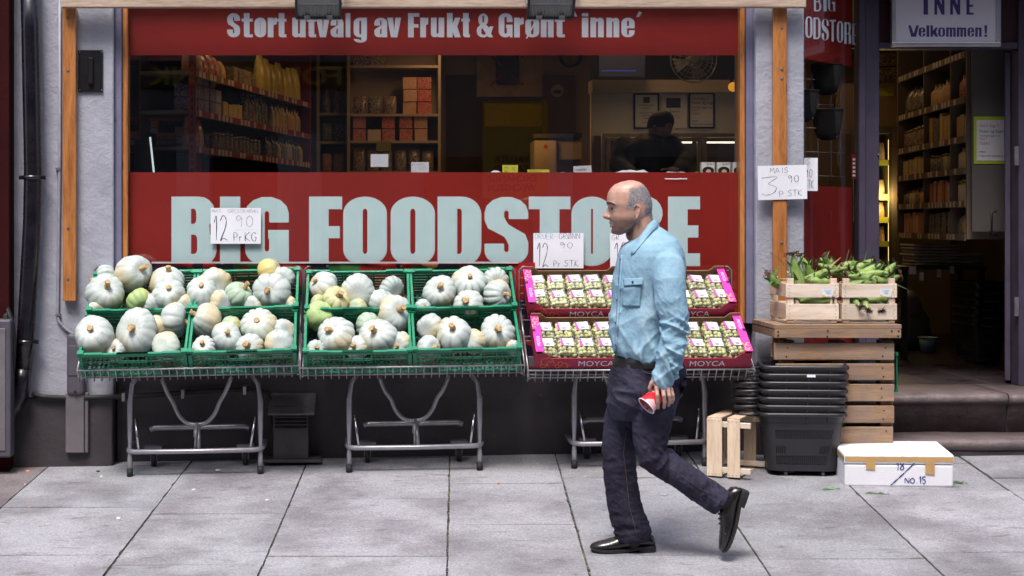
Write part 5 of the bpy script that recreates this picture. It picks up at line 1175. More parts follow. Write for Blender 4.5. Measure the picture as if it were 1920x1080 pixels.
def corn_meshes(seed):
    rr = random.Random(seed); mb = MB(); rings = []; n = 14
    bend = rr.uniform(-.03, .03); prof = [(0, .010), (.015, .016), (.04, .024), (.08, .029), (.12, .029), (.16, .025), (.195, .017), (.22, .009), (.235, .004)]
    for z, r in prof:
        rings.append([Vector((bend * (z / .22) ** 2 + r * (1 + .08 * math.cos(3 * a + z * 22)) * math.cos(a), r * (1 + .08 * math.cos(3 * a + z * 22)) * math.sin(a), z)) for a in [2 * math.pi * j / n for j in range(n)]])
    mb.loft(rings, 0, True)
    me = mb.build('husk', M['husk']); m1 = me.data; bpy.data.objects.remove(me)
    mb = MB()                                                  # flag leaves that stand off the cob
    for k in range(9):
        a = rr.uniform(0, 6.28); L_ = rr.uniform(.06, .17); w_ = rr.uniform(.009, .019); z0 = rr.uniform(.08, .2); d_ = Vector((math.cos(a), math.sin(a), 0)); s_ = Vector((-d_.y, d_.x, 0)); out = rr.uniform(.3, .95); cur = rr.uniform(-1.1, .4); vs = []; fs = []
        for i in range(8):
            t = i / 7; ww = w_ * (1 - t ** 2.2) * (.55 + .9 * min(t * 3, 1) * .5); p = d_ * (.014 + out * L_ * t) + Vector((0, 0, z0 + L_ * (t * .85 + cur * t * t * .6)))
            vs += [p + s_ * ww, p + Vector((0, 0, -.004)) , p - s_ * ww]
        for i in range(7): q = 3 * i; fs += [(q, q + 1, q + 4, q + 3), (q + 1, q + 2, q + 5, q + 4)]
        mb.add(vs, fs, 0, smooth=True)
    o = mb.build('leaf', M['leaf']); m2 = o.data; bpy.data.objects.remove(o)
    mb = MB()
    for k in range(16):
        a = rr.uniform(0, 6.28); p = Vector((bend, 0, .225)); d_ = Vector((math.cos(a) * .5, math.sin(a) * .5, .7)); mb.tube([p, p + d_ * .02, p + d_ * .032 + Vector((rr.uniform(-.02, .02), rr.uniform(-.02, .02), -.004)), p + d_ * .034 + Vector((rr.uniform(-.03, .03), rr.uniform(-.03, .03), -.02))], [.004, .0035, .0025, .0015], 5)
    o = mb.build('silk', M['silk']); m3 = o.data; bpy.data.objects.remove(o)
    return m1, m2, m3
CM = [corn_meshes(s) for s in range(5)]
# pixel of the butt, pixel of the tip, depth, label
CORN = [((1506, 572), (1485, 470), -.46, 'corn cob standing upright at the left in the left crate, pale tip'), ((1532, 545), (1508, 476), -.36, 'tall light green cob rising behind the crates near the red panel'), ((1470, 533), (1446, 520), -.47, 'green cob with leaves hanging over the left side of the left crate'), ((1518, 545), (1486, 508), -.43, 'cob with dry brown husk beside the upright pale cob'),
        ((1608, 520), (1531, 500), -.36, 'yellow-green cob lying on top with a brown tip toward the left'), ((1645, 512), (1574, 505), -.30, 'green cob lying across the heap in the middle'), ((1570, 505), (1612, 486), -.29, 'light green cob with brown silk on top of the heap'), ((1600, 524), (1652, 497), -.36, 'green cob on the right of the heap pointing to the door'), ((1668, 528), (1585, 522), -.46, 'long pale cob lying along the front of the right crate'),
        ((1560, 530), (1500, 528), -.45, 'dark leafy cob low in the left crate'), ((1630, 530), (1690, 520), -.42, 'cob with curly leaves over the right end of the right crate'), ((1575, 535), (1530, 520), -.33, 'cob half buried at the back of the left crate'), ((1500, 566), (1560, 562), -.50, 'cob seen through the gap of the left crate'), ((1550, 567), (1490, 563), -.46, 'second cob seen through the gap of the left crate, deeper'), ((1600, 567), (1672, 563), -.49, 'cob seen through the gap of the right crate'),
        ((1602, 556), (1608, 578), -.59, 'cob tip hanging out of the right crate, leftmost brown tuft'), ((1625, 556), (1627, 576), -.59, 'cob tip hanging out of the right crate, middle brown tuft'), ((1662, 556), (1661, 582), -.59, 'cob tip hanging out of the right crate, rightmost long tuft'), ((1650, 540), (1600, 505), -.38, 'cob under the leafy heap in the right crate'), ((1545, 520), (1560, 492), -.31, 'cob standing behind the yellow-green one'),
 ((1500, 528), (1556, 512), -.42, 'cob lying with its tip under the brown tuft, left crate'), ((1520, 520), (1590, 497), -.38, 'pale cob across both crates behind the front rim'), ((1610, 515), (1665, 509), -.44, 'cob lying level near the right end of the heap'), ((1590, 512), (1640, 490), -.33, 'shiny green cob on top right of the heap'), ((1655, 522), (1672, 500), -.38, 'short cob rising at the right crate corner'), ((1560, 512), (1545, 488), -.33, 'stubby cob tip between the two upright cobs'), ((1480, 540), (1512, 520), -.44, 'leafy cob low behind the left front post'), ((1590, 535), (1640, 526), -.49, 'cob lying just behind the right crate front slat')]
for i, (b_, t_, Y, lab) in enumerate(CORN):
    P_, Q_ = at(b_[0], b_[1], Y), at(t_[0], t_[1], Y + rnd.uniform(-.03, .03)); dr = Q_ - P_; m1, m2, m3 = CM[i % 5]
    if 15 <= i <= 17: P_ = P_ + Vector((0, .16, .03)); dr = Q_ - P_
    if i in (2, 10): P_ = P_ + Vector((0, .08, -.02)); dr = Q_ - P_
    o = bpy.data.objects.new('corn_cob', m1); COL.objects.link(o); o.location = P_; k = max(min(dr.length / .235, 1.25), .5); 
    o.rotation_euler = (dr.to_track_quat('Z', 'Y').to_matrix() @ Matrix.Rotation(i * 1.3, 3, 'Z')).to_euler(); kw = max(k, .95) if i < 15 else .8; o.scale = (kw, kw, k)
    tag(o, lab, 'corn cob', 'corn cobs in the poplar crates')
    for nm, me in (('leaf', m2), ('silk', m3)):
        if nm == 'leaf' and 12 <= i <= 14: continue
        c = bpy.data.objects.new(nm, me); COL.objects.link(c); c.parent = o
        if nm == 'leaf' and i in (3, 9, 13, 21): c.data = c.data.copy(); c.data.materials[0] = M['leaf_dry']
        if nm == 'leaf': c.scale = (.5, .5, .5) if i in (15, 16, 17) else (.72, .72, .86)
# ------------------------------------------------------------------ stacked black shopping baskets
M['basket'] = mat('black_basket_plastic', (.017, .0155, .019), .38, 0, .2, 12, .03, 60, dirt=((.06, .055, .06), 10, .68)); M['basket_body'] = mat('charcoal_basket_plastic', (.019, .018, .023), .5, 0, .15, 8, .03, 60)
bb_ = at(1506, 893, -.58); BX, BY = bb_.x, -.52; BZ = gz(BX, BY) + .03
BH = .315; b_bot = (.185, .115); b_top = (.222, .16)
def bring(t, rad=.06, grow=0.0, n=6):
    a = b_bot[0] + (b_top[0] - b_bot[0]) * t + grow; b = b_bot[1] + (b_top[1] - b_bot[1]) * t + grow
    P = []
    # the left end of each basket narrows towards its pull handle
    for cx_, cy_, s0, r_ in ((a - rad, b - rad, 0, rad), (-a + rad, b - rad, 90, rad), (-a + rad, -b + rad, 180, rad), (a - rad, -b + rad, 270, rad)):
        for i in range(n + 1):
            x = cx_ + r_ * math.cos(R(s0 + 90 * i / n)); y = cy_ + r_ * math.sin(R(s0 + 90 * i / n)); P.append((x, y))
    return P
def perim(t, u):
    P = bring(t); n = len(P); acc = [0]
    for i in range(n): acc.append(acc[-1] + math.dist(P[i], P[(i + 1) % n]))
    s = (u % 1) * acc[-1]
    for i in range(n):
        if s <= acc[i + 1]: f = (s - acc[i]) / max(acc[i + 1] - acc[i], 1e-9); a, b = P[i], P[(i + 1) % n]; return (a[0] + (b[0] - a[0]) * f, a[1] + (b[1] - a[1]) * f)
    return P[0]
def basket_body():
    "tapered wall with real slots, given thickness by a modifier"
    mb = MB(); NU = 220
    zs = [.0, .030, .082, .092, .135, .175, .225, BH]
    rows = {1: 'all', 3: 'ends', 5: 'all'}
    vs = [[Vector((*perim(z / BH, j / NU), z)) for j in range(NU)] for z in zs]
    n0 = 0
    for r in vs: mb.v.extend(r)
    for i in range(len(zs) - 1):
        for j in range(NU):
            x, y = perim(.5, (j + .5) / NU); skip = False
            if i in rows and j % 2 == 0:
                flat = abs(x) < b_bot[0] - .035 if abs(y) > b_bot[1] - .02 else abs(y) < b_bot[1] - .03
                if flat and (rows[i] == 'all' or abs(x) > .095 or abs(y) < b_bot[1] - .02): skip = True
            if skip: continue
            a = i * NU + j; b = i * NU + (j + 1) % NU; mb.f.append([a, b, b + NU, a + NU]); mb.m.append(0); mb.sm.append(False)
    mb.add([Vector((*perim(0, j / 60), 0)) for j in range(60)], [tuple(range(60))])
    return mb
def rim_mb():
    mb = MB(); P = [(bring(1, .06, g), z) for g, z in ((-.004, 0), (.012, 0), (.016, .006), (.016, .018), (.010, .024), (-.002, .024), (-.006, .016), (-.006, 0))]
    rings = [[Vector((x, y, BH - .018 + z)) for x, y in p] for p, z in P]; mb.loft(rings, 0, False)
    # sloping skirt under the rim
    mb.loft([[Vector((x, y, BH - .018)) for x, y in bring(1, .06, .004)], [Vector((x, y, BH - .046)) for x, y in bring(.9, .06, .0015)]], 0, False)
    for x in (-.1, .02, .13):
        for s in (-1, 1): mb.box((x, s * (b_top[1] + .006), BH - .03), (.006, .012, .026))
    return mb
def handle_mb():
    mb = MB(); x = -b_top[0]; z = BH - .012
    mb.tube([(x + .01, -.075, z), (x - .05, -.085, z - .002), (x - .105, -.078, z - .004), (x - .135, -.045, z - .005), (x - .140, 0, z - .005), (x - .135, .045, z - .005), (x - .105, .078, z - .004), (x - .05, .085, z - .002), (x + .01, .075, z)], .0088, 8)
    return mb
bk0 = thing('shopping_basket', '', 'basket')
wall0 = basket_body().build('basket_wall', M['basket_body'], bk0); sm = wall0.modifiers.new('thickness', 'SOLIDIFY'); sm.thickness = .005
rim_mb().build('rim', M['basket'], bk0); handle_mb().build('pull_handle', M['basket'], bk0)
for s in (-1, 1): mb = MB(); mb.tube([(b_top[0] - .012, s * b_top[1] * .93 - .006 * s, BH - .004), (b_top[0] - .012, s * b_top[1] * .93 + .014 * s, BH - .004)], .007, 8); mb.build('rivet', M['chrome'], bk0)
BL = ['black shopping basket at the bottom of the stack, its slotted body in view', 'second black shopping basket from the bottom of the stack', 'third black shopping basket from the bottom of the stack', 'black shopping basket in the middle of the stack', 'third black shopping basket from the top of the stack', 'black shopping basket second from top, white sticker on its rim', 'topmost black shopping basket of the stack, open above']
tiltB = R(-1.2)
for k in range(7):
    c = bk0 if k == 0 else copy_tree(bk0); c.rotation_euler = (0, R(-.5), R(-9) + R(rnd.uniform(-.6, .6))); c.location = (BX + .0022 * k, BY, BZ + .0432 * k); c['label'] = BL[k]; c['category'] = 'basket'; c['group'] = 'nested black shopping baskets'
    if k == 0:
        mb = MB()
        for x in (-.09, .11): mb.tube([(x - .008, -.085, -.018), (x + .008, -.085, -.018)], .017, 10); mb.tube([(x - .008, .07, -.016), (x + .008, .07, -.016)], .017, 10)
        b_ = mb.build_each('castor', M['steel_dark'], None)
        for q in b_: q.parent = c
    if k:
        for ch in c.children:
            if ch.name.startswith('basket_wall'):
                if k == 1: inner = ch.data.copy(); inner.materials[0] = M['black']  # nested walls blackened, shade behind the slots put into the colour
                ch.data = inner
    if k == 5:
        mb = MB(); mb.box((.03, -b_top[1] - .0165, BH - .006), (.045, .001, .014)); q = mb.build('sticker', M['paper'], None); q.parent = c
# ------------------------------------------------------------------ poplar crate on its side, foam box
W_ = .245
q = on_ground(1374, 884); q.y = -.50; q.z = gz(q.x, q.y)
def side_crate():
    t = thing('tipped_crate', 'small poplar crate tipped on its end beside the black baskets', 'crate', (q.x, q.y, q.z)); t.rotation_euler = (R(.5), 0, R(-29))
    h, w, d, th = .325, .21, .34, .007             # standing on a short side: open face to the right
    def bl(mb, nm, m): o = mb.build(nm, m, None, bevel=.0015); o.parent = t; return o
    x0 = -w / 2
    for a, b in ((0, .085), (.115, .185)): mb = MB(); mb.bb(x0 + a, x0 + b, -d / 2, -d / 2 + th, .002, h - .004); bl(mb, 'slat', M['crate_wood_z'])
    for a, b in ((0, .085), (.115, .185)): mb = MB(); mb.bb(x0 + a, x0 + b, d / 2 - th, d / 2, .002, h - .004); bl(mb, 'slat', M['crate_wood_z'])
    for z in (0, h - th):
        for a, b in ((0, .082), (.110, .182)): mb = MB(); mb.bb(x0 + a + .002, x0 + b, -d / 2 + th + .001, d / 2 - th - .001, z + .003, z + .003 + th); bl(mb, 'end_board', M['crate_wood_y'])
    for z in (.022, h - .026):
        for y in (-d / 2 + th + .012, d / 2 - th - .012): mb = MB(); mb.bb(x0 + .004, x0 + w + .03, y - .010, y + .010, z - .0, z + .030) if z < .1 else mb.bb(x0 + .004, x0 + w + .03, y - .010, y + .010, z - .026, z + .004); bl(mb, 'corner_post', M['crate_wood'])
    for k in range(4): y = -d / 2 + th + .004 + (d - .02) * k / 4; mb = MB(); mb.bb(x0 + .0005, x0 + .0055, y, y + (d - .03) / 4 - .014, .04, h - .04); bl(mb, 'base_board', M['crate_wood_z'])
    mb = MB()
    for x in (.012, .03, .05, .07, .125, .145, .165):
        for z in (.014, h - .018): mb.box((x0 + x, -d / 2 - .0006, z), (.010, .0012, .0022), rot=Matrix.Rotation(R(25), 3, 'Y'))
    bl(mb, 'staple', M['steel_dark'])
side_crate()
M['foam'] = mat('white_foam', (.74, .74, .78), .75, 0, .03, 8, .15, 120); M['tape'] = mat('brown_tape', (.50, .31, .12), .3, 0, .1, 12)
def foam():
    Yf = -.885; a = at(1586, 909, Yf); b = at(1785.5, 847, Yf); W = b.x - a.x; H = b.z - a.z; D = .375
    zg = min(gz(a.x, Yf), gz(b.x, Yf)) + .002
    t = thing('foam_box', 'white foam box closed with brown tape and marked 18 / NO. 15', 'foam box', ((a.x + b.x) / 2, Yf, zg)); t.rotation_euler = (R(3.2), R(-.4), 0)
    w = W / 2; HL = H * .30
    def bl(mb, nm, m, par=t, **k): o = mb.build(nm, m, None, **k); o.parent = par; return o
    sh = -.06                                       # the box stands slightly turned, seen from its left end
    t.rotation_euler = (R(3.2), R(-.6), R(-7))
    mb = MB(); mb.bb(-w + .003, w - .003, .003, D, 0, H - HL - .001); body = bl(mb, 'body', M['foam'], bevel=.012, seg=3)
    mb = MB(); mb.bb(-w, w, 0, D + .003, H - HL, H); lid = bl(mb, 'lid', M['foam'], bevel=.010, seg=3)
    mb = MB(); nz = 30
    for i in range(nz):
        x0, x1 = -w + .004 + (2 * w - .008) * i / nz, -w + .004 + (2 * w - .008) * (i + 1) / nz; j = lambda x: .003 * mnoise.noise((x * 30, 1, 0))
        za = H - .012; zb = H * .78
        mb.add([(x0, -.0016, zb + j(x0) * .7), (x1, -.0016, zb + j(x1) * .7), (x1, -.0018, za + j(x1)), (x0, -.0018, za + j(x0))], [(0, 1, 2, 3)])
    for i in range(2): mb.add([(-w - .0012, .006 + .36 * i, H * .78), (-w - .0012, .006 + .36 * i + .3 * (1 - i), H * .78), (-w - .0012, .006 + .36 * i + .3 * (1 - i), H - .016), (-w - .0012, .006 + .36 * i, H - .016)], [(0, 1, 2, 3)]) if i == 0 else None
    bl(mb, 'tape_band', M['tape'])
    for x, L_ in ((-w * .52, .042), (w * .56, .066)): mb = MB(); mb.add([(x - .024, -.0020, H * .79 - L_), (x + .024, -.0020, H * .79 - .004 - L_), (x + .024, -.0020, H * .79), (x - .024, -.0020, H * .79)], [(0, 1, 2, 3)]); bl(mb, 'tape_strip', M['tape'])
    mb = MB(); f = lambda x, y, l=0: Vector((x, .0010 - l, y)); sc_ = H / 62.0
    X = lambda px: -w + (px - 1586) * W / 200; Z = lambda py: (909 - py) * H / 62
    handwrite(mb, '18', X(1680), Z(876), .043, f, wid=.026, pen=.14, adv=1.15, jit=.05); ribbon(mb, [(X(1671), Z(905)), (X(1690), Z(887)), (X(1718), Z(858.5))], .0068, f, 0, .0006)
    handwrite(mb, 'NO.', X(1697), Z(901), .028, f, wid=.022, pen=.20, adv=1.25, jit=.05); handwrite(mb, '15', X(1722), Z(901.5), .036, f, wid=.020, pen=.17, adv=1.2, jit=.05)
    bl(mb, 'handwriting', M['ink_blue'], body)
foam()
for (px, py, ang, ln, lab) in ((1558, 919, 12, .10, 'green leaf shred lying left of the foam box front'), (1645, 928, -14, .12, 'green leaf shred lying below the foam box front'), (1800, 907, -40, .08, 'curled green leaf shred right of the foam box')):
    p = on_ground(px, py); mb = MB(); d_ = Vector((math.cos(R(ang)), math.sin(R(ang)), 0)); s_ = Vector((-d_.y, d_.x, 0)); vs = []
    for i in range(7): t = i / 6; vs += [p + d_ * ln * (t - .5) + s_ * (.007 * math.sin(math.pi * min(t + .12, 1)) + .01 * math.sin(t * 4)) + Vector((0, 0, .006 + .008 * math.sin(t * 7) ** 2)), p + d_ * ln * (t - .5) - s_ * .006 * math.sin(math.pi * min(t + .12, 1)) + Vector((0, 0, .005))]
    mb.add(vs, [(2 * i, 2 * i + 1, 2 * i + 3, 2 * i + 2) for i in range(6)]); o = mb.build('leaf_shred', M['leaf'], base=p); tag(o, lab, 'leaf', 'leaf shreds on the paving')
# ------------------------------------------------------------------ INNE sign over the door
def inne():
    Y = .52; a, b = at(1672, 87.5, Y), at(1877, -70, Y); t = thing('welcome_sign', 'white aluminium framed sign INNE Velkommen! above the doorway', 'sign', at(1775, 87, Y))
    mb = MB(); mb.bb(a.x + .02, b.x - .02, Y + .008, Y + .03, a.z + .02, b.z); mb.build('panel', mat('sign_white', (.50, .47, .52), .5, 0, .06, 3), t)
    mb = MB(); fw = .030; 
    for x0, x1, z0, z1 in ((a.x, b.x, a.z, a.z + fw), (a.x, a.x + fw, a.z + fw + .0005, b.z), (b.x - fw, b.x, a.z + fw + .0005, b.z)): mb.bb(x0, x1, Y - .006, Y + .03, z0, z1)
    mb.build('frame', mat('aluminium_frame', (.46, .44, .47), .35, .75, .1, 8), t, bevel=.006, seg=2)
    fn = lambda x, y, l=0: at(x, -y, Y + .0075) + Vector((0, -l, 0))
    return t, fn, a, b, Y
t, fn, a, b, Y = inne()
mb = MB(); letters(mb, [('I', 1731.5, 1740, -27.5)], 36, .2, fn); letters(mb, [('N', 1752, 1771, -27.5), ('N', 1781.5, 1800.5, -27.5), ('E', 1812, 1825.5, -27.5)], 36, .165, fn)
letters(mb, [('V', 1703, 1723, -69), ('e', 1722.5, 1735, -69), ('l', 1737, 1742.5, -69), ('k', 1744.5, 1759, -69), ('o', 1759, 1772, -69), ('m', 1774, 1792, -69), ('m', 1794, 1812, -69), ('e', 1814, 1826.5, -69), ('n', 1828.5, 1840.5, -69), ('!', 1845.5, 1851, -69)], 21.5, .22, fn, .82)
mb.build('lettering', mat('violet_vinyl', (.035, .018, .12), .5, 0, .1), t)
# ------------------------------------------------------------------ inside the shop
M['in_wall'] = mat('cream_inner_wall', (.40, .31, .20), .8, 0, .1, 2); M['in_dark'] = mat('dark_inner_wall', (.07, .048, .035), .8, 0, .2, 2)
M['in_floor'] = M['tile']; M['shelf_white'] = mat('cream_shelf', (.42, .34, .24), .6, 0, .08, 4); M['shelf_red'] = mat('red_shelf_metal', (.24, .022, .022), .45, .1, .1, 6); M['shelf_grey'] = mat('grey_shelf_metal', (.20, .18, .17), .5, .2, .12, 6)
FZ = .5
mb = MB(); mb.bb(-2.6, 5.4, .42, 5.2, FZ - .1, FZ); mb.build('floor', M['in_floor'], shop)
mb = MB(); mb.bb(xr2 + .003, 5.4, DY - .018, DY + .1, FZ - .1, FZ - .0005); mb.build('threshold', M['in_floor'], shop)
mb = MB()
for k in range(4): x = 3.25 + k * .36; mb.add([(x, DY + .06, FZ + .003), (x + .006, DY + .06, FZ + .003), (x + .006, 4, FZ + .003), (x, 4, FZ + .003)], [(0, 1, 2, 3)])
for k in range(6): y = DY + .4 + k * .38; mb.add([(3.1, y, FZ + .0035), (4.9, y, FZ + .0035), (4.9, y + .006, FZ + .0035), (3.1, y + .006, FZ + .0035)], [(0, 1, 2, 3)])
mb.build('tile_joint', mat('pale_joint', (.12, .10, .10), .7), shop)
mb = MB(); mb.bb(-2.6, 5.4, .42, 5.2, 3.15, 3.25); mb.build('ceiling', M['in_wall'], shop)
mb = MB(); mb.bb(-2.6, 5.4, 5.2, 5.3, FZ, 3.149); mb.build('back_wall', M['in_wall'], shop)
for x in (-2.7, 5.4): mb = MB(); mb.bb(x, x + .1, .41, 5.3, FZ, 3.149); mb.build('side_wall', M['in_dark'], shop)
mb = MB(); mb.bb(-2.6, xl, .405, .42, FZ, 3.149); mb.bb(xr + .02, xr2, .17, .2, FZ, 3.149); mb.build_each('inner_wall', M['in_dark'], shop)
mb = MB(); mb.bb(g0 - .05, g1 + .05, .095, .47, zf1 - .036, zf1 - .014); mb.build('window_ledge', M['white'], shop)
def ceil(x, y, sx_, sy_, pw, col=(1, .60, .27)):
    t = thing('added_ceiling_light', 'added warm strip lamp on the ceiling inside the shop', 'lamp', (x, y, 3.1), 'added ceiling lamps inside the shop')
    mb = MB(); mb.bb(x - sx_ / 2, x + sx_ / 2, y - sy_ / 2, y + sy_ / 2, 3.11, 3.149); mb.build('casing', M['white'], t)
    ld = bpy.data.lights.new('lamp_light', 'AREA'); ld.shape = 'RECTANGLE'; ld.size = sx_; ld.size_y = sy_; ld.energy = pw; ld.color = col
    lo = bpy.data.objects.new('lamp_light', ld); COL.objects.link(lo); lo.parent = t; lo.location = (0, 0, 0.0)
LP_ = .24
for x, y, p_ in ((-1.5, .72, 2.2), (-.6, 1.7, 4.4), (.6, 3.4, 8), (1.9, 1.7, 6), (3.3, 2.2, 3.2), (3.6, 3.9, 4)): ceil(x, y, .12, 1.1, p_ * LP_)  # added lamps to light the room; the leftmost brightens the orange cartons
def prodmat():
    m, n, p, L = newmat('shop_packaging'); oi = node(n, 'ShaderNodeObjectInfo'); v = coords(n, L)
    br = node(n, 'ShaderNodeTexVoronoi', feature='F1', distance='CHEBYCHEV'); br.inputs['Scale'].default_value = 16; L.new(v, br.inputs['Vector'])
    k = ramp(n, [(.0, (1, 1, 1)), (.45, (1, 1, 1)), (.47, (.3, .3, .3)), (.7, (.3, .3, .3)), (.72, (0, 0, 0))], br.outputs['Color'], L)
    c = mixc(n, L, k, mixc(n, L, .55, oi.outputs['Color'], (.62, .56, .45)), oi.outputs['Color']); L.new(c, p.inputs['Base Color']); p.inputs['Roughness'].default_value = .28; return m
M['pack'] = prodmat(); M['jarlid'] = mat('jar_lid', (.25, .2, .1), .3, .7, .2)
def protos():
    P = {}
    mb = MB(); mb.box((0, 0, .5), (1, 1, 1)); mb.box((0, -.0, 1.008), (1.01, .55, .016)); mb.box((0, -.503, .5), (.8, .006, .72)); o = mb.build('carton', M['pack']); P['carton'] = o.data; bpy.data.objects.remove(o)
    mb = MB(); rings = []
    for z, a, b in ((0, .46, .40), (.08, .5, .5), (.5, .5, .46), (.8, .48, .3), (.93, .47, .08), (1, .48, .05)): rings.append([Vector((a * math.copysign(abs(math.cos(t)) ** .6, math.cos(t)), b * math.copysign(abs(math.sin(t)) ** .7, math.sin(t)), z)) for t in [2 * math.pi * (j + .5) / 16 for j in range(16)]])
    mb.loft(rings); o = mb.build('bag', M['pack']); P['bag'] = o.data; bpy.data.objects.remove(o)
    mb = MB(); rings = []
    for z, r in ((0, .46), (.03, .5), (.62, .5), (.74, .36), (.82, .2), (.93, .19)): rings.append([Vector((r * math.cos(2 * math.pi * j / 14), r * math.sin(2 * math.pi * j / 14), z)) for j in range(14)])
    mb.loft(rings); mb.loft([[Vector((r * math.cos(2 * math.pi * j / 14), r * math.sin(2 * math.pi * j / 14), z)) for j in range(14)] for z, r in ((.931, .22), (1, .21))], 1); o = mb.build('bottle', [M['pack'], M['jarlid']]); P['bottle'] = o.data; bpy.data.objects.remove(o)
    mb = MB(); rings = []
    for z, r in ((0, .47), (.04, .5), (.78, .5), (.84, .43)): rings.append([Vector((r * math.cos(2 * math.pi * j / 16), r * math.sin(2 * math.pi * j / 16), z)) for j in range(16)])
    mb.loft(rings); mb.loft([[Vector((r * math.cos(2 * math.pi * j / 16), r * math.sin(2 * math.pi * j / 16), z)) for j in range(16)] for z, r in ((.841, .47), (1, .47))], 1); o = mb.build('jar', [M['pack'], M['jarlid']]); P['jar'] = o.data; bpy.data.objects.remove(o)
    return P
PR = protos(); sr = random.Random(21)
PALS = {'mix': [(.45, .05, .03), (.55, .30, .03), (.12, .09, .07), (.30, .04, .05), (.06, .10, .05), (.50, .42, .30), (.04, .05, .14), (.6, .45, .1), (.02, .02, .02), (.35, .12, .04)],
        'dark': [(.03, .02, .02), (.10, .02, .02), (.05, .04, .03), (.14, .05, .02), (.02, .05, .03)], 'red': [(.5, .05, .03), (.55, .08, .05), (.62, .30, .16)], 'yellow': [(.60, .42, .04), (.66, .5, .1)], 'blue': [(.05, .06, .22), (.10, .10, .28), (.42, .42, .5)], 'orange': [(.70, .22, .02)], 'cream': [(.55, .42, .2), (.6, .3, .08), (.5, .35, .12)], 'brown': [(.10, .05, .02), (.16, .08, .03)], 'gift': [(.50, .06, .04), (.55, .40, .36), (.5, .1, .06)]}
def product(kind, loc, size, col, rz, label, group):
    o = bpy.data.objects.new(kind, PR[kind]); COL.objects.link(o); o.location = loc; o.scale = size; o.rotation_euler = (0, 0, rz); v = sr.uniform(.8, 1.15); o.color = (col[0] * v, col[1] * v, col[2] * v, 1)
    return tag(o, label, {'carton': 'carton', 'bag': 'bag', 'bottle': 'bottle', 'jar': 'jar'}[kind], group)
def shelf_row(p0, p1, z, kind, pal, w, dpt, h, label, group, inward, stack=1, gap=.006, jit=.01, setback=.03, skip=0):
    "a row of goods from p0 to p1 on a board at height z; inward points away from the shopper"
    p0, p1 = Vector((*p0, z)), Vector((*p1, z)); d_ = (p1 - p0); L_ = d_.length; d_.normalize(); inw = Vector((*inward, 0)).normalized(); rz = math.atan2(d_.y, d_.x); x = w / 2 + .01
    while x < L_ - w / 2:
        if sr.random() >= skip:
            c = sr.choice(PALS[pal]); n = stack if stack == 1 or sr.random() < .75 else stack - 1
            for k in range(n):
                hh = h * sr.uniform(.88, 1.06)
                product(kind, p0 + d_ * x + inw * (setback + dpt / 2 + sr.uniform(0, jit)) + Vector((0, 0, .001 + k * h * 1.07)), (w * sr.uniform(.92, 1), dpt, hh if n == 1 else h), c, rz + sr.uniform(-.06, .06), label, group)
        x += w + gap + sr.uniform(0, .006)
tagm = mat('shelf_tag', (.60, .52, .44), .6)
def rack(name, label, p0, p1, depth, zs, inward, mats, post_z, ends=(True, True), back=True, strip=True, uprights=(), zlow=None):
    zlow = FZ if zlow is None else zlow
    "shelf rack between two floor points; the thing's origin is p0"
    t = thing(name, label, 'shelf rack', (p0[0], p0[1], FZ)); a, b = Vector((*p0, 0)), Vector((*p1, 0)); inw = Vector((*inward, 0)).normalized(); d_ = (b - a).normalized()
    def slab(q0, q1, i0, i1, z0, z1, nm, m, par=t):
        vs = [q + inw * i + Vector((0, 0, z)) for q in (q0, q1) for i in (i0, i1) for z in (z0, z1)]; mb = MB()
        mb.add(vs, [(0, 1, 3, 2), (4, 6, 7, 5), (0, 4, 5, 1), (2, 3, 7, 6), (0, 2, 6, 4), (1, 5, 7, 3)]); return mb.build(nm, m, par, smooth=False)
    for z in zs:
        s = slab(a, b, 0, depth, z - .022, z, 'shelf', mats[0])
        if strip:
            slab(a, b, -.012, -.001, z - .040, z + .004, 'price_rail', mats[1], s)
            mb = MB(); L_ = (b - a).length; x = .08
            while x < L_ - .1:
                q = a + d_ * x - inw * .0135; w_ = .05
                mb.add([q + Vector((0, 0, z - .036)), q + d_ * w_ + Vector((0, 0, z - .036)), q + d_ * w_ + Vector((0, 0, z + .002)), q + Vector((0, 0, z + .002))], [(0, 1, 2, 3)]); x += sr.choice((.075, .09, .15, .24))
            for q in mb.split(): q.build('price_tag', tagm, s, smooth=False)
    for k, q in enumerate((a, b)):
        if ends[k]: e_ = .012 if k else -.012; slab(q, q + d_ * (e_ * 2), -.004, depth, zlow, post_z, 'upright', mats[2])
    for f in uprights: q = a + (b - a) * f; slab(q - d_ * .009, q + d_ * .009, -.004, depth, zlow + .001, post_z, 'upright', mats[2])
    if back: slab(a, b, depth + .001, depth + .012, zlow, post_z, 'back_panel', mats[3])
    return t
# left long rack running away from the window
r13 = R(13); A_ = (at(362, 0, .8).x, .8); B_ = (A_[0] + 2.87 * math.sin(r13), .8 + 2.87 * math.cos(r13)); inwL = (-math.cos(r13), math.sin(r13))
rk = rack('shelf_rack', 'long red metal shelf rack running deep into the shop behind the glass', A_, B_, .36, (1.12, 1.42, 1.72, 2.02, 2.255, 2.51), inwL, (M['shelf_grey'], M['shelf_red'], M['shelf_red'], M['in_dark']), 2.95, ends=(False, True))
mb = MB(); mb.bb(A_[0] - .025, A_[0] + .02, A_[1] - .03, A_[1] - .004, FZ, 3.1); ps = mb.build('slotted_post', M['shelf_red'], rk)
mb = MB()
for k in range(28): mb.bb(A_[0] - .010, A_[0] + .004, A_[1] - .032, A_[1] - .0305, 1.7 + k * .05, 1.725 + k * .05)
for q in mb.split(): q.build('slot', M['black'], ps)
GL_ = 'goods on the long red rack'
def along(f): return (A_[0] + (B_[0] - A_[0]) * f, A_[1] + (B_[1] - A_[1]) * f)
shelf_row(along(.02), along(.24), 2.255, 'carton', 'blue', .115, .12, .085, 'dark blue carton with pale edges stacked near the rack post', GL_, inwL, stack=3)
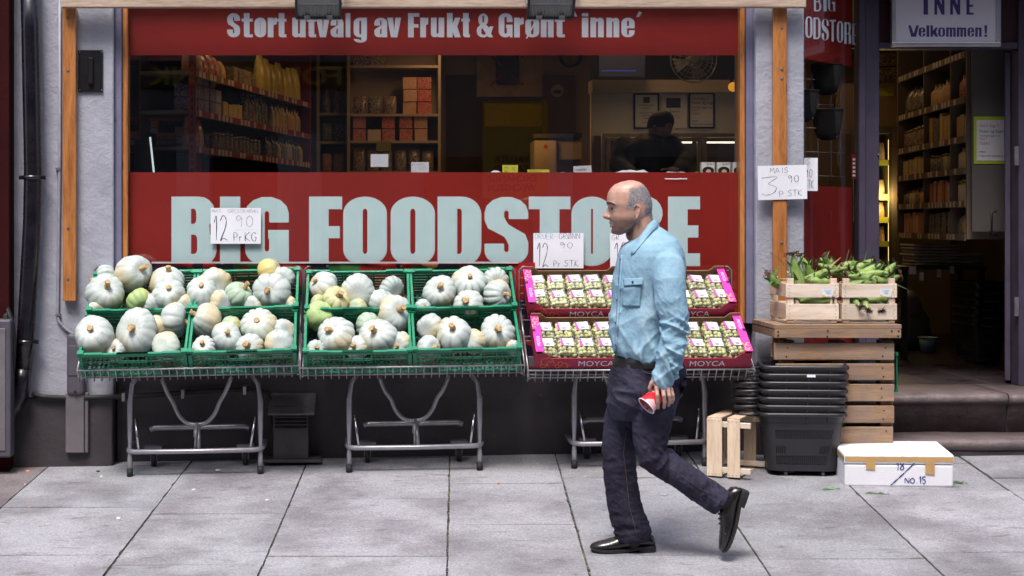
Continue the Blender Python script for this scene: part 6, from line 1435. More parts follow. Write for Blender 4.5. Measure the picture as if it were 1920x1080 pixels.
shelf_row(along(.25), along(.42), 2.255, 'carton', 'yellow', .10, .12, .11, 'yellow green carton on the upper shelf of the long red rack', GL_, inwL)
shelf_row(along(.43), along(.66), 2.255, 'bottle', 'dark', .075, .08, .22, 'dark bottle on the middle part of the long red rack', GL_, inwL)
shelf_row(along(.68), along(.98), 2.255, 'bottle', 'cream', .07, .07, .19, 'pale bottle at the far end of the long red rack', GL_, inwL)
shelf_row(along(.02), along(.30), 2.51, 'bag', 'red', .12, .08, .15, 'red bag on the top shelf of the long red rack', GL_, inwL)
shelf_row(along(.33), along(.55), 2.51, 'carton', 'brown', .10, .08, .12, 'brown carton on the top shelf of the long red rack', GL_, inwL)
shelf_row(along(.57), along(.97), 2.51, 'bag', 'yellow', .15, .09, .27, 'yellow bag at the far end of the top shelf', GL_, inwL)
shelf_row(along(.03), along(.14), 2.02, 'bag', 'orange', .12, .09, .2, 'orange bag beside the rack post', GL_, inwL)
shelf_row(along(.18), along(.60), 2.02, 'jar', 'brown', .085, .085, .13, 'brown jar with gold lid on the long red rack', GL_, inwL)
shelf_row(along(.62), along(.98), 2.02, 'bottle', 'mix', .07, .07, .17, 'small glinting bottle at the far end of the long red rack', GL_, inwL)
shelf_row(along(.45), along(.98), 1.72, 'bag', 'mix', .09, .07, .17, 'bright small bag low at the far end of the long red rack', GL_, inwL)
# left rack facing the window
C_ = (-1.95, 1.02); D_ = (A_[0] - .03, 1.02)
rack('shelf_rack', 'short red metal shelf rack facing the window at the far left', C_, D_, .34, (1.4, 1.72, 2.025, 2.22, 2.62), (0, 1), (M['shelf_red'], M['shelf_red'], M['shelf_red'], M['in_dark']), 2.9, strip=False)
LO = 'orange cartons on the short rack'
ORL = ['orange carton with white grid base, upper left one of four', 'orange carton with white grid base at the far left', 'orange carton with white grid base in the middle of the short rack', 'orange carton with white grid base next to the slotted post']
for (px, py0, py1, wpx), lb_ in zip(((280, 226, 249, 30), (254, 246, 272, 40), (312, 249, 272, 38), (346, 237, 270, 36)), ORL):
    p = at(px, py1, 1.06); s_ = 10.2 / FOC; o = product('carton', Vector((p.x, 1.11, p.z)), (wpx * s_, .1, (py1 - py0) * s_), (.75, .22, .015), 0, lb_, LO)
    mb = MB(); ww, hh = wpx * s_, (py1 - py0) * s_
    mb.bb(-.5, .5, -.516, -.508, .04, .36); g_ = mb.build('grid_base', M['paper_dim'], None); g_.parent = o
    mb = MB(); mb.bb(-.5, .5, -.519, -.5165, .365, .44); g_ = mb.build('blue_band', mat('blue_band', (.06, .16, .45), .5), None); g_.parent = o
tag_ = thing('monitor', 'black monitor with a bright edge standing left inside the window', 'monitor', at(268, 323, .34))
mb = MB(); p0, p1, p2, p3 = at(252, 323, .40), at(286, 323, .32), at(280, 258, .32), at(252, 262, .40); mb.add([p0, p1, p2, p3] + [q + Vector((-.01, .05, 0)) for q in (p0, p1, p2, p3)], [(0, 1, 2, 3), (4, 7, 6, 5), (0, 4, 5, 1), (1, 5, 6, 2), (2, 6, 7, 3), (3, 7, 4, 0)]); mb.build('screen_case', M['black'], tag_, bevel=.003)
mb = MB(); q0, q1 = at(288.5, 323, .318), at(281.5, 257, .318); mb.bar(q0, q1, .012, .010, up=(1, 0, 0)); mb.build('edge_strip', emis('lit_screen_edge', (.75, .88, .92), .25), tag_)
# white rack in the back and a narrow one beside it
for (x0, x1, Y, zs, lab) in ((-.155, .60, 4.1, (1.70, 1.975, 2.235, 2.465, 2.88), 'cream shelf unit with gift cartons at the back of the shop'), (-.42, -.185, 4.2, (1.70, 1.975, 2.235, 2.48, 2.88), 'narrow cream shelf unit left of the wider cream one')):
    rack('shelf_unit', lab, (x0, Y), (x1, Y), .3, zs, (0, 1), (M['shelf_white'], M['shelf_white'], M['shelf_white'], M['in_wall']), 3.1, strip=False)
GB = 'goods on the cream shelf unit'
shelf_row((-.14, 4.1), (.25, 4.1), 2.235, 'carton', 'gift', .115, .1, .10, 'pale red gift carton on the cream shelf unit', GB, (0, 1), stack=2)
shelf_row((.26, 4.1), (.59, 4.1), 2.235, 'carton', 'red', .115, .1, .10, 'pale red gift carton on the cream shelf unit', GB, (0, 1), stack=2)
shelf_row((-.14, 4.1), (.28, 4.1), 2.465, 'bag', 'dark', .12, .1, .17, 'dark bag in the upper row of the cream shelf unit', GB, (0, 1))
shelf_row((.29, 4.1), (.59, 4.1), 2.465, 'carton', 'red', .12, .1, .10, 'red orange carton in the upper row of the cream shelf unit', GB, (0, 1), stack=3)
shelf_row((-.14, 4.1), (.59, 4.1), 1.975, 'bag', 'brown', .11, .1, .19, 'brown shiny bag in the lowest visible row of the cream shelf unit', GB, (0, 1))
shelf_row((-.14, 4.1), (.2, 4.1), 2.88, 'carton', 'brown', .14, .1, .1, 'dim carton on the top of the cream shelf unit', GB, (0, 1))
shelf_row((-.41, 4.2), (-.19, 4.2), 2.48, 'bottle', 'dark', .08, .08, .22, 'dark bottle on the narrow cream shelf unit', GB, (0, 1)); shelf_row((-.41, 4.2), (-.19, 4.2), 2.235, 'bag', 'mix', .09, .08, .17, 'small bag on the narrow cream shelf unit', GB, (0, 1)); shelf_row((-.41, 4.2), (-.19, 4.2), 1.975, 'bag', 'red', .09, .08, .17, 'small red bag low on the narrow cream shelf unit', GB, (0, 1))
# back wall: doorway, no-backpack notice, clock, hatch
BW = 5.19
mb = MB(); a, b = at(836, 330, BW), at(893, 141, BW); mb.bb(a.x, b.x, BW - .04, BW - .001, a.z - .8, b.z); mb.build('dark_doorway_slab', M['in_dark'], shop)  # open doorway drawn as a slab, its darkness put into the colour
t = thing('backpack_notice', 'pale wall notice showing a dark backpack crossed out in red', 'notice', at(955, 180, BW - .02))
mb = MB(); a, b = at(893, 182, BW), at(1018, 70, BW); mb.bb(a.x, b.x, BW - .02, BW - .001, a.z, b.z); mb.build('sheet', mat('beige_sheet', (.50, .37, .24), .7), t)
mb = MB(); c = at(951, 128, BW - .03); rings = []
for z, a_, b_ in ((-.155, .09, .02), (-.14, .105, .04), (0, .11, .05), (.12, .10, .045), (.19, .085, .03), (.2, .07, .01)): rings.append([c + Vector((a_ * math.cos(q), -.03 + b_ * math.sin(q), z)) for q in [2 * math.pi * j / 16 for j in range(16)]])
mb.loft(rings); mb.build('backpack', mat('dim_backpack', (.07, .05, .055), .7), t)
mb = MB(); mb.bar(at(920, 160, BW - .09), at(982, 104, BW - .09), .012, .012, up=(0, 1, 0)); mb.bar(at(922, 106, BW - .095), at(981, 160, BW - .095), .012, .012, up=(0, 1, 0)); mb.build_each('red_cross_bar', mat('red_tape', (.38, .03, .02), .5), t)
t = thing('wall_clock', 'dark round wall clock half hidden by the upper red film', 'clock', at(1070, 107, BW))
mb = MB(); c = at(1070, 105, BW - .02); mb.tube([c + Vector((.095 * math.cos(q), 0, .095 * math.sin(q))) for q in [2 * math.pi * j / 24 for j in range(25)]], .014, 6, cap=False); mb.build('ring', M['black'], t)
mb = MB(); mb.tube([c + Vector((0, .01, 0)), c + Vector((0, .018, 0))], .09, 20); mb.build('face', M['in_wall'], t)
mb = MB(); mb.bar(c + Vector((0, -.002, 0)), c + Vector((.03, -.002, .05)), .006, .004); mb.bar(c + Vector((0, -.005, 0)), c + Vector((-.005, -.005, -.07)), .005, .004); mb.build_each('hand', M['black'], t)
t = thing('wall_vent', 'round pale vent cap on the back wall under the clock', 'vent', at(1045, 170, BW - .1)); c = at(1045, 170, BW - .1)
mb = MB(); mb.tube([c, c + Vector((0, .09, 0))], [.058, .05], 18); mb.build('cap', M['shelf_white'], t); mb = MB(); mb.box(c + Vector((0, -.003, -.012)), (.07, .006, .03)); mb.build('slot', M['black'], t)
mb = MB(); a, b = at(1018, 330, BW - .06), at(1078, 141, BW - .06); mb.bb(a.x, b.x, BW - .06, BW - .021, a.z - .7, b.z); mb.build('dark_column', mat('brown_column', (.13, .08, .05), .8), shop)
t = thing('back_hatch', 'wide hatch in the back wall with an ochre panel and dark frame', 'hatch', at(965, 330, BW - .05))
for x0, x1, y0, y1 in ((893, 1020, 183, 192), (893, 908, 192, 330)): a, b = at(x0, y1, BW - .05), at(x1, y0, BW - .05); mb = MB(); mb.bb(a.x, b.x - .001, BW - .05, BW - .01, a.z, b.z - .001); mb.build('frame', M['in_dark'], t)
a, b = at(908, 237, BW - .02), at(1019, 193, BW - .02); mb = MB(); mb.bb(a.x, b.x, BW - .02, BW - .012, a.z, b.z); mb.build('upper_panel', mat('ochre_panel', (.33, .20, .04), .6), t)  # plain ochre colour fills the yellowish opening
a, b = at(908, 330, BW - .02), at(1019, 238, BW - .02); mb = MB(); mb.bb(a.x, b.x, BW - .02, BW - .012, a.z, b.z); mb.build('lower_panel', M['in_dark'], t)
t = thing('till_machine', 'pale machine with a red dot glowing orange behind the counter', 'machine', at(1030, 323, 3.4))
mb = MB(); a, b = at(1001, 330, 3.4), at(1044, 263, 3.4); mb.bb(a.x, b.x, 3.4, 3.7, a.z, b.z); mb.build('case', M['shelf_white'], t, bevel=.01); mb = MB(); c = at(1023, 275, 3.399); mb.tube([c, c + Vector((0, -.004, 0))], .017, 12); mb.build('red_dot', mat('red_dot', (.45, .02, .02), .5), t); mb = MB(); a, b = at(1046, 300, 3.5), at(1092, 265, 3.5); mb.bb(a.x, b.x, 3.5, 3.8, a.z, b.z); mb.build('side_case', M['shelf_white'], t, bevel=.006)
mb = MB(); a, b = at(1000, 259, 3.38), at(1092, 250, 3.38); mb.bb(a.x, b.x, 3.39, 3.7, a.z, b.z); mb.build('lid', M['black'], t, bevel=.004)
ld = bpy.data.lights.new('desk_light', 'POINT'); ld.energy = .8; ld.color = (1, .5, .18); ld.shadow_soft_size = .05; lo = bpy.data.objects.new('desk_light', ld); COL.objects.link(lo); lo.location = at(1015, 240, 3.1) - worldloc(t); lo.parent = t
# the right bay: bulkhead, framed notices, cold cabinet, fan
FW = 2.6
mb = MB(); a, b = at(1110, 173, FW - .1), at(1384, 150, FW - .1); mb.bb(a.x, b.x + .3, FW - .12, FW + .1, a.z, b.z); mb.build('bulkhead', M['shelf_white'], shop)
mb = MB(); a, b = at(1108, 330, FW), at(1384, 174, FW); mb.bb(a.x, b.x + .3, FW, FW + .05, a.z - .8, b.z - .002); mb.build('bay_panel', M['white'], shop)
mb = MB(); a, b = at(1108, 149, FW + .1), at(1400, 90, FW + .1); mb.bb(a.x, b.x + .3, FW + .12, FW + .16, a.z, 3.14); mb.build('bay_recess', M['black'], shop)
def frame(px0, px1, py0, py1, lab, lines, framed=True, pic=None):
    Y = FW - .012; a, b = at(px0, py1, Y), at(px1, py0, Y); t = thing('framed_notice' if framed else 'paper_notice', lab, 'notice', Vector(((a.x + b.x) / 2, Y, a.z)), 'notices on the bay wall')
    mb = MB(); mb.bb(a.x, b.x, Y, Y + .01, a.z, b.z); mb.build('sheet', M['paper_dim'], t)
    if framed:
        mb = MB(); f = .012
        for x0, x1, z0, z1 in ((a.x - f, a.x, a.z - f, b.z + f), (b.x, b.x + f, a.z - f, b.z + f), (a.x, b.x, b.z, b.z + f), (a.x, b.x, a.z - f, a.z)): mb.bb(x0, x1, Y - .008, Y + .009, z0, z1)
        mb.build('frame', mat('dark_blue_frame', (.012, .012, .045), .4), t)
    if pic: c, d_ = at(pic[0], pic[3], Y), at(pic[1], pic[2], Y); mb = MB(); mb.bb(c.x, d_.x, Y - .003, Y - .0005, c.z, d_.z); mb.build('picture', mat('dark_photo', (.05, .045, .06), .5, 0, .6, 20), t)
    for txt, py, sz, m_, al in lines: print_text(txt, sz, facing((a.x + .012 if al == 'LEFT' else (a.x + b.x) / 2, Y - .0012, at(0, py, Y).z)), m_, 'print', t, 0, 1, al)
rp = mat('dull_red_print', (.35, .10, .07), .6)
frame(1191, 1233, 178, 239, 'framed notice with a small photo, left one on the bay wall', [('KONTROLLERT', 199, .017, M['ink'], 'CENTER'), ('GODKJENT', 204, .014, M['ink'], 'CENTER'), ('BUTIKKEN ER', 213, .016, M['ink'], 'CENTER'), ('APEN ALLE', 218, .016, M['ink'], 'CENTER'), ('DAGER', 223, .016, M['ink'], 'CENTER'), ('TIL KL 22', 231, .014, M['ink'], 'CENTER')], True, (1206, 1218, 182, 193))
frame(1242, 1288, 178, 240, 'unframed paper notice with a dark picture between the frames', [('Gaveri', 211, .03, M['ink'], 'CENTER'), ('vi har varer', 217, .015, M['ink'], 'CENTER'), ('fra hele verden', 222, .015, M['ink'], 'CENTER')], False, (1249, 1276, 184, 202))
GD_ = [('God dag !!', 187, .030, rp, 'LEFT'), ('Poser og bager', 195, .030, M['ink'], 'LEFT'), ('Vennligst legges ved', 203, .019, M['ink'], 'LEFT'), ('kasse !!', 208, .019, M['ink'], 'LEFT'), ('Takk!!', 215, .026, rp, 'LEFT'), ('Hilsen', 228, .019, M['ink'], 'LEFT'), ('Toget frukt og grønt as', 234, .019, M['ink'], 'LEFT')]
frame(1294, 1337, 177, 238, 'framed notice God dag, right one on the bay wall', GD_)
t = thing('cold_cabinet', 'cold cabinet with two framed glass doors and lit tubes', 'cold cabinet', at(1250, 420, 2.2)); CYb = 2.2; CF = mat('cabinet_frame', (.34, .29, .24), .45, .3)
def fr_(x0, x1, y0, y1, Y, w_, nm, m_):
    a, b = at(x0, y1, Y), at(x1, y0, Y); mb = MB()
    for q0, q1, z0, z1 in ((a.x, a.x + w_, a.z, b.z), (b.x - w_, b.x, a.z, b.z), (a.x + w_, b.x - w_, b.z - w_, b.z), (a.x + w_, b.x - w_, a.z, a.z + w_)): mb.bb(q0, q1, Y - .03, Y, z0, z1)
    return mb.build(nm, m_, t, bevel=.002)
fr_(1127, 1400, 250, 560, CYb, .03, 'carcass', CF)
for x0, x1 in ((1136, 1314), (1316, 1398)): fr_(x0, x1, 258, 556, CYb - .031, .030, 'door_frame', CF); a, b = at(x0, 556, CYb), at(x1, 258, CYb); mb = MB(); mb.add([(a.x, CYb - .02, a.z), (b.x, CYb - .02, a.z), (b.x, CYb - .02, b.z), (a.x, CYb - .02, b.z)], [(0, 1, 2, 3)]); mb.build('pane', M['glass'], t)
mb = MB(); a, b = at(1127, 560, CYb), at(1400, 250, CYb); mb.bb(a.x, b.x, CYb + .35, CYb + .37, a.z, b.z); mb.build('back_panel', M['in_dark'], t)
for x0, x1 in ((1155, 1297), (1322, 1384)): mb = MB(); mb.tube([at(x0, 266, CYb + .06), at(x1, 266, CYb + .06)], .010, 8); mb.build('lit_tube', emis('warm_tube', (1, .86, .58), 1.3), t)
for z in (1.35, 1.72): mb = MB(); mb.bb(a.x + .03, b.x - .03, CYb + .03, CYb + .34, z - .012, z); mb.build('shelf', M['shelf_grey'], t)
shelf_row((a.x + .04, CYb + .05), (b.x - .04, CYb + .05), 1.72, 'bag', 'gift', .14, .1, .2, 'pale red bag in the cold cabinet', 'bags in the cold cabinet', (0, 1))
t = thing('table_fan', 'large round fan with a wire cage high in the right bay', 'fan', at(1300, 150, 1.9)); c = at(1299, 112, 1.9); 
mb = MB()
for r_ in (.165, .135, .10, .06): mb.tube([c + Vector((r_ * math.cos(q), -.03 - .02 * (1 - r_ / .165), r_ * math.sin(q))) for q in [2 * math.pi * j / 28 for j in range(29)]], .0022 if r_ < .16 else .005, 5, cap=False)
for k in range(28): q = 2 * math.pi * k / 28; mb.tube([c + Vector((.03 * math.cos(q), -.05, .03 * math.sin(q))), c + Vector((.165 * math.cos(q), -.03, .165 * math.sin(q)))], .0014, 4)
mb.build('cage', M['wire'], t); mb = MB(); mb.tube([c + Vector((0, -.055, 0)), c + Vector((0, .06, 0))], [.03, .04], 12); mb.build('hub', M['shelf_grey'], t)
for k in range(4):
    q = R(90 * k + 20); mb = MB(); vs = [c + Vector((r_ * math.cos(q + s_), -.01 + y_, r_ * math.sin(q + s_))) for r_, s_, y_ in ((.03, -.3, 0), (.145, -.42, .012), (.15, .35, -.015), (.03, .4, -.01))]; mb.add(vs + [v + Vector((0, .003, 0)) for v in vs], [(0, 1, 2, 3), (7, 6, 5, 4), (0, 4, 5, 1), (1, 5, 6, 2), (2, 6, 7, 3), (3, 7, 4, 0)]); mb.build('blade', M['shelf_grey'], t)
t = thing('television', 'dark flat television high on the left of the right bay', 'television', at(1165, 150, 2.3)); a, b = at(1120, 149, 2.3), at(1212, 92, 2.3); mb = MB(); mb.bb(a.x, b.x, 2.3, 2.34, a.z, b.z); mb.build('case', M['black'], t, bevel=.005); mb = MB(); mb.bb(a.x + .012, b.x - .012, 2.297, 2.2995, a.z + .02, b.z); mb.build('screen', emis('dim_screen', (.03, .03, .04), .12), t); mb = MB(); mb.bb(a.x + .03, b.x - .08, 2.2955, 2.2968, a.z + .06, a.z + .068); mb.build('blue_line', emis('blue_line', (.03, .05, .25), .3), t)
t = thing('bay_lamp', 'small orange lamp under the bulkhead beside the window post', 'lamp', at(1376, 172, 2.2)); mb = MB(); c = at(1374, 163, 2.2); mb.ball(c, (.035, .035, .035), 10, 8); mb.build('lamp_shade', emis('orange_glow', (1, .42, .04), .25), t); mb = MB(); mb.tube([c + Vector((0, 0, .02)), c + Vector((0, .05, .06))], .012, 8); mb.build('stem', M['black'], t)
# hair colour cartons on the ledge
for k, (px, lb_) in enumerate(((1327.5, 'white carton marked Glory with a dark haired head, left one on the ledge'), (1357, 'white carton marked Glory with a dark haired head, second one on the ledge'), (1386, 'white carton marked Glory with a dark haired head, half hidden by the window post'))):
    c = at(px, 325, .2); o = product('carton', Vector((c.x, .22, c.z - .006)), (.078, .05, .072), (.75, .78, .8), 0, lb_, 'hair colour cartons on the ledge'); o.color = (.8, .82, .85, 1)
    mb = MB(); mb.add([(.46 * math.cos(q), -.5135, .30 + .34 * math.sin(q)) for q in [2 * math.pi * j / 20 for j in range(20)] if .30 + .34 * math.sin(q) > -.0], [tuple(range(sum(1 for j in range(20) if .30 + .34 * math.sin(2 * math.pi * j / 20) > -.0)))]); h_ = mb.build('hair_print', M['black'], None); h_.parent = o
    mb = MB(); mb.add([(.02 + .2 * math.cos(q), -.516, .22 + .2 * math.sin(q)) for q in [2 * math.pi * j / 14 for j in range(14)]], [tuple(range(14))]); h_ = mb.build('face_print', mat('skin_print', (.6, .4, .32), .6), None); h_.parent = o
    mb = MB(); handwrite(mb, 'Glory', -.1, .78, .16, lambda x, y, l=0: Vector((x, -.5135 - l * 9, y)), wid=.09, pen=.2); h_ = mb.build('lettering', M['ink'], None); h_.parent = o
for k, (px0, px1, h_, lab, m_) in enumerate(((1148, 1225, .022, 'white paper bundle lying on the window ledge in front of the dark person', 'paper'), (1228, 1300, .014, 'second white paper bundle on the window ledge nearer the cartons', 'paper'), (1298, 1318, .012, 'thin green pad on the window ledge beside the cartons', 'neon'), (1033, 1072, .012, 'white paper roll on the window ledge beside the yellow strip', 'paper'), (920, 940, .022, 'crumpled white paper on the window ledge beside the yellow card', 'paper'))):
    a, b = at(px0, 325, .2), at(px1, 325, .2); mb = MB(); n = 12; rings = []
    for i in range(n + 1): x = a.x + (b.x - a.x) * i / n; e_ = math.sin(math.pi * min(max(i / n, .06), .94)) ** .4; hh = h_ * (1 + .5 * mnoise.noise((x * 25, k, 0))) * e_; rings.append([Vector((x, .2 + .05 * e_ * math.cos(q), zf1 - .013 + hh * (1 + math.sin(q)) * .7)) for q in [2 * math.pi * j / 10 for j in range(10)]])
    mb.loft(rings); o = mb.build('paper_bundle', M[m_], base=(a.x, .2, zf1 - .013)); tag(o, lab, 'paper')
# ------------------------------------------------------------------ behind the slanting window: wire grid with hanging pans
t = thing('wire_grid', 'white wire grid hung with black strainers behind the slanting window', 'wire grid', side(SL / 2, zs0, -.12)); mb = MB()
for px in (1514, 1538, 1562, 1586, 1604): p = side_at(px, 200, -.10); mb.tube([Vector((p.x, p.y, zs0 - .05)), Vector((p.x, p.y, zs1 + .1))], .0035, 5)
for py in (145, 192, 237, 282, 327): p, q = side_at(1508, py, -.105), side_at(1612, py + 4, -.105); mb.tube([p, q], .0035, 5)
mb.build('grid', mat('grey_wire_coat', (.35, .32, .30), .4), t)
STR = mat('dimmed_black_strainer', (.0035, .003, .003), .9, 0, .3)  # black taken darker still, dimness behind the glass put into the colour
for k, (px, py, lb_) in enumerate(((1566, 150, 'black pan strainer hanging topmost on the wire grid'), (1522, 200, 'black pan strainer at the left edge of the wire grid'), (1568, 235, 'large black strainer hanging lowest on the wire grid'))):
    c = side_at(px, py, -.06); mb = MB(); rings = []
    for z, r_ in ((.10, .10), (.05, .094), (-.03, .082), (-.075, .064), (-.09, .03)): rings.append([c + Vector((r_ * math.cos(q), r_ * .55 * math.sin(q), z)) for q in [2 * math.pi * j / 18 for j in range(18)]])
    s_ = thing('strainer', lb_, 'strainer', c, 'black strainers on the wire grid'); mb.loft(rings, 0, False); mb.build('bowl', STR, s_)
    mb = MB(); mb.tube([c + Vector((.10 * math.cos(q), .055 * math.sin(q), .10)) for q in [2 * math.pi * j / 20 for j in range(21)]], .005, 6, cap=False); mb.build('rim', M['iron'], s_); mb = MB(); mb.tube([c + Vector((.05, .02, .10)), c + Vector((.06, .03, .17)), c + Vector((.07, .03, .2))], .004, 6); mb.build('hook', M['iron'], s_)
c = side_at(1600, 310, -.0025); mb = MB(); 
st = [side_at(1596.5, 289, .001), side_at(1605, 290, .001), side_at(1605, 336, .001), side_at(1596.5, 334, .001)]; mb.add(st, [(0, 1, 2, 3)]); o = mb.build('sticker', M['shelf_red'], sw)
mb = MB(); 
for k in range(5): y = 297 + k * 7.5; mb.add([side_at(1598.5, y, .0016), side_at(1603.5, y + .2, .0016), side_at(1603.5, y + 4, .0016), side_at(1598.5, y + 3.8, .0016)], [(0, 1, 2, 3)])
for q in mb.split(): q.build('sticker_mark', M['paper'], o)
# ------------------------------------------------------------------ through the open door
DSH = mat('brown_cream_shelf', (.15, .115, .08), .6, 0, .1, 4)
E_ = (3.95, 1.06); F_ = (4.15, 2.95); dEF = Vector((F_[0] - E_[0], F_[1] - E_[1])).normalized(); inE = (dEF.y, -dEF.x)
rack('wall_rack', 'tall cream wall rack of bottles and cartons seen through the doorway', F_, E_, .33, (1.45, 1.67, 1.89, 2.10, 2.36, 2.66), inE, (DSH, DSH, DSH, DSH), 3.0, uprights=(.42, .80), zlow=1.42)
def al2(f): return (F_[0] + (E_[0] - F_[0]) * f, F_[1] + (E_[1] - F_[1]) * f)
GR = 'goods on the wall rack by the door'
for z, row in ((2.36, (('bag', 'dark', .02, .40, .17, .22, 'dark crumpled bag, farthest on the upper shelf of the wall rack'), ('bottle', 'cream', .45, .78, .09, .17, 'pale orange bottle in the upper middle bay of the wall rack'), ('bottle', 'red', .83, .98, .08, .18, 'red bottle in the nearest upper bay of the wall rack'))),
               (2.10, (('jar', 'dark', .02, .40, .085, .15, 'dark glinting jar in the far bay of the wall rack'), ('carton', 'mix', .44, .78, .085, .19, 'tall carton in the middle bay of the wall rack'), ('carton', 'cream', .82, .98, .09, .15, 'cream carton in the nearest bay of the wall rack'))),
               (1.89, (('carton', 'cream', .02, .40, .085, .13, 'small printed carton in the far bay of the wall rack'), ('jar', 'mix', .44, .78, .08, .13, 'small jar in the middle bay of the wall rack'), ('bottle', 'cream', .82, .98, .08, .17, 'clear bottle in the nearest bay of the wall rack'))),
               (1.67, (('bottle', 'mix', .02, .40, .075, .12, 'small red capped bottle in the far bay of the wall rack'), ('carton', 'red', .44, .78, .06, .15, 'narrow red carton in the middle bay of the wall rack'), ('jar', 'cream', .82, .98, .08, .14, 'pale jar in the nearest bay of the wall rack'))),
               (1.45, (('carton', 'red', .02, .40, .09, .15, 'red carton low in the far bay of the wall rack'), ('carton', 'dark', .44, .78, .07, .15, 'dark carton low in the middle bay of the wall rack'), ('bag', 'mix', .82, .98, .09, .14, 'small bag low in the nearest bay of the wall rack')))):
    for kd, pal, f0, f1, w_, h_, lb_ in row: shelf_row(al2(f0), al2(f1), z, kd, pal, w_, w_, h_, lb_, GR, inE, setback=.02)
a, b = at(1823, 434, .95), at(1886, 80, .95); mb = MB(); mb.bb(a.x, b.x + .06, .95, .97, a.z, b.z); mb.build('door_side_panel', mat('grey_side_panel', (.085, .075, .07), .6, 0, .1, 3), shop)
t = thing('door_notice', 'notice God dag with a broad yellow border on the pale panel', 'notice', at(1855, 307, .945)); a, b = at(1826, 307, .945), at(1883, 218.5, .945)
mb = MB(); mb.bb(a.x, b.x, .944, .9485, a.z, b.z); mb.build('border', M['neon'], t); a2, b2 = at(1831, 301.5, .943), at(1883, 225, .943); mb = MB(); mb.bb(a2.x, b2.x, .9415, .9432, a2.z, b2.z); mb.build('sheet', M['paper_dim'], t)
for (txt, sz, m_), py in zip((('God dag !!', .030, rp), ('Poser og bager', .027, M['ink']), ('Vennligst legges ved', .0165, M['ink']), ('kasse !!', .0165, M['ink']), ('Takk!!', .028, rp), ('Hilsen', .0165, M['ink']), ('Toget frukt og grønt as', .0165, M['ink'])), (238, 248.5, 256, 261.5, 271.5, 286, 293.5)): print_text(txt, sz, facing((a2.x + .018, .9405, at(0, py, .94).z)), m_, 'print', t, 0, 1, 'LEFT')
t = thing('lit_fridge', 'lit fridge with yellow packets seen at the left of the doorway', 'fridge', at(1655, 520, 3.6)); Y = 3.6; a, b = at(1625, 560, Y), at(1672, 250, Y)
mb = MB(); mb.bb(b.x, b.x + .06, Y, Y + .4, FZ, b.z + .06); mb.bb(a.x, b.x - .0005, Y, Y + .4, b.z + .001, b.z + .06); mb.bb(a.x, b.x - .0005, Y + .36, Y + .4, FZ, b.z); mb.build('carcass', mat('fridge_case', (.16, .12, .09), .5), t)
for y in (307, 372, 415, 460): z = at(0, y, Y).z; mb = MB(); mb.bb(a.x, b.x - .002, Y + .06, Y + .35, z - .012, z); s_ = mb.build('shelf', M['green_dark'], t); mb = MB(); mb.bb(a.x, b.x - .004, Y + .032, Y + .040, z - .012, z + .034); r_ = mb.build('price_strip', M['yellow_card'], s_); shelf_row((at(1641, 0, Y).x, Y + .045), (b.x - .002, Y + .045), z, 'bag', 'cream', .11, .12, .17, 'yellow lit packet inside the fridge by the door', 'packets in the lit fridge', (0, 1))
mb = MB(); mb.bb(b.x - .016, b.x - .0006, Y + .002, Y + .03, FZ, b.z - .001); mb.build('door_post', M['in_dark'], t); mb = MB(); mb.tube([Vector((b.x - .008, Y + .044, 1.0)), Vector((b.x - .008, Y + .044, b.z - .05))], .006, 8); mb.build('lit_tube', emis('fridge_tube', (1, .72, .3), 1.0), t)
ld = bpy.data.lights.new('fridge_light', 'POINT'); ld.energy = 1.6; ld.color = (1, .74, .28); ld.shadow_soft_size = .04; lo = bpy.data.objects.new('fridge_light', ld); COL.objects.link(lo); lo.parent = t; lo.location = Vector((at(1655, 0, 3.62).x, 3.56, 1.75)) - worldloc(t)
a, b = at(1640, 250, 3.95), at(1690, 155, 3.95); mb = MB(); mb.bb(a.x - .3, b.x + .1, 4.03, 4.05, a.z, b.z); mb.build('niche_panel', M['in_wall'], shop)
card('price_card', 'yellow card 99 hanging inside the doorway above the lit fridge', 1647, 1675, 160, 180, 3.9, [('VANSEN', .06, .75, .14, 'ink', .07), ('99', .08, .18, .5, 'ink', .22), ('P', .66, .2, .25, 'ink', .1)], m='yellow_card')
for k, (y0, y1) in enumerate(((100, 126), (127, 153))): p = at(1664, y1, 3.8); product('carton', p, (.2, .2, .108), (.14, .05, .025), 0, ('brown carton on top of the pile above the door niche', 'brown carton below the topmost one above the door niche')[k], 'cartons above the niche')
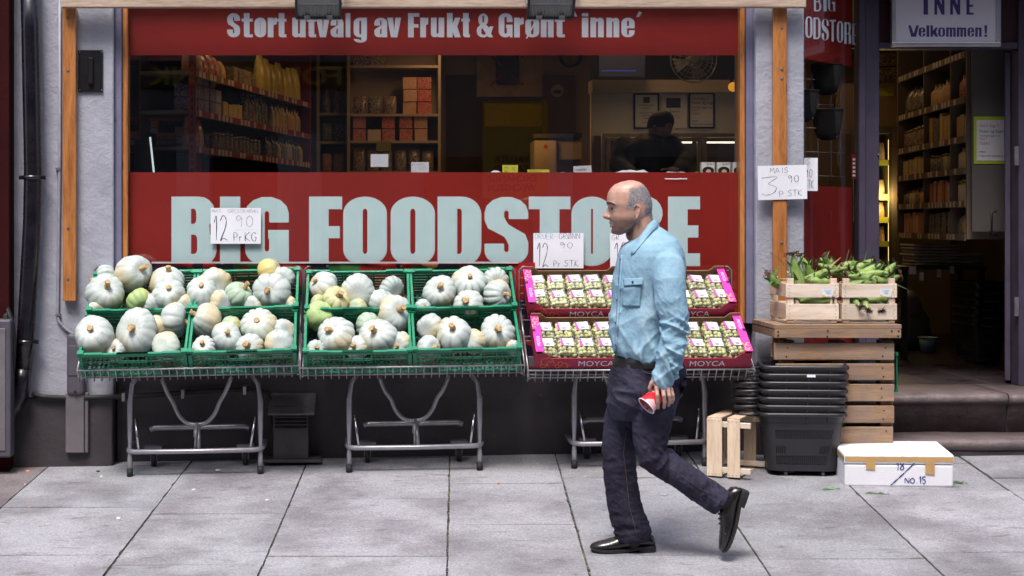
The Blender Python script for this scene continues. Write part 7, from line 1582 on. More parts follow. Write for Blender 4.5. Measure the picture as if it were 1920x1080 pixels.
# paper piles, bucket, bag and dark baskets on the floor
t = thing('display_table', 'dark table with paper tags standing inside the doorway', 'table', at(1760, 640, 2.5)); a, b = at(1690, 520, 2.4), at(1850, 500, 2.4); mb = MB(); mb.bb(a.x, b.x, 2.4, 2.9, at(0, 506, 2.4).z, at(0, 500, 2.4).z); tb = mb.build('tabletop', M['black'], t); TZ = at(0, 500, 2.4).z
for x in (a.x + .03, b.x - .03):
    for y in (2.43, 2.86): mb = MB(); mb.bb(x - .02, x + .02, y - .02, y + .02, FZ, TZ - .025); mb.build('leg', M['black'], t)
mb = MB()
for px, py in ((1711, 507), (1728, 518), (1761, 512), (1785, 506)): p = at(px, py, 2.38); mb.box(p, (.03 + .02 * (px % 3), .004, .06))
for q in mb.split(): q.build('paper_tag', M['paper_dim'], t)
for k, (px, wd, n_, lb_) in enumerate(((1748, .36, 7, 'pile of folded newspapers on the left of the display table'), (1800, .30, 4, 'pile of folded newspapers on the right of the display table'))):
    c = at(px, 500, 2.6); mb = MB()
    for i in range(n_): mb.box((c.x + sr.uniform(-.015, .015), 2.62 + sr.uniform(-.01, .01), TZ + .014 + i * .024), (wd, .28, .017), rot=Matrix.Rotation(sr.uniform(-.06, .06), 3, 'Z'))
    o = mb.build('newspaper_pile', mat('newsprint', (.40, .36, .33), .8, 0, .15, 30), base=(c.x, 2.62, TZ), bevel=.006); tag(o, lb_, 'newspapers')
t = thing('bucket', 'pale blue plastic bucket on the floor inside the doorway', 'bucket', at(1740, 655, 3.1)); c = at(1740, 655, 3.1); c.z = FZ + .003; mb = MB()
mb.loft([[c + Vector((r_ * math.cos(q), r_ * math.sin(q), z)) for q in [2 * math.pi * j / 20 for j in range(20)]] for z, r_ in ((0, .055), (.12, .07), (.118, .064), (.01, .05))], 0, True); mb.build('pail', mat('blue_bucket', (.16, .30, .48), .5), t); mb = MB(); mb.tube([c + Vector((.073 * math.cos(q), .073 * math.sin(q), .118)) for q in [2 * math.pi * j / 20 for j in range(21)]], .005, 6, cap=False); mb.build('rim', mat('bucket_rim', (.30, .42, .55), .5), t)
c = at(1735, 620, 3.0); mb = MB(); rings = []
for z, r_ in ((0, .14), (.1, .17), (.25, .15), (.36, .09), (.42, .07), (.48, .02)): rings.append([Vector((c.x + r_ * math.cos(q) * (1 + .12 * math.sin(5 * q + z * 20)), 3.35 + r_ * .7 * math.sin(q), FZ + .004 + z)) for q in [2 * math.pi * j / 24 for j in range(24)]])
mb.loft(rings); o = mb.build('plastic_bag', mat('blue_plastic_bag', (.09, .09, .15), .3), base=(c.x, 3.35, FZ)); tag(o, 'dim bluish plastic bag slumped behind the bucket', 'bag')
for k in range(6):
    c = copy_tree(bk0); c.location = (at(1838, 640, 2.2).x, 2.2, FZ + .03 + .06 * k); c.rotation_euler = (0, 0, R(90) + R(k)); c.scale = (.85, .85, .85); c['label'] = 'dim shopping basket in the stack standing inside the doorway'; c['group'] = 'dim baskets inside the doorway'
# ------------------------------------------------------------------ people
def fuse(mb, voxel, it=4, fac=.5):
    "weld overlapping closed shapes into one continuous skin; returns vertices and faces"
    o = mb.build('tmp', [], None, smooth=True) if False else None
    me = bpy.data.meshes.new('tmp'); me.from_pydata([tuple(v) for v in mb.v], [], mb.f); bm = bmesh.new(); bm.from_mesh(me); bmesh.ops.recalc_face_normals(bm, faces=bm.faces); bm.to_mesh(me); bm.free()
    o = bpy.data.objects.new('tmp', me); COL.objects.link(o)
    r = o.modifiers.new('r', 'REMESH'); r.mode = 'VOXEL'; r.voxel_size = voxel
    s = o.modifiers.new('s', 'SMOOTH'); s.iterations = it; s.factor = fac
    dg = bpy.context.evaluated_depsgraph_get(); m2 = bpy.data.meshes.new_from_object(o.evaluated_get(dg)); bpy.data.objects.remove(o)
    return m2
def finish(m2, name, mats, parent, disp=None):
    O = worldloc(parent); ns = [v.normal.copy() for v in m2.vertices]
    for v, n_ in zip(m2.vertices, ns):
        p = v.co.copy()
        if disp: p = p + n_ * disp(p, n_)
        v.co = p - O
    for x in (mats if isinstance(mats, (list, tuple)) else [mats]): m2.materials.append(x)
    m2.polygons.foreach_set('use_smooth', [True] * len(m2.polygons)); m2.update()
    o = bpy.data.objects.new(name, m2); COL.objects.link(o); o.parent = parent; return o
def ell_ring(c, ax, ay, n=28, p=1.0):
    "horizontal ring, superellipse"
    return [Vector((c[0] + ax * math.copysign(abs(math.cos(t)) ** p, math.cos(t)), c[1] + ay * math.copysign(abs(math.sin(t)) ** p, math.sin(t)), c[2])) for t in [2 * math.pi * j / n for j in range(n)]]
def limb(mb, pts, n=16, end=True):
    "pts: (point, radius); a tapering tube with rounded ends"
    P = [Vector(p) for p, r in pts]; Rr = [r for p, r in pts]
    mb.tube(P, Rr, n); mb.ball(P[0], Rr[0] * .98, 14, 10)
    if end: mb.ball(P[-1], Rr[-1] * .98, 14, 10)
def nz(p, f, s=(1, 1, 1), o=0): return mnoise.noise((p.x * f * s[0] + o, p.y * f * s[1] + o, p.z * f * s[2]))
def ridge(p, f, s=(1, 1, 1), o=0): return (1 - abs(nz(p, f, s, o)) * 2.2)
YM = -2.09
def pt(px, py, dy=0): return at(px, py, YM + dy)
def cloth(name, c1, c2, weave=900, rough=.8, fade=None):
    m, n, p, L = newmat(name); v = coords(n, L, rnd_off=False); f = ntex(n, L, v, 16, 5, .6); c = ramp(n, [(.3, c1), (.7, c2)], f, L)
    w_ = coords(n, L, (1, 1, .25), rnd_off=False); g = ntex(n, L, w_, 420, 2, .7); c = mixc(n, L, .35, c, ramp(n, [(.3, (.5, .5, .5)), (.7, (1, 1, 1))], g, L), 'MULTIPLY')
    if fade: at1 = node(n, 'ShaderNodeAttribute'); at1.attribute_name = 'wear'; at1.attribute_type = 'GEOMETRY'; c = mixc(n, L, at1.outputs['Fac'], c, fade)
    L.new(c, p.inputs['Base Color']); p.inputs['Roughness'].default_value = rough; p.inputs['Specular IOR Level'].default_value = .2
    b = bumpn(n, L, g, .25, .002); b = bumpn(n, L, ntex(n, L, v, 48, 4, .6), .35, .008, b); L.new(b, p.inputs['Normal']); return m
M['denim_light'] = cloth('pale_blue_denim', (.20, .36, .485), (.29, .46, .575), fade=(.52, .68, .76))
M['denim_dark'] = cloth('dark_navy_denim', (.0115, .0095, .019), (.027, .023, .044), fade=(.13, .13, .21))
def skinmat():
    m, n, p, L = newmat('skin'); v = coords(n, L, rnd_off=False); f = ntex(n, L, v, 30, 5); c = ramp(n, [(.3, (.40, .225, .17)), (.7, (.53, .325, .255))], f, L)
    a_ = node(n, 'ShaderNodeAttribute'); a_.attribute_name = 'beard'; a_.attribute_type = 'GEOMETRY'; st = ntex(n, L, v, 500, 2); k = node(n, 'ShaderNodeMath', operation='MULTIPLY'); L.new(a_.outputs['Fac'], k.inputs[0]); L.new(ramp(n, [(.3, (.6, .6, .6)), (.6, (.95, .95, .95))], st, L), k.inputs[1])
    c = mixc(n, L, k.outputs[0], c, (.075, .045, .042)); a2 = node(n, 'ShaderNodeAttribute'); a2.attribute_name = 'flush'; a2.attribute_type = 'GEOMETRY'; c = mixc(n, L, a2.outputs['Fac'], c, (.55, .17, .13))
    L.new(c, p.inputs['Base Color']); p.inputs['Roughness'].default_value = .42; p.inputs['Subsurface Weight'].default_value = .06; p.inputs['Subsurface Radius'].default_value = (.01, .004, .002)
    L.new(bumpn(n, L, ntex(n, L, v, 160, 4), .15, .002), p.inputs['Normal']); return m
M['skin'] = skinmat()
def hairmat():
    m, n, p, L = newmat('short_grey_hair'); v = coords(n, L, rnd_off=False); f = ntex(n, L, v, 230, 3, .7); c = ramp(n, [(.30, (.045, .037, .04)), (.48, (.155, .138, .145)), (.66, (.40, .37, .385))], f, L)
    a_ = node(n, 'ShaderNodeAttribute'); a_.attribute_name = 'dense'; a_.attribute_type = 'GEOMETRY'; g = ntex(n, L, v, 330, 2, .6); ad = node(n, 'ShaderNodeMath', operation='MULTIPLY_ADD'); ad.inputs[1].default_value = .9; L.new(g, ad.inputs[0]); L.new(a_.outputs['Fac'], ad.inputs[2])
    k = ramp(n, [(.42, (.12, .12, .12)), (.95, (1, 1, 1))], ad.outputs[0], L); c = mixc(n, L, k, (.44, .25, .19), c)
    L.new(c, p.inputs['Base Color']); p.inputs['Roughness'].default_value = .75; L.new(bumpn(n, L, f, .6, .003), p.inputs['Normal']); return m
M['hair'] = hairmat(); M['hair_dark'] = mat('dark_brow_hair', (.03, .02, .018), .7, 0, .4, 200, .5, 300)
M['leather'] = mat('black_shoe_leather', (.011, .009, .010), .26, 0, .3, 20, .12, 40, coat=.3); M['sole'] = mat('dark_sole', (.013, .011, .011), .6, 0, .3); M['belt'] = mat('black_belt', (.006, .005, .006), .5, 0, .3)
man = thing('person', 'balding man walking left in light blue denim shirt and dark jeans, holding a cup', 'person', Vector((pt(1165, 1045).x, YM, gz(pt(1165, 1045).x, YM))))
# --- body: head, neck, trunk, arms and hands in one skin
body = MB()
HW_ = {338: .012, 341: .036, 346: .052, 353: .064, 361: .071, 370: .0755, 380: .0775, 390: .0765, 398: .074, 406: .071, 413: .068, 420: .064, 427: .058, 433: .048, 438: .034, 440.5: .018}
FR = {338: 1178, 341: 1164, 346: 1152, 353: 1145, 361: 1140.5, 370: 1138.3, 380: 1138, 384: 1138.2, 390: 1142.5, 398: 1144, 406: 1144.5, 413: 1144, 420: 1145.5, 427: 1147.5, 433: 1147, 438: 1150, 440.5: 1156}
BK = {338: 1187, 341: 1198, 346: 1206, 353: 1212, 361: 1216.5, 370: 1219.5, 380: 1222, 390: 1222.5, 398: 1221, 406: 1217, 413: 1208, 420: 1196, 427: 1186, 433: 1178, 438: 1170, 440.5: 1164}
def itp(T, y):
    k = sorted(T)
    if y <= k[0]: return T[k[0]]
    for a, b in zip(k, k[1:]):
        if y <= b: return T[a] + (T[b] - T[a]) * (y - a) / (b - a)
    return T[k[-1]]
rings = []
yy = [338, 339.5, 341, 343.5, 346, 349, 353, 357, 361, 366, 370, 375, 380, 384, 387, 390, 394, 398, 402, 406, 410, 413, 416, 420, 424, 427, 430, 433, 436, 438, 440.5]
for y in yy:
    f, b, h = itp(FR, y), itp(BK, y), itp(HW_, y); z = pt(0, y).z; xf, xb = pt(f, y).x, pt(b, y).x; cx = (xf + xb) / 2 + (xb - xf) * .06; rg = []
    for j in range(36):
        t = 2 * math.pi * j / 36; c_, s_ = math.cos(t), math.sin(t)
        if c_ < 0: e1 = .92 if y < 400 else .88; xx = cx + (cx - xf) * -abs(c_) ** e1; hh = h * math.copysign(abs(s_) ** (.85 if y < 410 else 1.0), s_)
        else: xx = cx + (xb - cx) * abs(c_) ** .95; hh = h * math.copysign(abs(s_) ** .9, s_)
        rg.append(Vector((xx, YM + hh, z)))
    rings.append(rg)
body.loft(rings)
def bl_(px, py, dy, r, n=12): body.ball(pt(px, py, dy), r, n, 9)
# nose, brow ridge, lips, chin, cheek
body.loft([[pt(px, py, dy) for px, py, dy in row] for row in (
    [(1139.5, 388, 0), (1143, 388, -.009), (1148, 388, -.012), (1148, 388, .012), (1143, 388, .009)],
    [(1137, 394, 0), (1141.5, 394, -.010), (1150, 394, -.015), (1150, 394, .015), (1142, 394, .010)],
    [(1132.6, 401, 0), (1139, 401, -.012), (1150, 401, -.019), (1150, 401, .019), (1140, 401, .012)],
    [(1129.8, 406, 0), (1136, 406, -.013), (1149, 406, -.021), (1149, 406, .021), (1137.5, 406, .013)],
    [(1132, 410, 0), (1137.5, 410.5, -.011), (1149, 411, -.018), (1149, 411, .018), (1138.5, 410.5, .011)],
    [(1139, 412, 0), (1142, 412, -.006), (1148, 412, -.010), (1148, 412, .010), (1142, 412, .006)])])
body.ball(pt(1134.2, 405.8, 0), .0098, 10, 8)
for s in (-1, 1):
    body.ball(pt(1141.5, 407.5, s * .013), (.0085, .007, .0075), 10, 8)                                     # nostril wing
    body.tube([pt(1140, 382.5, s * .006), pt(1141, 381.3, s * .024), pt(1147, 382, s * .043), pt(1154, 384.5, s * .055)], [.0075, .0085, .0075, .005], 8)     # brow
    body.tube([pt(1149, 388.5, s * .026), pt(1150.5, 387.8, s * .038), pt(1154, 389, s * .050)], [.0055, .0066, .005], 8)     # upper lid
    body.tube([pt(1149.5, 393.5, s * .026), pt(1151.5, 394.3, s * .038), pt(1155, 393.5, s * .049)], [.004, .0046, .0036], 8)    # under the eye
    body.tube([pt(1188, 414, s * .050), pt(1182, 423, s * .049), pt(1172, 430.5, s * .044), pt(1159, 436, s * .028)], [.012, .014, .013, .012], 10)    # jaw line
    # ear: rim, bowl and lobe
    ey = s * .0785; e_ = [(1190.5, 393, .0), (1190.2, 387.5, .006), (1193, 384.2, .012), (1197, 384.4, .016), (1200.3, 388, .018), (1200.6, 394, .017), (1198.6, 400, .013), (1196, 405, .009), (1193.2, 409.5, .006), (1191, 411, .002)]
    body.tube([pt(x, y, ey + s * o) for x, y, o in e_], [.004, .0042, .0045, .0045, .0048, .0048, .0046, .005, .0062, .0048], 8)
    body.loft([[pt(x, y, ey + s * (o + d_)) for x, y, o in ((1190.5, 388, .002), (1194, 386, .007), (1199, 389, .011), (1199, 396, .010), (1196, 404, .004), (1192, 407, .0), (1190, 400, -.002))] for d_ in (-.012, .002)])
    body.tube([pt(1197, 389, ey + s * .010), pt(1197.5, 394, ey + s * .011), pt(1195, 400, ey + s * .008)], [.003, .0034, .003], 6)
body.ball(pt(1145.6, 418.0, 0), (.0095, .021, .0052), 12, 8); body.ball(pt(1146.6, 423.6, 0), (.0095, .019, .0058), 12, 8); body.ball(pt(1151.8, 433.5, 0), (.0145, .022, .0145), 12, 8)
body.ball(pt(1149.5, 415, 0), (.015, .02, .012), 10, 8)
# neck and trunk core
limb(body, [(pt(1199, 402), .058), (pt(1200, 420), .060), (pt(1203, 440), .063), (pt(1210, 462), .07)])
body.ball(pt(1183, 440), (.024, .03, .03), 10, 8)
body.loft([ell_ring(pt((a + b) / 2, y), (b - a) / 2 / 411 * .86, h * .86) for y, a, b, h in ((452, 1180, 1250, .12), (475, 1164, 1278, .19), (540, 1152, 1270, .19), (640, 1152, 1250, .175), (700, 1160, 1262, .165))])
SHL, ELL, WRL = pt(1252, 492, -.185), pt(1265, 608, -.235), pt(1243, 708, -.225)
limb(body, [(SHL, .052), (ELL, .038), (WRL, .027)], 12)
SHR, ELR, WRR = pt(1222, 492, .185), pt(1206, 600, .225), pt(1190, 690, .20)
limb(body, [(SHR, .052), (ELR, .038), (WRR, .027)], 12)
def hand(Yh):
    "left hand, back towards the street, closed over the cup"
    P = lambda px, py, dy=0: at(px, py, Yh + dy)
    body.loft([[P(x, y, o) for x, y, o in r] for r in (
        [(1229, 706, -.010), (1243, 705, -.022), (1254, 708, -.012), (1253, 708, .012), (1242, 706, .018), (1230, 706, .012)],
        [(1226, 714, -.012), (1241, 713, -.027), (1257, 716, -.014), (1256, 716, .010), (1241, 714, .014), (1226, 714, .010)],
        [(1226, 722, -.014), (1242, 721, -.031), (1260, 724, -.016), (1259, 724, .008), (1242, 722, .010), (1226, 722, .010)],
        [(1228, 729, -.016), (1243, 729, -.033), (1261.5, 731, -.016), (1260, 731, .004), (1243, 730, .006), (1228, 730, .008)])])
    F = (((1231, 727, -.020), (1232.5, 741, -.034), (1233.5, 754, -.026), (1234, 765, -.010), (.0098, .0095, .0087, .0074)),
         ((1242.5, 727, -.026), (1245, 742, -.040), (1246.5, 754, -.030), (1245, 764, -.012), (.0102, .0098, .0090, .0076)),
         ((1252, 728, -.021), (1255, 742, -.034), (1256, 752, -.024), (1253.5, 760, -.008), (.0096, .0093, .0086, .0072)),
         ((1259, 730, -.013), (1262, 741, -.022), (1262.5, 749, -.014), (1259.5, 755.5, -.002), (.0084, .0080, .0074, .0063)))
    for a, b, c, d, r in F:
        q = [P(*a), P(*b), P(*c), P(*d)]; body.tube([q[0], q[0].lerp(q[1], .5), q[1], q[1].lerp(q[2], .5), q[2], q[2].lerp(q[3], .6), q[3]], [r[0], r[0] * .95, r[1] * 1.06, r[1] * .94, r[2] * 1.05, r[2] * .95, r[3]], 10)
        body.ball(q[0], r[0] * 1.18, 10, 8); body.ball(q[3], r[3], 10, 8)
    q = [P(1229, 711, -.004), P(1221.5, 719, .000), P(1218.5, 727, .008), P(1222, 735, .016)]; body.tube(q, [.0125, .0112, .0100, .0080], 10); body.ball(q[-1], .008, 10, 8); body.ball(q[2], .0103, 10, 8)
YH = YM - .225; hand(YH)
def hand2(c):
    body.ball(c, (.024, .014, .045), 12, 9)
    for k in range(4): q = c + Vector((-.016 + .011 * k, 0, -.035)); body.tube([q, q + Vector((-.003, 0, -.03)), q + Vector((-.012, .0, -.055 + .006 * abs(k - 1.5)))], [.0082, .0078, .0065], 8)
    body.tube([c + Vector((-.018, 0, .01)), c + Vector((-.032, 0, -.02)), c + Vector((-.034, 0, -.045))], [.01, .009, .0075], 8)
hand2(pt(1188, 712, .20))
bm_ = fuse(body, .0025, 9, .5)
bo = finish(bm_, 'body', M['skin'], man)
O_ = worldloc(man); bd = []; fl = []
for v in bm_.vertices:
    p = v.co + O_; px = PX + p.x * FOC / (YM - CY); py = PY - (p.z - CZ) * FOC / (YM - CY); x_ = 0; f_ = 0
    if py < 450:
        x_ = min(1, max(0, (py - 404) / 10)) * min(1, max(0, (1196 - px) / 14)) * (1 - .75 * max(0, 1 - math.hypot((px - 1145) / 5, (py - 421) / 6)))
        f_ = .45 * max(0, 1 - math.hypot((px - 1135) / 6, (py - 406) / 6)) + .35 * max(0, 1 - math.hypot((px - 1145) / 4, (py - 421) / 4)) + .35 * max(0, 1 - math.hypot((px - 1196) / 8, (py - 397) / 16))
    bd.append(x_); fl.append(f_)
bm_.attributes.new('beard', 'FLOAT', 'POINT').data.foreach_set('value', bd); bm_.attributes.new('flush', 'FLOAT', 'POINT').data.foreach_set('value', fl)
# eyes and brows
for s in (-1, 1):
    mb = MB(); mb.ball(pt(1151.2, 391.2, s * .033), .0105, 14, 10); ey_ = mb.build('eye', mat('eye_white', (.38, .33, .31), .2), man)
    mb = MB(); c = pt(1147.4, 391.2, s * .0355); mb.ball(c, (.0052, .0062, .0060), 10, 8); mb.build('iris', M['hair_dark'], ey_)
    mb = MB(); mb.tube([pt(1138.8, 381.8, s * .010), pt(1139.4, 380.3, s * .024), pt(1145.0, 380.8, s * .0435), pt(1153.5, 383.8, s * .057)], [.0042, .0066, .006, .0028], 8); mb.build('eyebrow', M['hair_dark'], man)
# hair: a close grey shell over the sides and the back of the head
pol = [(1167.5, 392), (1170, 381), (1172.5, 372), (1173, 363), (1175, 355), (1181, 350.5), (1189, 351), (1197, 347), (1205, 345), (1228, 340), (1230, 407), (1219, 411), (1207, 407), (1202.5, 399), (1203, 389), (1199.5, 381.5), (1191, 381), (1187.5, 386), (1186, 396), (1180, 394), (1174, 395)]
def inside(x, y):
    c = False
    for i in range(len(pol)):
        (x1, y1), (x2, y2) = pol[i], pol[i - 1]
        if (y1 > y) != (y2 > y) and x < (x2 - x1) * (y - y1) / (y2 - y1) + x1: c = not c
    return c
keep = []; idx = {}; hv = []; hf = []
for f in bm_.polygons:
    p = f.center + O_; px = PX + p.x * FOC / (YM - CY) + 2.0 * mnoise.noise(tuple(p * 150)); py = PY - (p.z - CZ) * FOC / (YM - CY) + 2.0 * mnoise.noise(tuple(p * 160))
    if py < 415 and abs(p.y - YM) > .001 and inside(px, py) and abs(p.y - YM) < .088: keep.append(f)
for f in keep:
    q = []
    for i in f.vertices:
        if i not in idx:
            v = bm_.vertices[i]; idx[i] = len(hv); hv.append(v.co + O_ + v.normal * (.0005 + .0004 * mnoise.noise(tuple(v.co * 190))))
        q.append(idx[i])
    hf.append(q)
mb = MB(); mb.add(hv, hf, 0, smooth=True); ho = mb.build('hair', M['hair'], man)
def edge_dist(x, y):
    best = 99
    for i in range(len(pol)):
        (x1, y1), (x2, y2) = pol[i - 1], pol[i]; dx, dy = x2 - x1, y2 - y1; t = max(0, min(1, ((x - x1) * dx + (y - y1) * dy) / (dx * dx + dy * dy))); best = min(best, math.hypot(x - x1 - t * dx, y - y1 - t * dy))
    return best
dn = []
for v in ho.data.vertices:
    p = v.co + O_; px = PX + p.x * FOC / (YM - CY); py = PY - (p.z - CZ) * FOC / (YM - CY); dn.append(min(1, edge_dist(px, py) / 9))
ho.data.attributes.new('dense', 'FLOAT', 'POINT').data.foreach_set('value', dn)
# --- shirt
sh = MB()
TORSO = ((437, 1179, 1229, .062, 34), (441, 1176, 1240, .085, 30), (447, 1172, 1254, .132, 22), (456, 1167, 1269, .176, 13), (467, 1163, 1277, .198, 6), (480, 1160, 1281, .208), (500, 1155, 1282, .208), (525, 1150, 1277, .195), (555, 1147, 1268, .185), (590, 1146, 1260, .182), (620, 1145.5, 1256, .184), (642, 1147, 1254, .186), (656, 1150, 1252, .186), (666, 1156, 1248, .178), (672, 1164, 1244, .165))
def slant(row):
    y, a, b, h = row[:4]; k = row[4] if len(row) > 4 else 0; c = pt((a + b) / 2, y); r = ell_ring(c, (b - a) / 2 / 410.8, h, 40, .88); hw = (b - a) / 2 / 410.8
    return [Vector((p.x, p.y, p.z + k / 410.8 * .5 * (p.x - c.x) / hw)) for p in r]
sh.loft([slant(r) for r in TORSO])
limb(sh, [(pt(1250, 480, -.13), .060), (pt(1253, 498, -.185), .0715), (pt(1255, 530, -.222), .074), (pt(1259, 565, -.240), .069), (pt(1265, 600, -.246), .061), (pt(1264, 630, -.246), .059), (pt(1259, 660, -.240), .062), (pt(1253, 685, -.232), .057), (pt(1247, 700, -.225), .047), (pt(1242.5, 713, -.223), .044)], 22)
limb(sh, [(pt(1225, 480, .13), .06), (pt(1222, 496, .185), .072), (pt(1214, 550, .205), .066), (pt(1206, 600, .225), .058), (pt(1197, 650, .21), .054), (pt(1190, 684, .20), .044)], 18)
sm_ = fuse(sh, .0042, 7, .5)
def sleeve_t(p):
    px = PX + p.x * FOC / (p.y - CY); py = PY - (p.z - CZ) * FOC / (p.y - CY); return px, py
def fold(p, f, sc, o, q=1.6):
    "sharp crested folds, 0 to 1"
    return max(0, 1 - abs(nz(p, f, sc, o)) * 2.6) ** q
def shirt_disp(p, n_):
    px, py = sleeve_t(p); d_ = .0035 * nz(p, 7, (1, 1, .6)) + .0016 * nz(p, 19)
    arm = p.y < YM - .12 and px > 1216 + max(0, (py - 520)) * .25
    if arm:
        k = min(1, max(0, (py - 495) / 45)); k2 = min(1, max(0, (py - 580) / 30)); q = Vector((p.x + p.z * .35, p.y, p.z))
        d_ += .010 * k * (1 - k2) * (fold(q, 8, (1.5, .5, .45), 3) - .3) + .016 * k2 * (fold(Vector((p.x, p.y, p.z + p.x * .6)), 12, (.55, .5, 1.5), 7) - .35) + .008 * k2 * (fold(Vector((p.x, p.y, p.z - p.x * .9)), 17, (.5, .5, 1.4), 1) - .3)
        d_ += .0022 * k * fold(Vector((p.x + p.z * .5, p.y, p.z)), 34, (1, .7, .7), 12) - .002 * k2 * fold(p, 38, (.6, .6, 1.6), 15)
    else:
        d_ += .0015 * fold(Vector((p.x + p.z * .4, p.y, p.z)), 30, (1.4, .7, .5), 21) * min(1, max(0, (py - 470) / 60))
        q = p + Vector((p.z * .6, 0, 0)); d_ += .011 * (fold(q, 5, (1.5, .5, .8), 2) - .3) * min(1, max(0, (py - 520) / 70))
        d_ += .006 * (fold(p - Vector((p.z * .8, 0, 0)), 8, (1.3, .4, .7), 5) - .3) * min(1, max(0, (py - 480) / 40))
        if py > 630: d_ += .012 * min(1, (py - 630) / 25) * (fold(p, 17, (1.4, .8, .3), 4) - .4)
    return d_
so = finish(sm_, 'shirt', M['denim_light'], man, shirt_disp)
sm_.update(); wr = []
for v in sm_.vertices:
    p = v.co + O_; px, py = sleeve_t(p); wr.append(max(0, min(.45, .30 * nz(p, 9, (1, 1, .5)) + .08 + 22 * (shirt_disp(p, None) - .004))))
sm_.attributes.new('wear', 'FLOAT', 'POINT').data.foreach_set('value', wr)
from mathutils.bvhtree import BVHTree
def caster(o):
    me = o.data; O = worldloc(o.parent); return BVHTree.FromPolygons([tuple(v.co + O) for v in me.vertices], [tuple(f.vertices) for f in me.polygons])
bvh = caster(so)
def onto(px, py, lift, bv=None, dflt=-2.3):
    d_ = Vector(((px - PX) / FOC, 1, -(py - PY) / FOC)).normalized(); h = (bv or bvh).ray_cast(Vector((0, CY, CZ)), d_); 
    return (h[0] - d_ * lift) if h[0] is not None else at(px, py, dflt)
def patch(name, quad, nx, ny, lift, m, bv=None, thick=.0):
    "a patch sewn onto the cloth: quad of four pixels, clockwise from upper left"
    mb = MB(); g = []
    for j in range(ny + 1):
        for i in range(nx + 1):
            u, v = i / nx, j / ny; a = Vector((*quad[0], 0)).lerp(Vector((*quad[1], 0)), u); b = Vector((*quad[3], 0)).lerp(Vector((*quad[2], 0)), u); q = a.lerp(b, v); g.append(onto(q.x, q.y, lift(u, v) if callable(lift) else lift, bv))
    mb.add(g, [(j * (nx + 1) + i, j * (nx + 1) + i + 1, (j + 1) * (nx + 1) + i + 1, (j + 1) * (nx + 1) + i) for j in range(ny) for i in range(nx)], 0, smooth=True)
    o = mb.build(name, m, man); s_ = o.modifiers.new('t', 'SOLIDIFY'); s_.thickness = .0025; s_.offset = 1; return o
patch('pocket', [(1167, 537), (1203, 535), (1200, 575), (1167, 574)], 12, 12, lambda u, v: .004 + .004 * math.sin(math.pi * u) * (1 - v), M['denim_light'])
patch('pocket_flap', [(1169, 522.5), (1206, 521), (1205, 534), (1170, 536)], 12, 6, lambda u, v: .009 + .006 * v, M['denim_light'])
patch('placket', [(1163, 478), (1168, 478), (1156, 664), (1151.5, 664)], 2, 40, .003, M['denim_light'])
mb = MB()
for px, py in ((1164, 487), (1160.5, 523), (1157, 563), (1155, 605), (1155, 647), (1186, 529)): q = onto(px, py, .006 if px < 1180 else .018); mb.tube([q, q + Vector((0, -.0025, 0))], .0052, 8)
mb.build_each('button', mat('dark_button', (.05, .045, .07), .4), man)
# collar: a folded leaf on each side, its lower edge lying on the shoulder
FOLD = [(1176, 462), (1181, 459), (1187, 455), (1194, 449), (1201, 441), (1208, 432), (1214, 423.5), (1219, 417.5), (1223, 414), (1227, 412.5), (1230, 412)]
EDGE = [(1183, 478), (1189, 474.5), (1196, 466), (1203, 458), (1210, 449.5), (1217, 441.5), (1223, 435), (1228, 430.5), (1232, 428), (1235, 426.5), (1237, 426)]
for s in (1, -1):
    g = []; nv = 6
    for i, (f_, e_) in enumerate(zip(FOLD, EDGE)):
        u = i / (len(FOLD) - 1); yf = -.070 * math.sin(math.pi * (.10 + .9 * u)) ** .7 if u < 1 else 0; A_0 = pt(f_[0], f_[1], yf)
        B_0 = onto(e_[0], e_[1], .007, None, YM - .08)
        if u > .8: B_0 = B_0.lerp(pt(e_[0], e_[1], 0), (u - .8) / .2)
        for j in range(nv + 1):
            v = j / nv; q = A_0.lerp(B_0, v) + Vector((.004, -.010, .006)) * math.sin(math.pi * v) * (1 - u * .6); g.append(Vector((q.x, YM + s * (q.y - YM), q.z)))
    mb = MB(); n = len(FOLD); mb.add(g, [(i * (nv + 1) + j, i * (nv + 1) + j + 1, (i + 1) * (nv + 1) + j + 1, (i + 1) * (nv + 1) + j) for i in range(n - 1) for j in range(nv)], 0, smooth=True)
    o = mb.build('collar', M['denim_light'], man); s_ = o.modifiers.new('t', 'SOLIDIFY'); s_.thickness = .0035; s_.offset = 0
# cuff
mb = MB(); c0, c1 = pt(1245.5, 699, -.2245), pt(1241.5, 719, -.2225); ax = (c1 - c0).normalized(); sx2 = Vector((1, 0, 0)); sx2 = (sx2 - ax * sx2.dot(ax)).normalized(); sy2 = ax.cross(sx2)
mb.loft([[c0.lerp(c1, t) + sx2 * r_ * math.cos(q) * (1 + .03 * math.sin(3 * q + t * 4)) + sy2 * r_ * .86 * math.sin(q) for q in [2 * math.pi * j / 24 for j in range(24)]] for t, r_ in ((0, .049), (.1, .052), (.5, .0505), (.94, .0495), (1, .048), (1, .044), (.3, .042))], 0, False); mb.build('cuff', M['denim_light'], man)
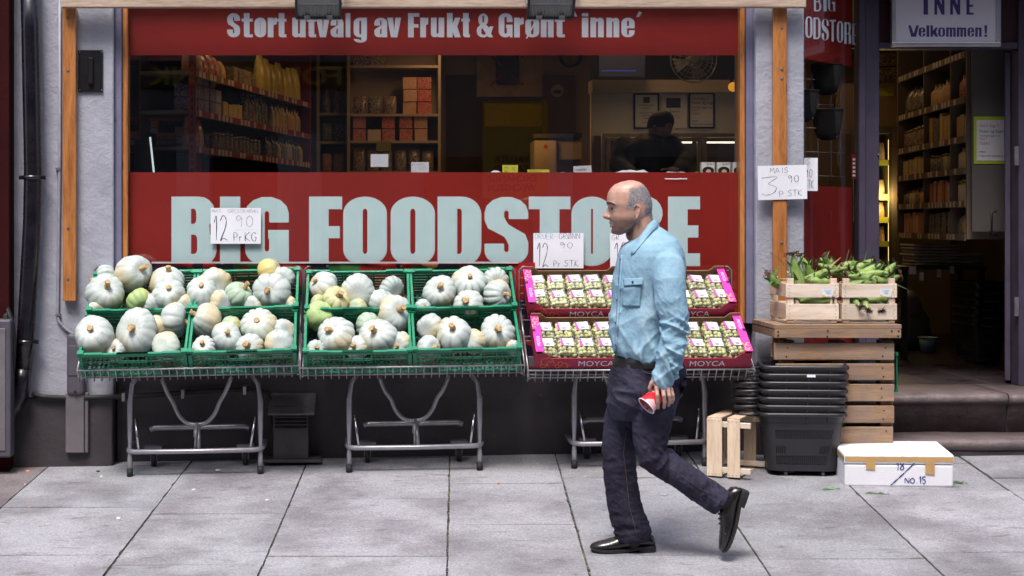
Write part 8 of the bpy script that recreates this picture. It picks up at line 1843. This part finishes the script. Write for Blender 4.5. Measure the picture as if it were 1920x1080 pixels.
# --- trousers
jn = MB()
jn.loft([ell_ring(pt((a + b) / 2, y), (b - a) / 2 / 410.8, h, 36, .9) for y, a, b, h in ((664, 1156, 1262, .163), (676, 1153, 1276, .17), (692, 1147, 1285, .178), (710, 1143, 1284, .182), (728, 1139, 1279, .180), (748, 1138, 1270, .172), (768, 1142, 1262, .14), (785, 1150, 1252, .09))])
limb(jn, [(pt(1192, 715, .085), .106), (pt(1180, 755, .088), .103), (pt(1169, 800, .088), .090), (pt(1160, 850, .086), .078), (pt(1162, 880, .085), .076), (pt(1166, 915, .085), .0765), (pt(1172, 950, .085), .082), (pt(1181, 980, .085), .0825), (pt(1186, 1000, .085), .0815), (pt(1187, 1009, .085), .080), (pt(1187.2, 1013, .085), .078)], 22, False)
limb(jn, [(pt(1228, 715, -.085), .106), (pt(1227, 755, -.09), .098), (pt(1222, 800, -.092), .086), (pt(1220, 832, -.094), .077), (pt(1226, 856, -.095), .072), (pt(1250, 873, -.096), .067), (pt(1285, 897, -.098), .065), (pt(1318, 919, -.10), .064), (pt(1341, 935, -.10), .065), (pt(1350, 941, -.10), .064), (pt(1353, 943, -.10), .062)], 22, False)
jm = fuse(jn, .0045, 7, .5)
def jean_disp(p, n_):
    px, py = sleeve_t(p); d_ = .003 * nz(p, 8) + .0018 * nz(p, 20)
    d_ += .012 * (fold(p + Vector((0, 0, p.x * .5)), 9, (.5, .5, 1.5), 3) - .35) * math.exp(-((py - 735) / 40) ** 2)
    near = p.y < YM
    if near: k = math.exp(-(math.hypot(px - 1238, py - 848) / 34) ** 2); d_ += .012 * k * (ridge(p, 17, (1.2, .4, 1.2), 6) - .45); d_ += .006 * math.exp(-((px - 1335) / 30) ** 2) * (ridge(p, 22, (1.5, .5, .8), 2) - .5) if py > 860 else 0
    else: d_ += .009 * math.exp(-((py - 990) / 26) ** 2) * (ridge(p, 20, (.4, .4, 1.6), 4) - .5) + .005 * math.exp(-((py - 860) / 30) ** 2) * (ridge(p, 16, (.5, .5, 1.4), 8) - .5)
    d_ += .004 * (ridge(p, 7, (1.2, .8, .5), 11) - .6) + .0028 * fold(Vector((p.x, p.y, p.z + p.x * .5)), 26, (.8, .8, 1.2), 31) - .002 * fold(p, 40, (1, 1, .5), 33)
    return d_
jo = finish(jm, 'jeans', M['denim_dark'], man, jean_disp)
wr = []
for v in jm.vertices:
    p = v.co + O_; px, py = sleeve_t(p); a_ = math.exp(-((py - 770) / 70) ** 2) * .40 * max(0, -v.normal.y if False else .7) + 14 * max(-.01, jean_disp(p, None) - .002) + .14 * nz(p, 10)
    if p.y < YM and px > 1255 and py > 850: a_ += .22
    wr.append(max(0, min(.7, a_ * (.6 + .6 * nz(p, 6, o=2)))))
jm.attributes.new('wear', 'FLOAT', 'POINT').data.foreach_set('value', wr)
jb = caster(jo)
seam = mat('jeans_stitching', (.085, .062, .075), .7)
mb = MB()
for pts_ in ([(1174, 805), (1169, 850), (1175, 900), (1180, 950), (1196, 1010)], [(1245, 868), (1275, 890), (1310, 915), (1338, 928)]):
    q = []
    for (x0, y0), (x1, y1) in zip(pts_, pts_[1:]): q += [(x0 + (x1 - x0) * k / 8, y0 + (y1 - y0) * k / 8) for k in range(8)]
    mb.tube([onto(x, y, .001, jb) for x, y in q], .0011, 5)
mb.build_each('seam', seam, man)
patch('back_pocket', [(1276, 711), (1287, 707), (1281, 735), (1274, 744)], 4, 8, .003, M['denim_dark'], jb)
mb = MB(); mb.tube([onto(x, y, .0015, jb) for x, y in ((1200, 687), (1203, 694), (1210, 699), (1221, 701), (1228, 700))], .0016, 5); mb.build('pocket_seam', seam, man)
mb = MB(); mb.loft([ell_ring(pt((a + b) / 2, y), (b - a) / 2 / 410.8, h, 44, .9) for y, a, b, h in ((667, 1154, 1262, .166), (668, 1152.5, 1264, .1705), (684, 1149.5, 1281, .1815), (685.5, 1150.5, 1280, .178))], 0, False); blt = mb.build('belt', M['belt'], man)
# --- shoes
def shoe(Mx, name):
    rows = ((-.150, .026, .030, .004, .060, .9), (-.142, .033, .030, .0, .078, .9), (-.12, .037, .030, .0, .090, .9), (-.08, .038, .026, .0, .100, .95), (-.04, .037, .018, .0, .098, 1), (0, .040, .012, .0, .082, 1), (.04, .045, .010, .0, .064, 1), (.08, .047, .010, .0, .052, .95), (.11, .042, .011, .002, .044, .95), (.132, .031, .014, .006, .036, 1), (.144, .014, .017, .012, .029, 1))
    mb = MB(); rings = []
    for x, hw, zs_, zb_, zt_, p_ in rows:
        rg = []
        for j in range(20):
            t = 2 * math.pi * j / 20; y = hw * math.copysign(abs(math.cos(t)) ** .75, math.cos(t)); zz = math.sin(t); z0 = zs_ * .9
            z = z0 + (zt_ - z0) * (.5 + .5 * math.copysign(abs(zz) ** .8, zz)); y *= (1 - .42 * max(0, (z - z0) / (zt_ - z0) - .35)) ; rg.append(Mx @ Vector((x, y, z)))
        rings.append(rg)
    mb.loft(rings); o = mb.build(name, M['leather'], man)
    mb = MB(); rings = []
    for x, hw, zs_, zb_, zt_, p_ in rows: h_ = hw + .004; rings.append([Mx @ Vector((x * 1.012, y, z)) for y, z in ((-h_, zs_ + .004), (-h_, max(zs_ - .009, zb_)), (h_, max(zs_ - .009, zb_)), (h_, zs_ + .004))])
    mb.loft(rings, smooth=False); mb.build('sole', M['sole'], o)
    mb = MB(); rings = [[Mx @ Vector((x, y, z)) for y, z in ((-h_, .026), (-h_ * .97, .0), (h_ * .97, .0), (h_, .026))] for x, h_ in ((-.152, .024), (-.146, .034), (-.12, .040), (-.075, .039))]; mb.loft(rings, smooth=False); mb.build('heel', M['sole'], o)
    mb = MB()
    for k in range(3): x = -.012 + .02 * k; z = .089 - .009 * k; mb.tube([Mx @ Vector((x, -.022, z - .006)), Mx @ Vector((x + .004, 0, z + .003)), Mx @ Vector((x, .022, z - .006))], .0028, 6)
    mb.tube([Mx @ Vector((.062, -.043, .022)), Mx @ Vector((.062, -.036, .044)), Mx @ Vector((.062, 0, .0585)), Mx @ Vector((.062, .036, .044)), Mx @ Vector((.062, .043, .022))], .0026, 6)
    mb.build_each('lace', M['leather'], o)
    return o
cR = pt(1170, 1048, .085); zR = gz(cR.x, cR.y) + .001
shoe(Matrix.Translation((cR.x - .010, cR.y, zR)) @ Matrix.Rotation(math.pi, 4, 'Z') @ Matrix.Rotation(R(-1.2), 4, 'Y'), 'shoe')
fw_ = Vector((-.34, 0, -.94)).normalized(); up_ = Vector((-.94, 0, .34)).normalized(); sd_ = up_.cross(fw_)
cL = pt(1369, 972, -.10); MxL = Matrix((fw_, sd_, up_)).transposed().to_4x4(); MxL.translation = cL + up_ * -.034 + fw_ * .008
shoe(MxL, 'shoe')
limb_ = MB(); limb_.tube([pt(1186, 1000, .085), pt(1188, 1030, .085)], [.045, .042], 12); limb_.build('sock', M['black'], man); limb_ = MB(); limb_.tube([pt(1340, 933, -.10), pt(1366, 944, -.10)], [.045, .038], 12); limb_.build('sock', M['black'], man)
# --- the cup in his hand
def cupmat():
    m, n, p, L = newmat('printed_cup'); v = coords(n, L, rnd_off=False); vo = node(n, 'ShaderNodeTexVoronoi'); vo.inputs['Scale'].default_value = 26; L.new(v, vo.inputs['Vector'])
    k = ramp(n, [(0, (.75, .42, .46)), (.42, (.75, .42, .46)), (.43, (.62, .02, .03)), (.78, (.55, .03, .04)), (.79, (.25, .38, .06)), (.86, (.25, .38, .06)), (.87, (.75, .5, .52))], vo.outputs['Color'], L)
    for q in n.nodes:
        if q.type == 'VALTORGB': q.color_ramp.interpolation = 'CONSTANT'
    L.new(k, p.inputs['Base Color']); p.inputs['Roughness'].default_value = .35; return m
c0 = at(1212, 761, YH + .006); c1 = at(1243, 731, YH + .034); ax = (c1 - c0).normalized(); c1 = c0 + ax * .094
u_ = Vector((0, 1, 0)); u_ = (u_ - ax * u_.dot(ax)).normalized(); w_ = ax.cross(u_)
def cring(c, r_): return [c + u_ * r_ * math.cos(q) + w_ * r_ * math.sin(q) for q in [2 * math.pi * j / 28 for j in range(28)]]
cup = thing('paper_cup', 'red and pink printed paper cup held upside down in his hand', 'cup', c0)
mb = MB(); mb.loft([cring(c0, .043), cring(c1, .031), cring(c1, .029), cring(c0 + ax * .004, .041)], 0, False); mb.add(cring(c1 - ax * .004, .030), [tuple(range(28))]); mb.build('cup_wall', cupmat(), cup)
mb = MB(); ring = cring(c0, .0435); mb.tube(ring + [ring[0]], .0026, 6, cap=False); mb.build('rim', M['paper'], cup)
mb = MB(); mb.add(cring(c0 + ax * .010, .040), [tuple(range(28))]); mb.build('inside', mat('dull_red_inside', (.26, .05, .06), .5, 0, .4, 30), cup)
# --- the dark figure behind the window
w_at = lambda px, py, dy=0: at(px, py, 1.0 + dy)
clerk = thing('person', 'dark clothed person bending over the counter behind the shop window', 'person', w_at(1235, 420))
cl = MB(); cl.loft([ell_ring(w_at(px, py), a, b, 24) for px, py, a, b in ((1243, 211, .02, .02), (1242, 214, .05, .055), (1240, 222, .075, .078), (1239, 233, .083, .082), (1238, 243, .078, .078), (1235, 253, .062, .066), (1231, 262, .045, .05))])
cl.ball(w_at(1252, 240, -.05), (.03, .04, .055)); limb(cl, [(w_at(1232, 255), .055), (w_at(1222, 285), .075)])
cl.ball(w_at(1226, 238, -.075), (.012, .012, .014)); cl.ball(w_at(1251, 236, -.08), .012)
ck = fuse(cl, .007, 4); finish(ck, 'body', mat('dim_skin', (.22, .12, .085), .6), clerk)
cl = MB(); cl.loft([ell_ring(w_at(px, py), a, b, 24) for px, py, a, b in ((1243, 207.5, .02, .02), (1242, 211, .055, .06), (1240, 220, .082, .086), (1239, 230, .089, .088), (1237, 240, .085, .084))]); ck = fuse(cl, .008, 3); finish(ck, 'hair', M['black'], clerk)
cl = MB(); cl.loft([ell_ring(w_at(px, py), a, b, 28) for px, py, a, b in ((1225, 252, .06, .07), (1215, 264, .12, .12), (1208, 280, .17, .16), (1212, 305, .19, .18), (1215, 340, .19, .18), (1218, 420, .19, .18))])
limb(cl, [(w_at(1172, 275), .07), (w_at(1160, 310, -.1), .06), (w_at(1190, 335, -.35), .05)]); limb(cl, [(w_at(1255, 275), .075), (w_at(1288, 300, -.12), .06), (w_at(1275, 320, -.4), .048)])
ck = fuse(cl, .010, 5); finish(ck, 'jacket', mat('black_jacket', (.016, .013, .015), .7, 0, .3, 20), clerk, lambda p, n_: .008 * ridge(p, 9, (1, 1, 1), 3))
cl = MB(); h0 = w_at(1262, 318, -.47); cl.ball(h0, (.04, .03, .018))
for k in range(4): q = h0 + Vector((-.03, -.018 + .013 * k, 0)); cl.tube([q, q + Vector((-.03, -.004, .002)), q + Vector((-.05, -.006, -.008))], [.008, .0078, .006], 7)
ck = fuse(cl, .005, 3); finish(ck, 'hand', mat('dim_hand', (.16, .085, .055), .6), clerk)
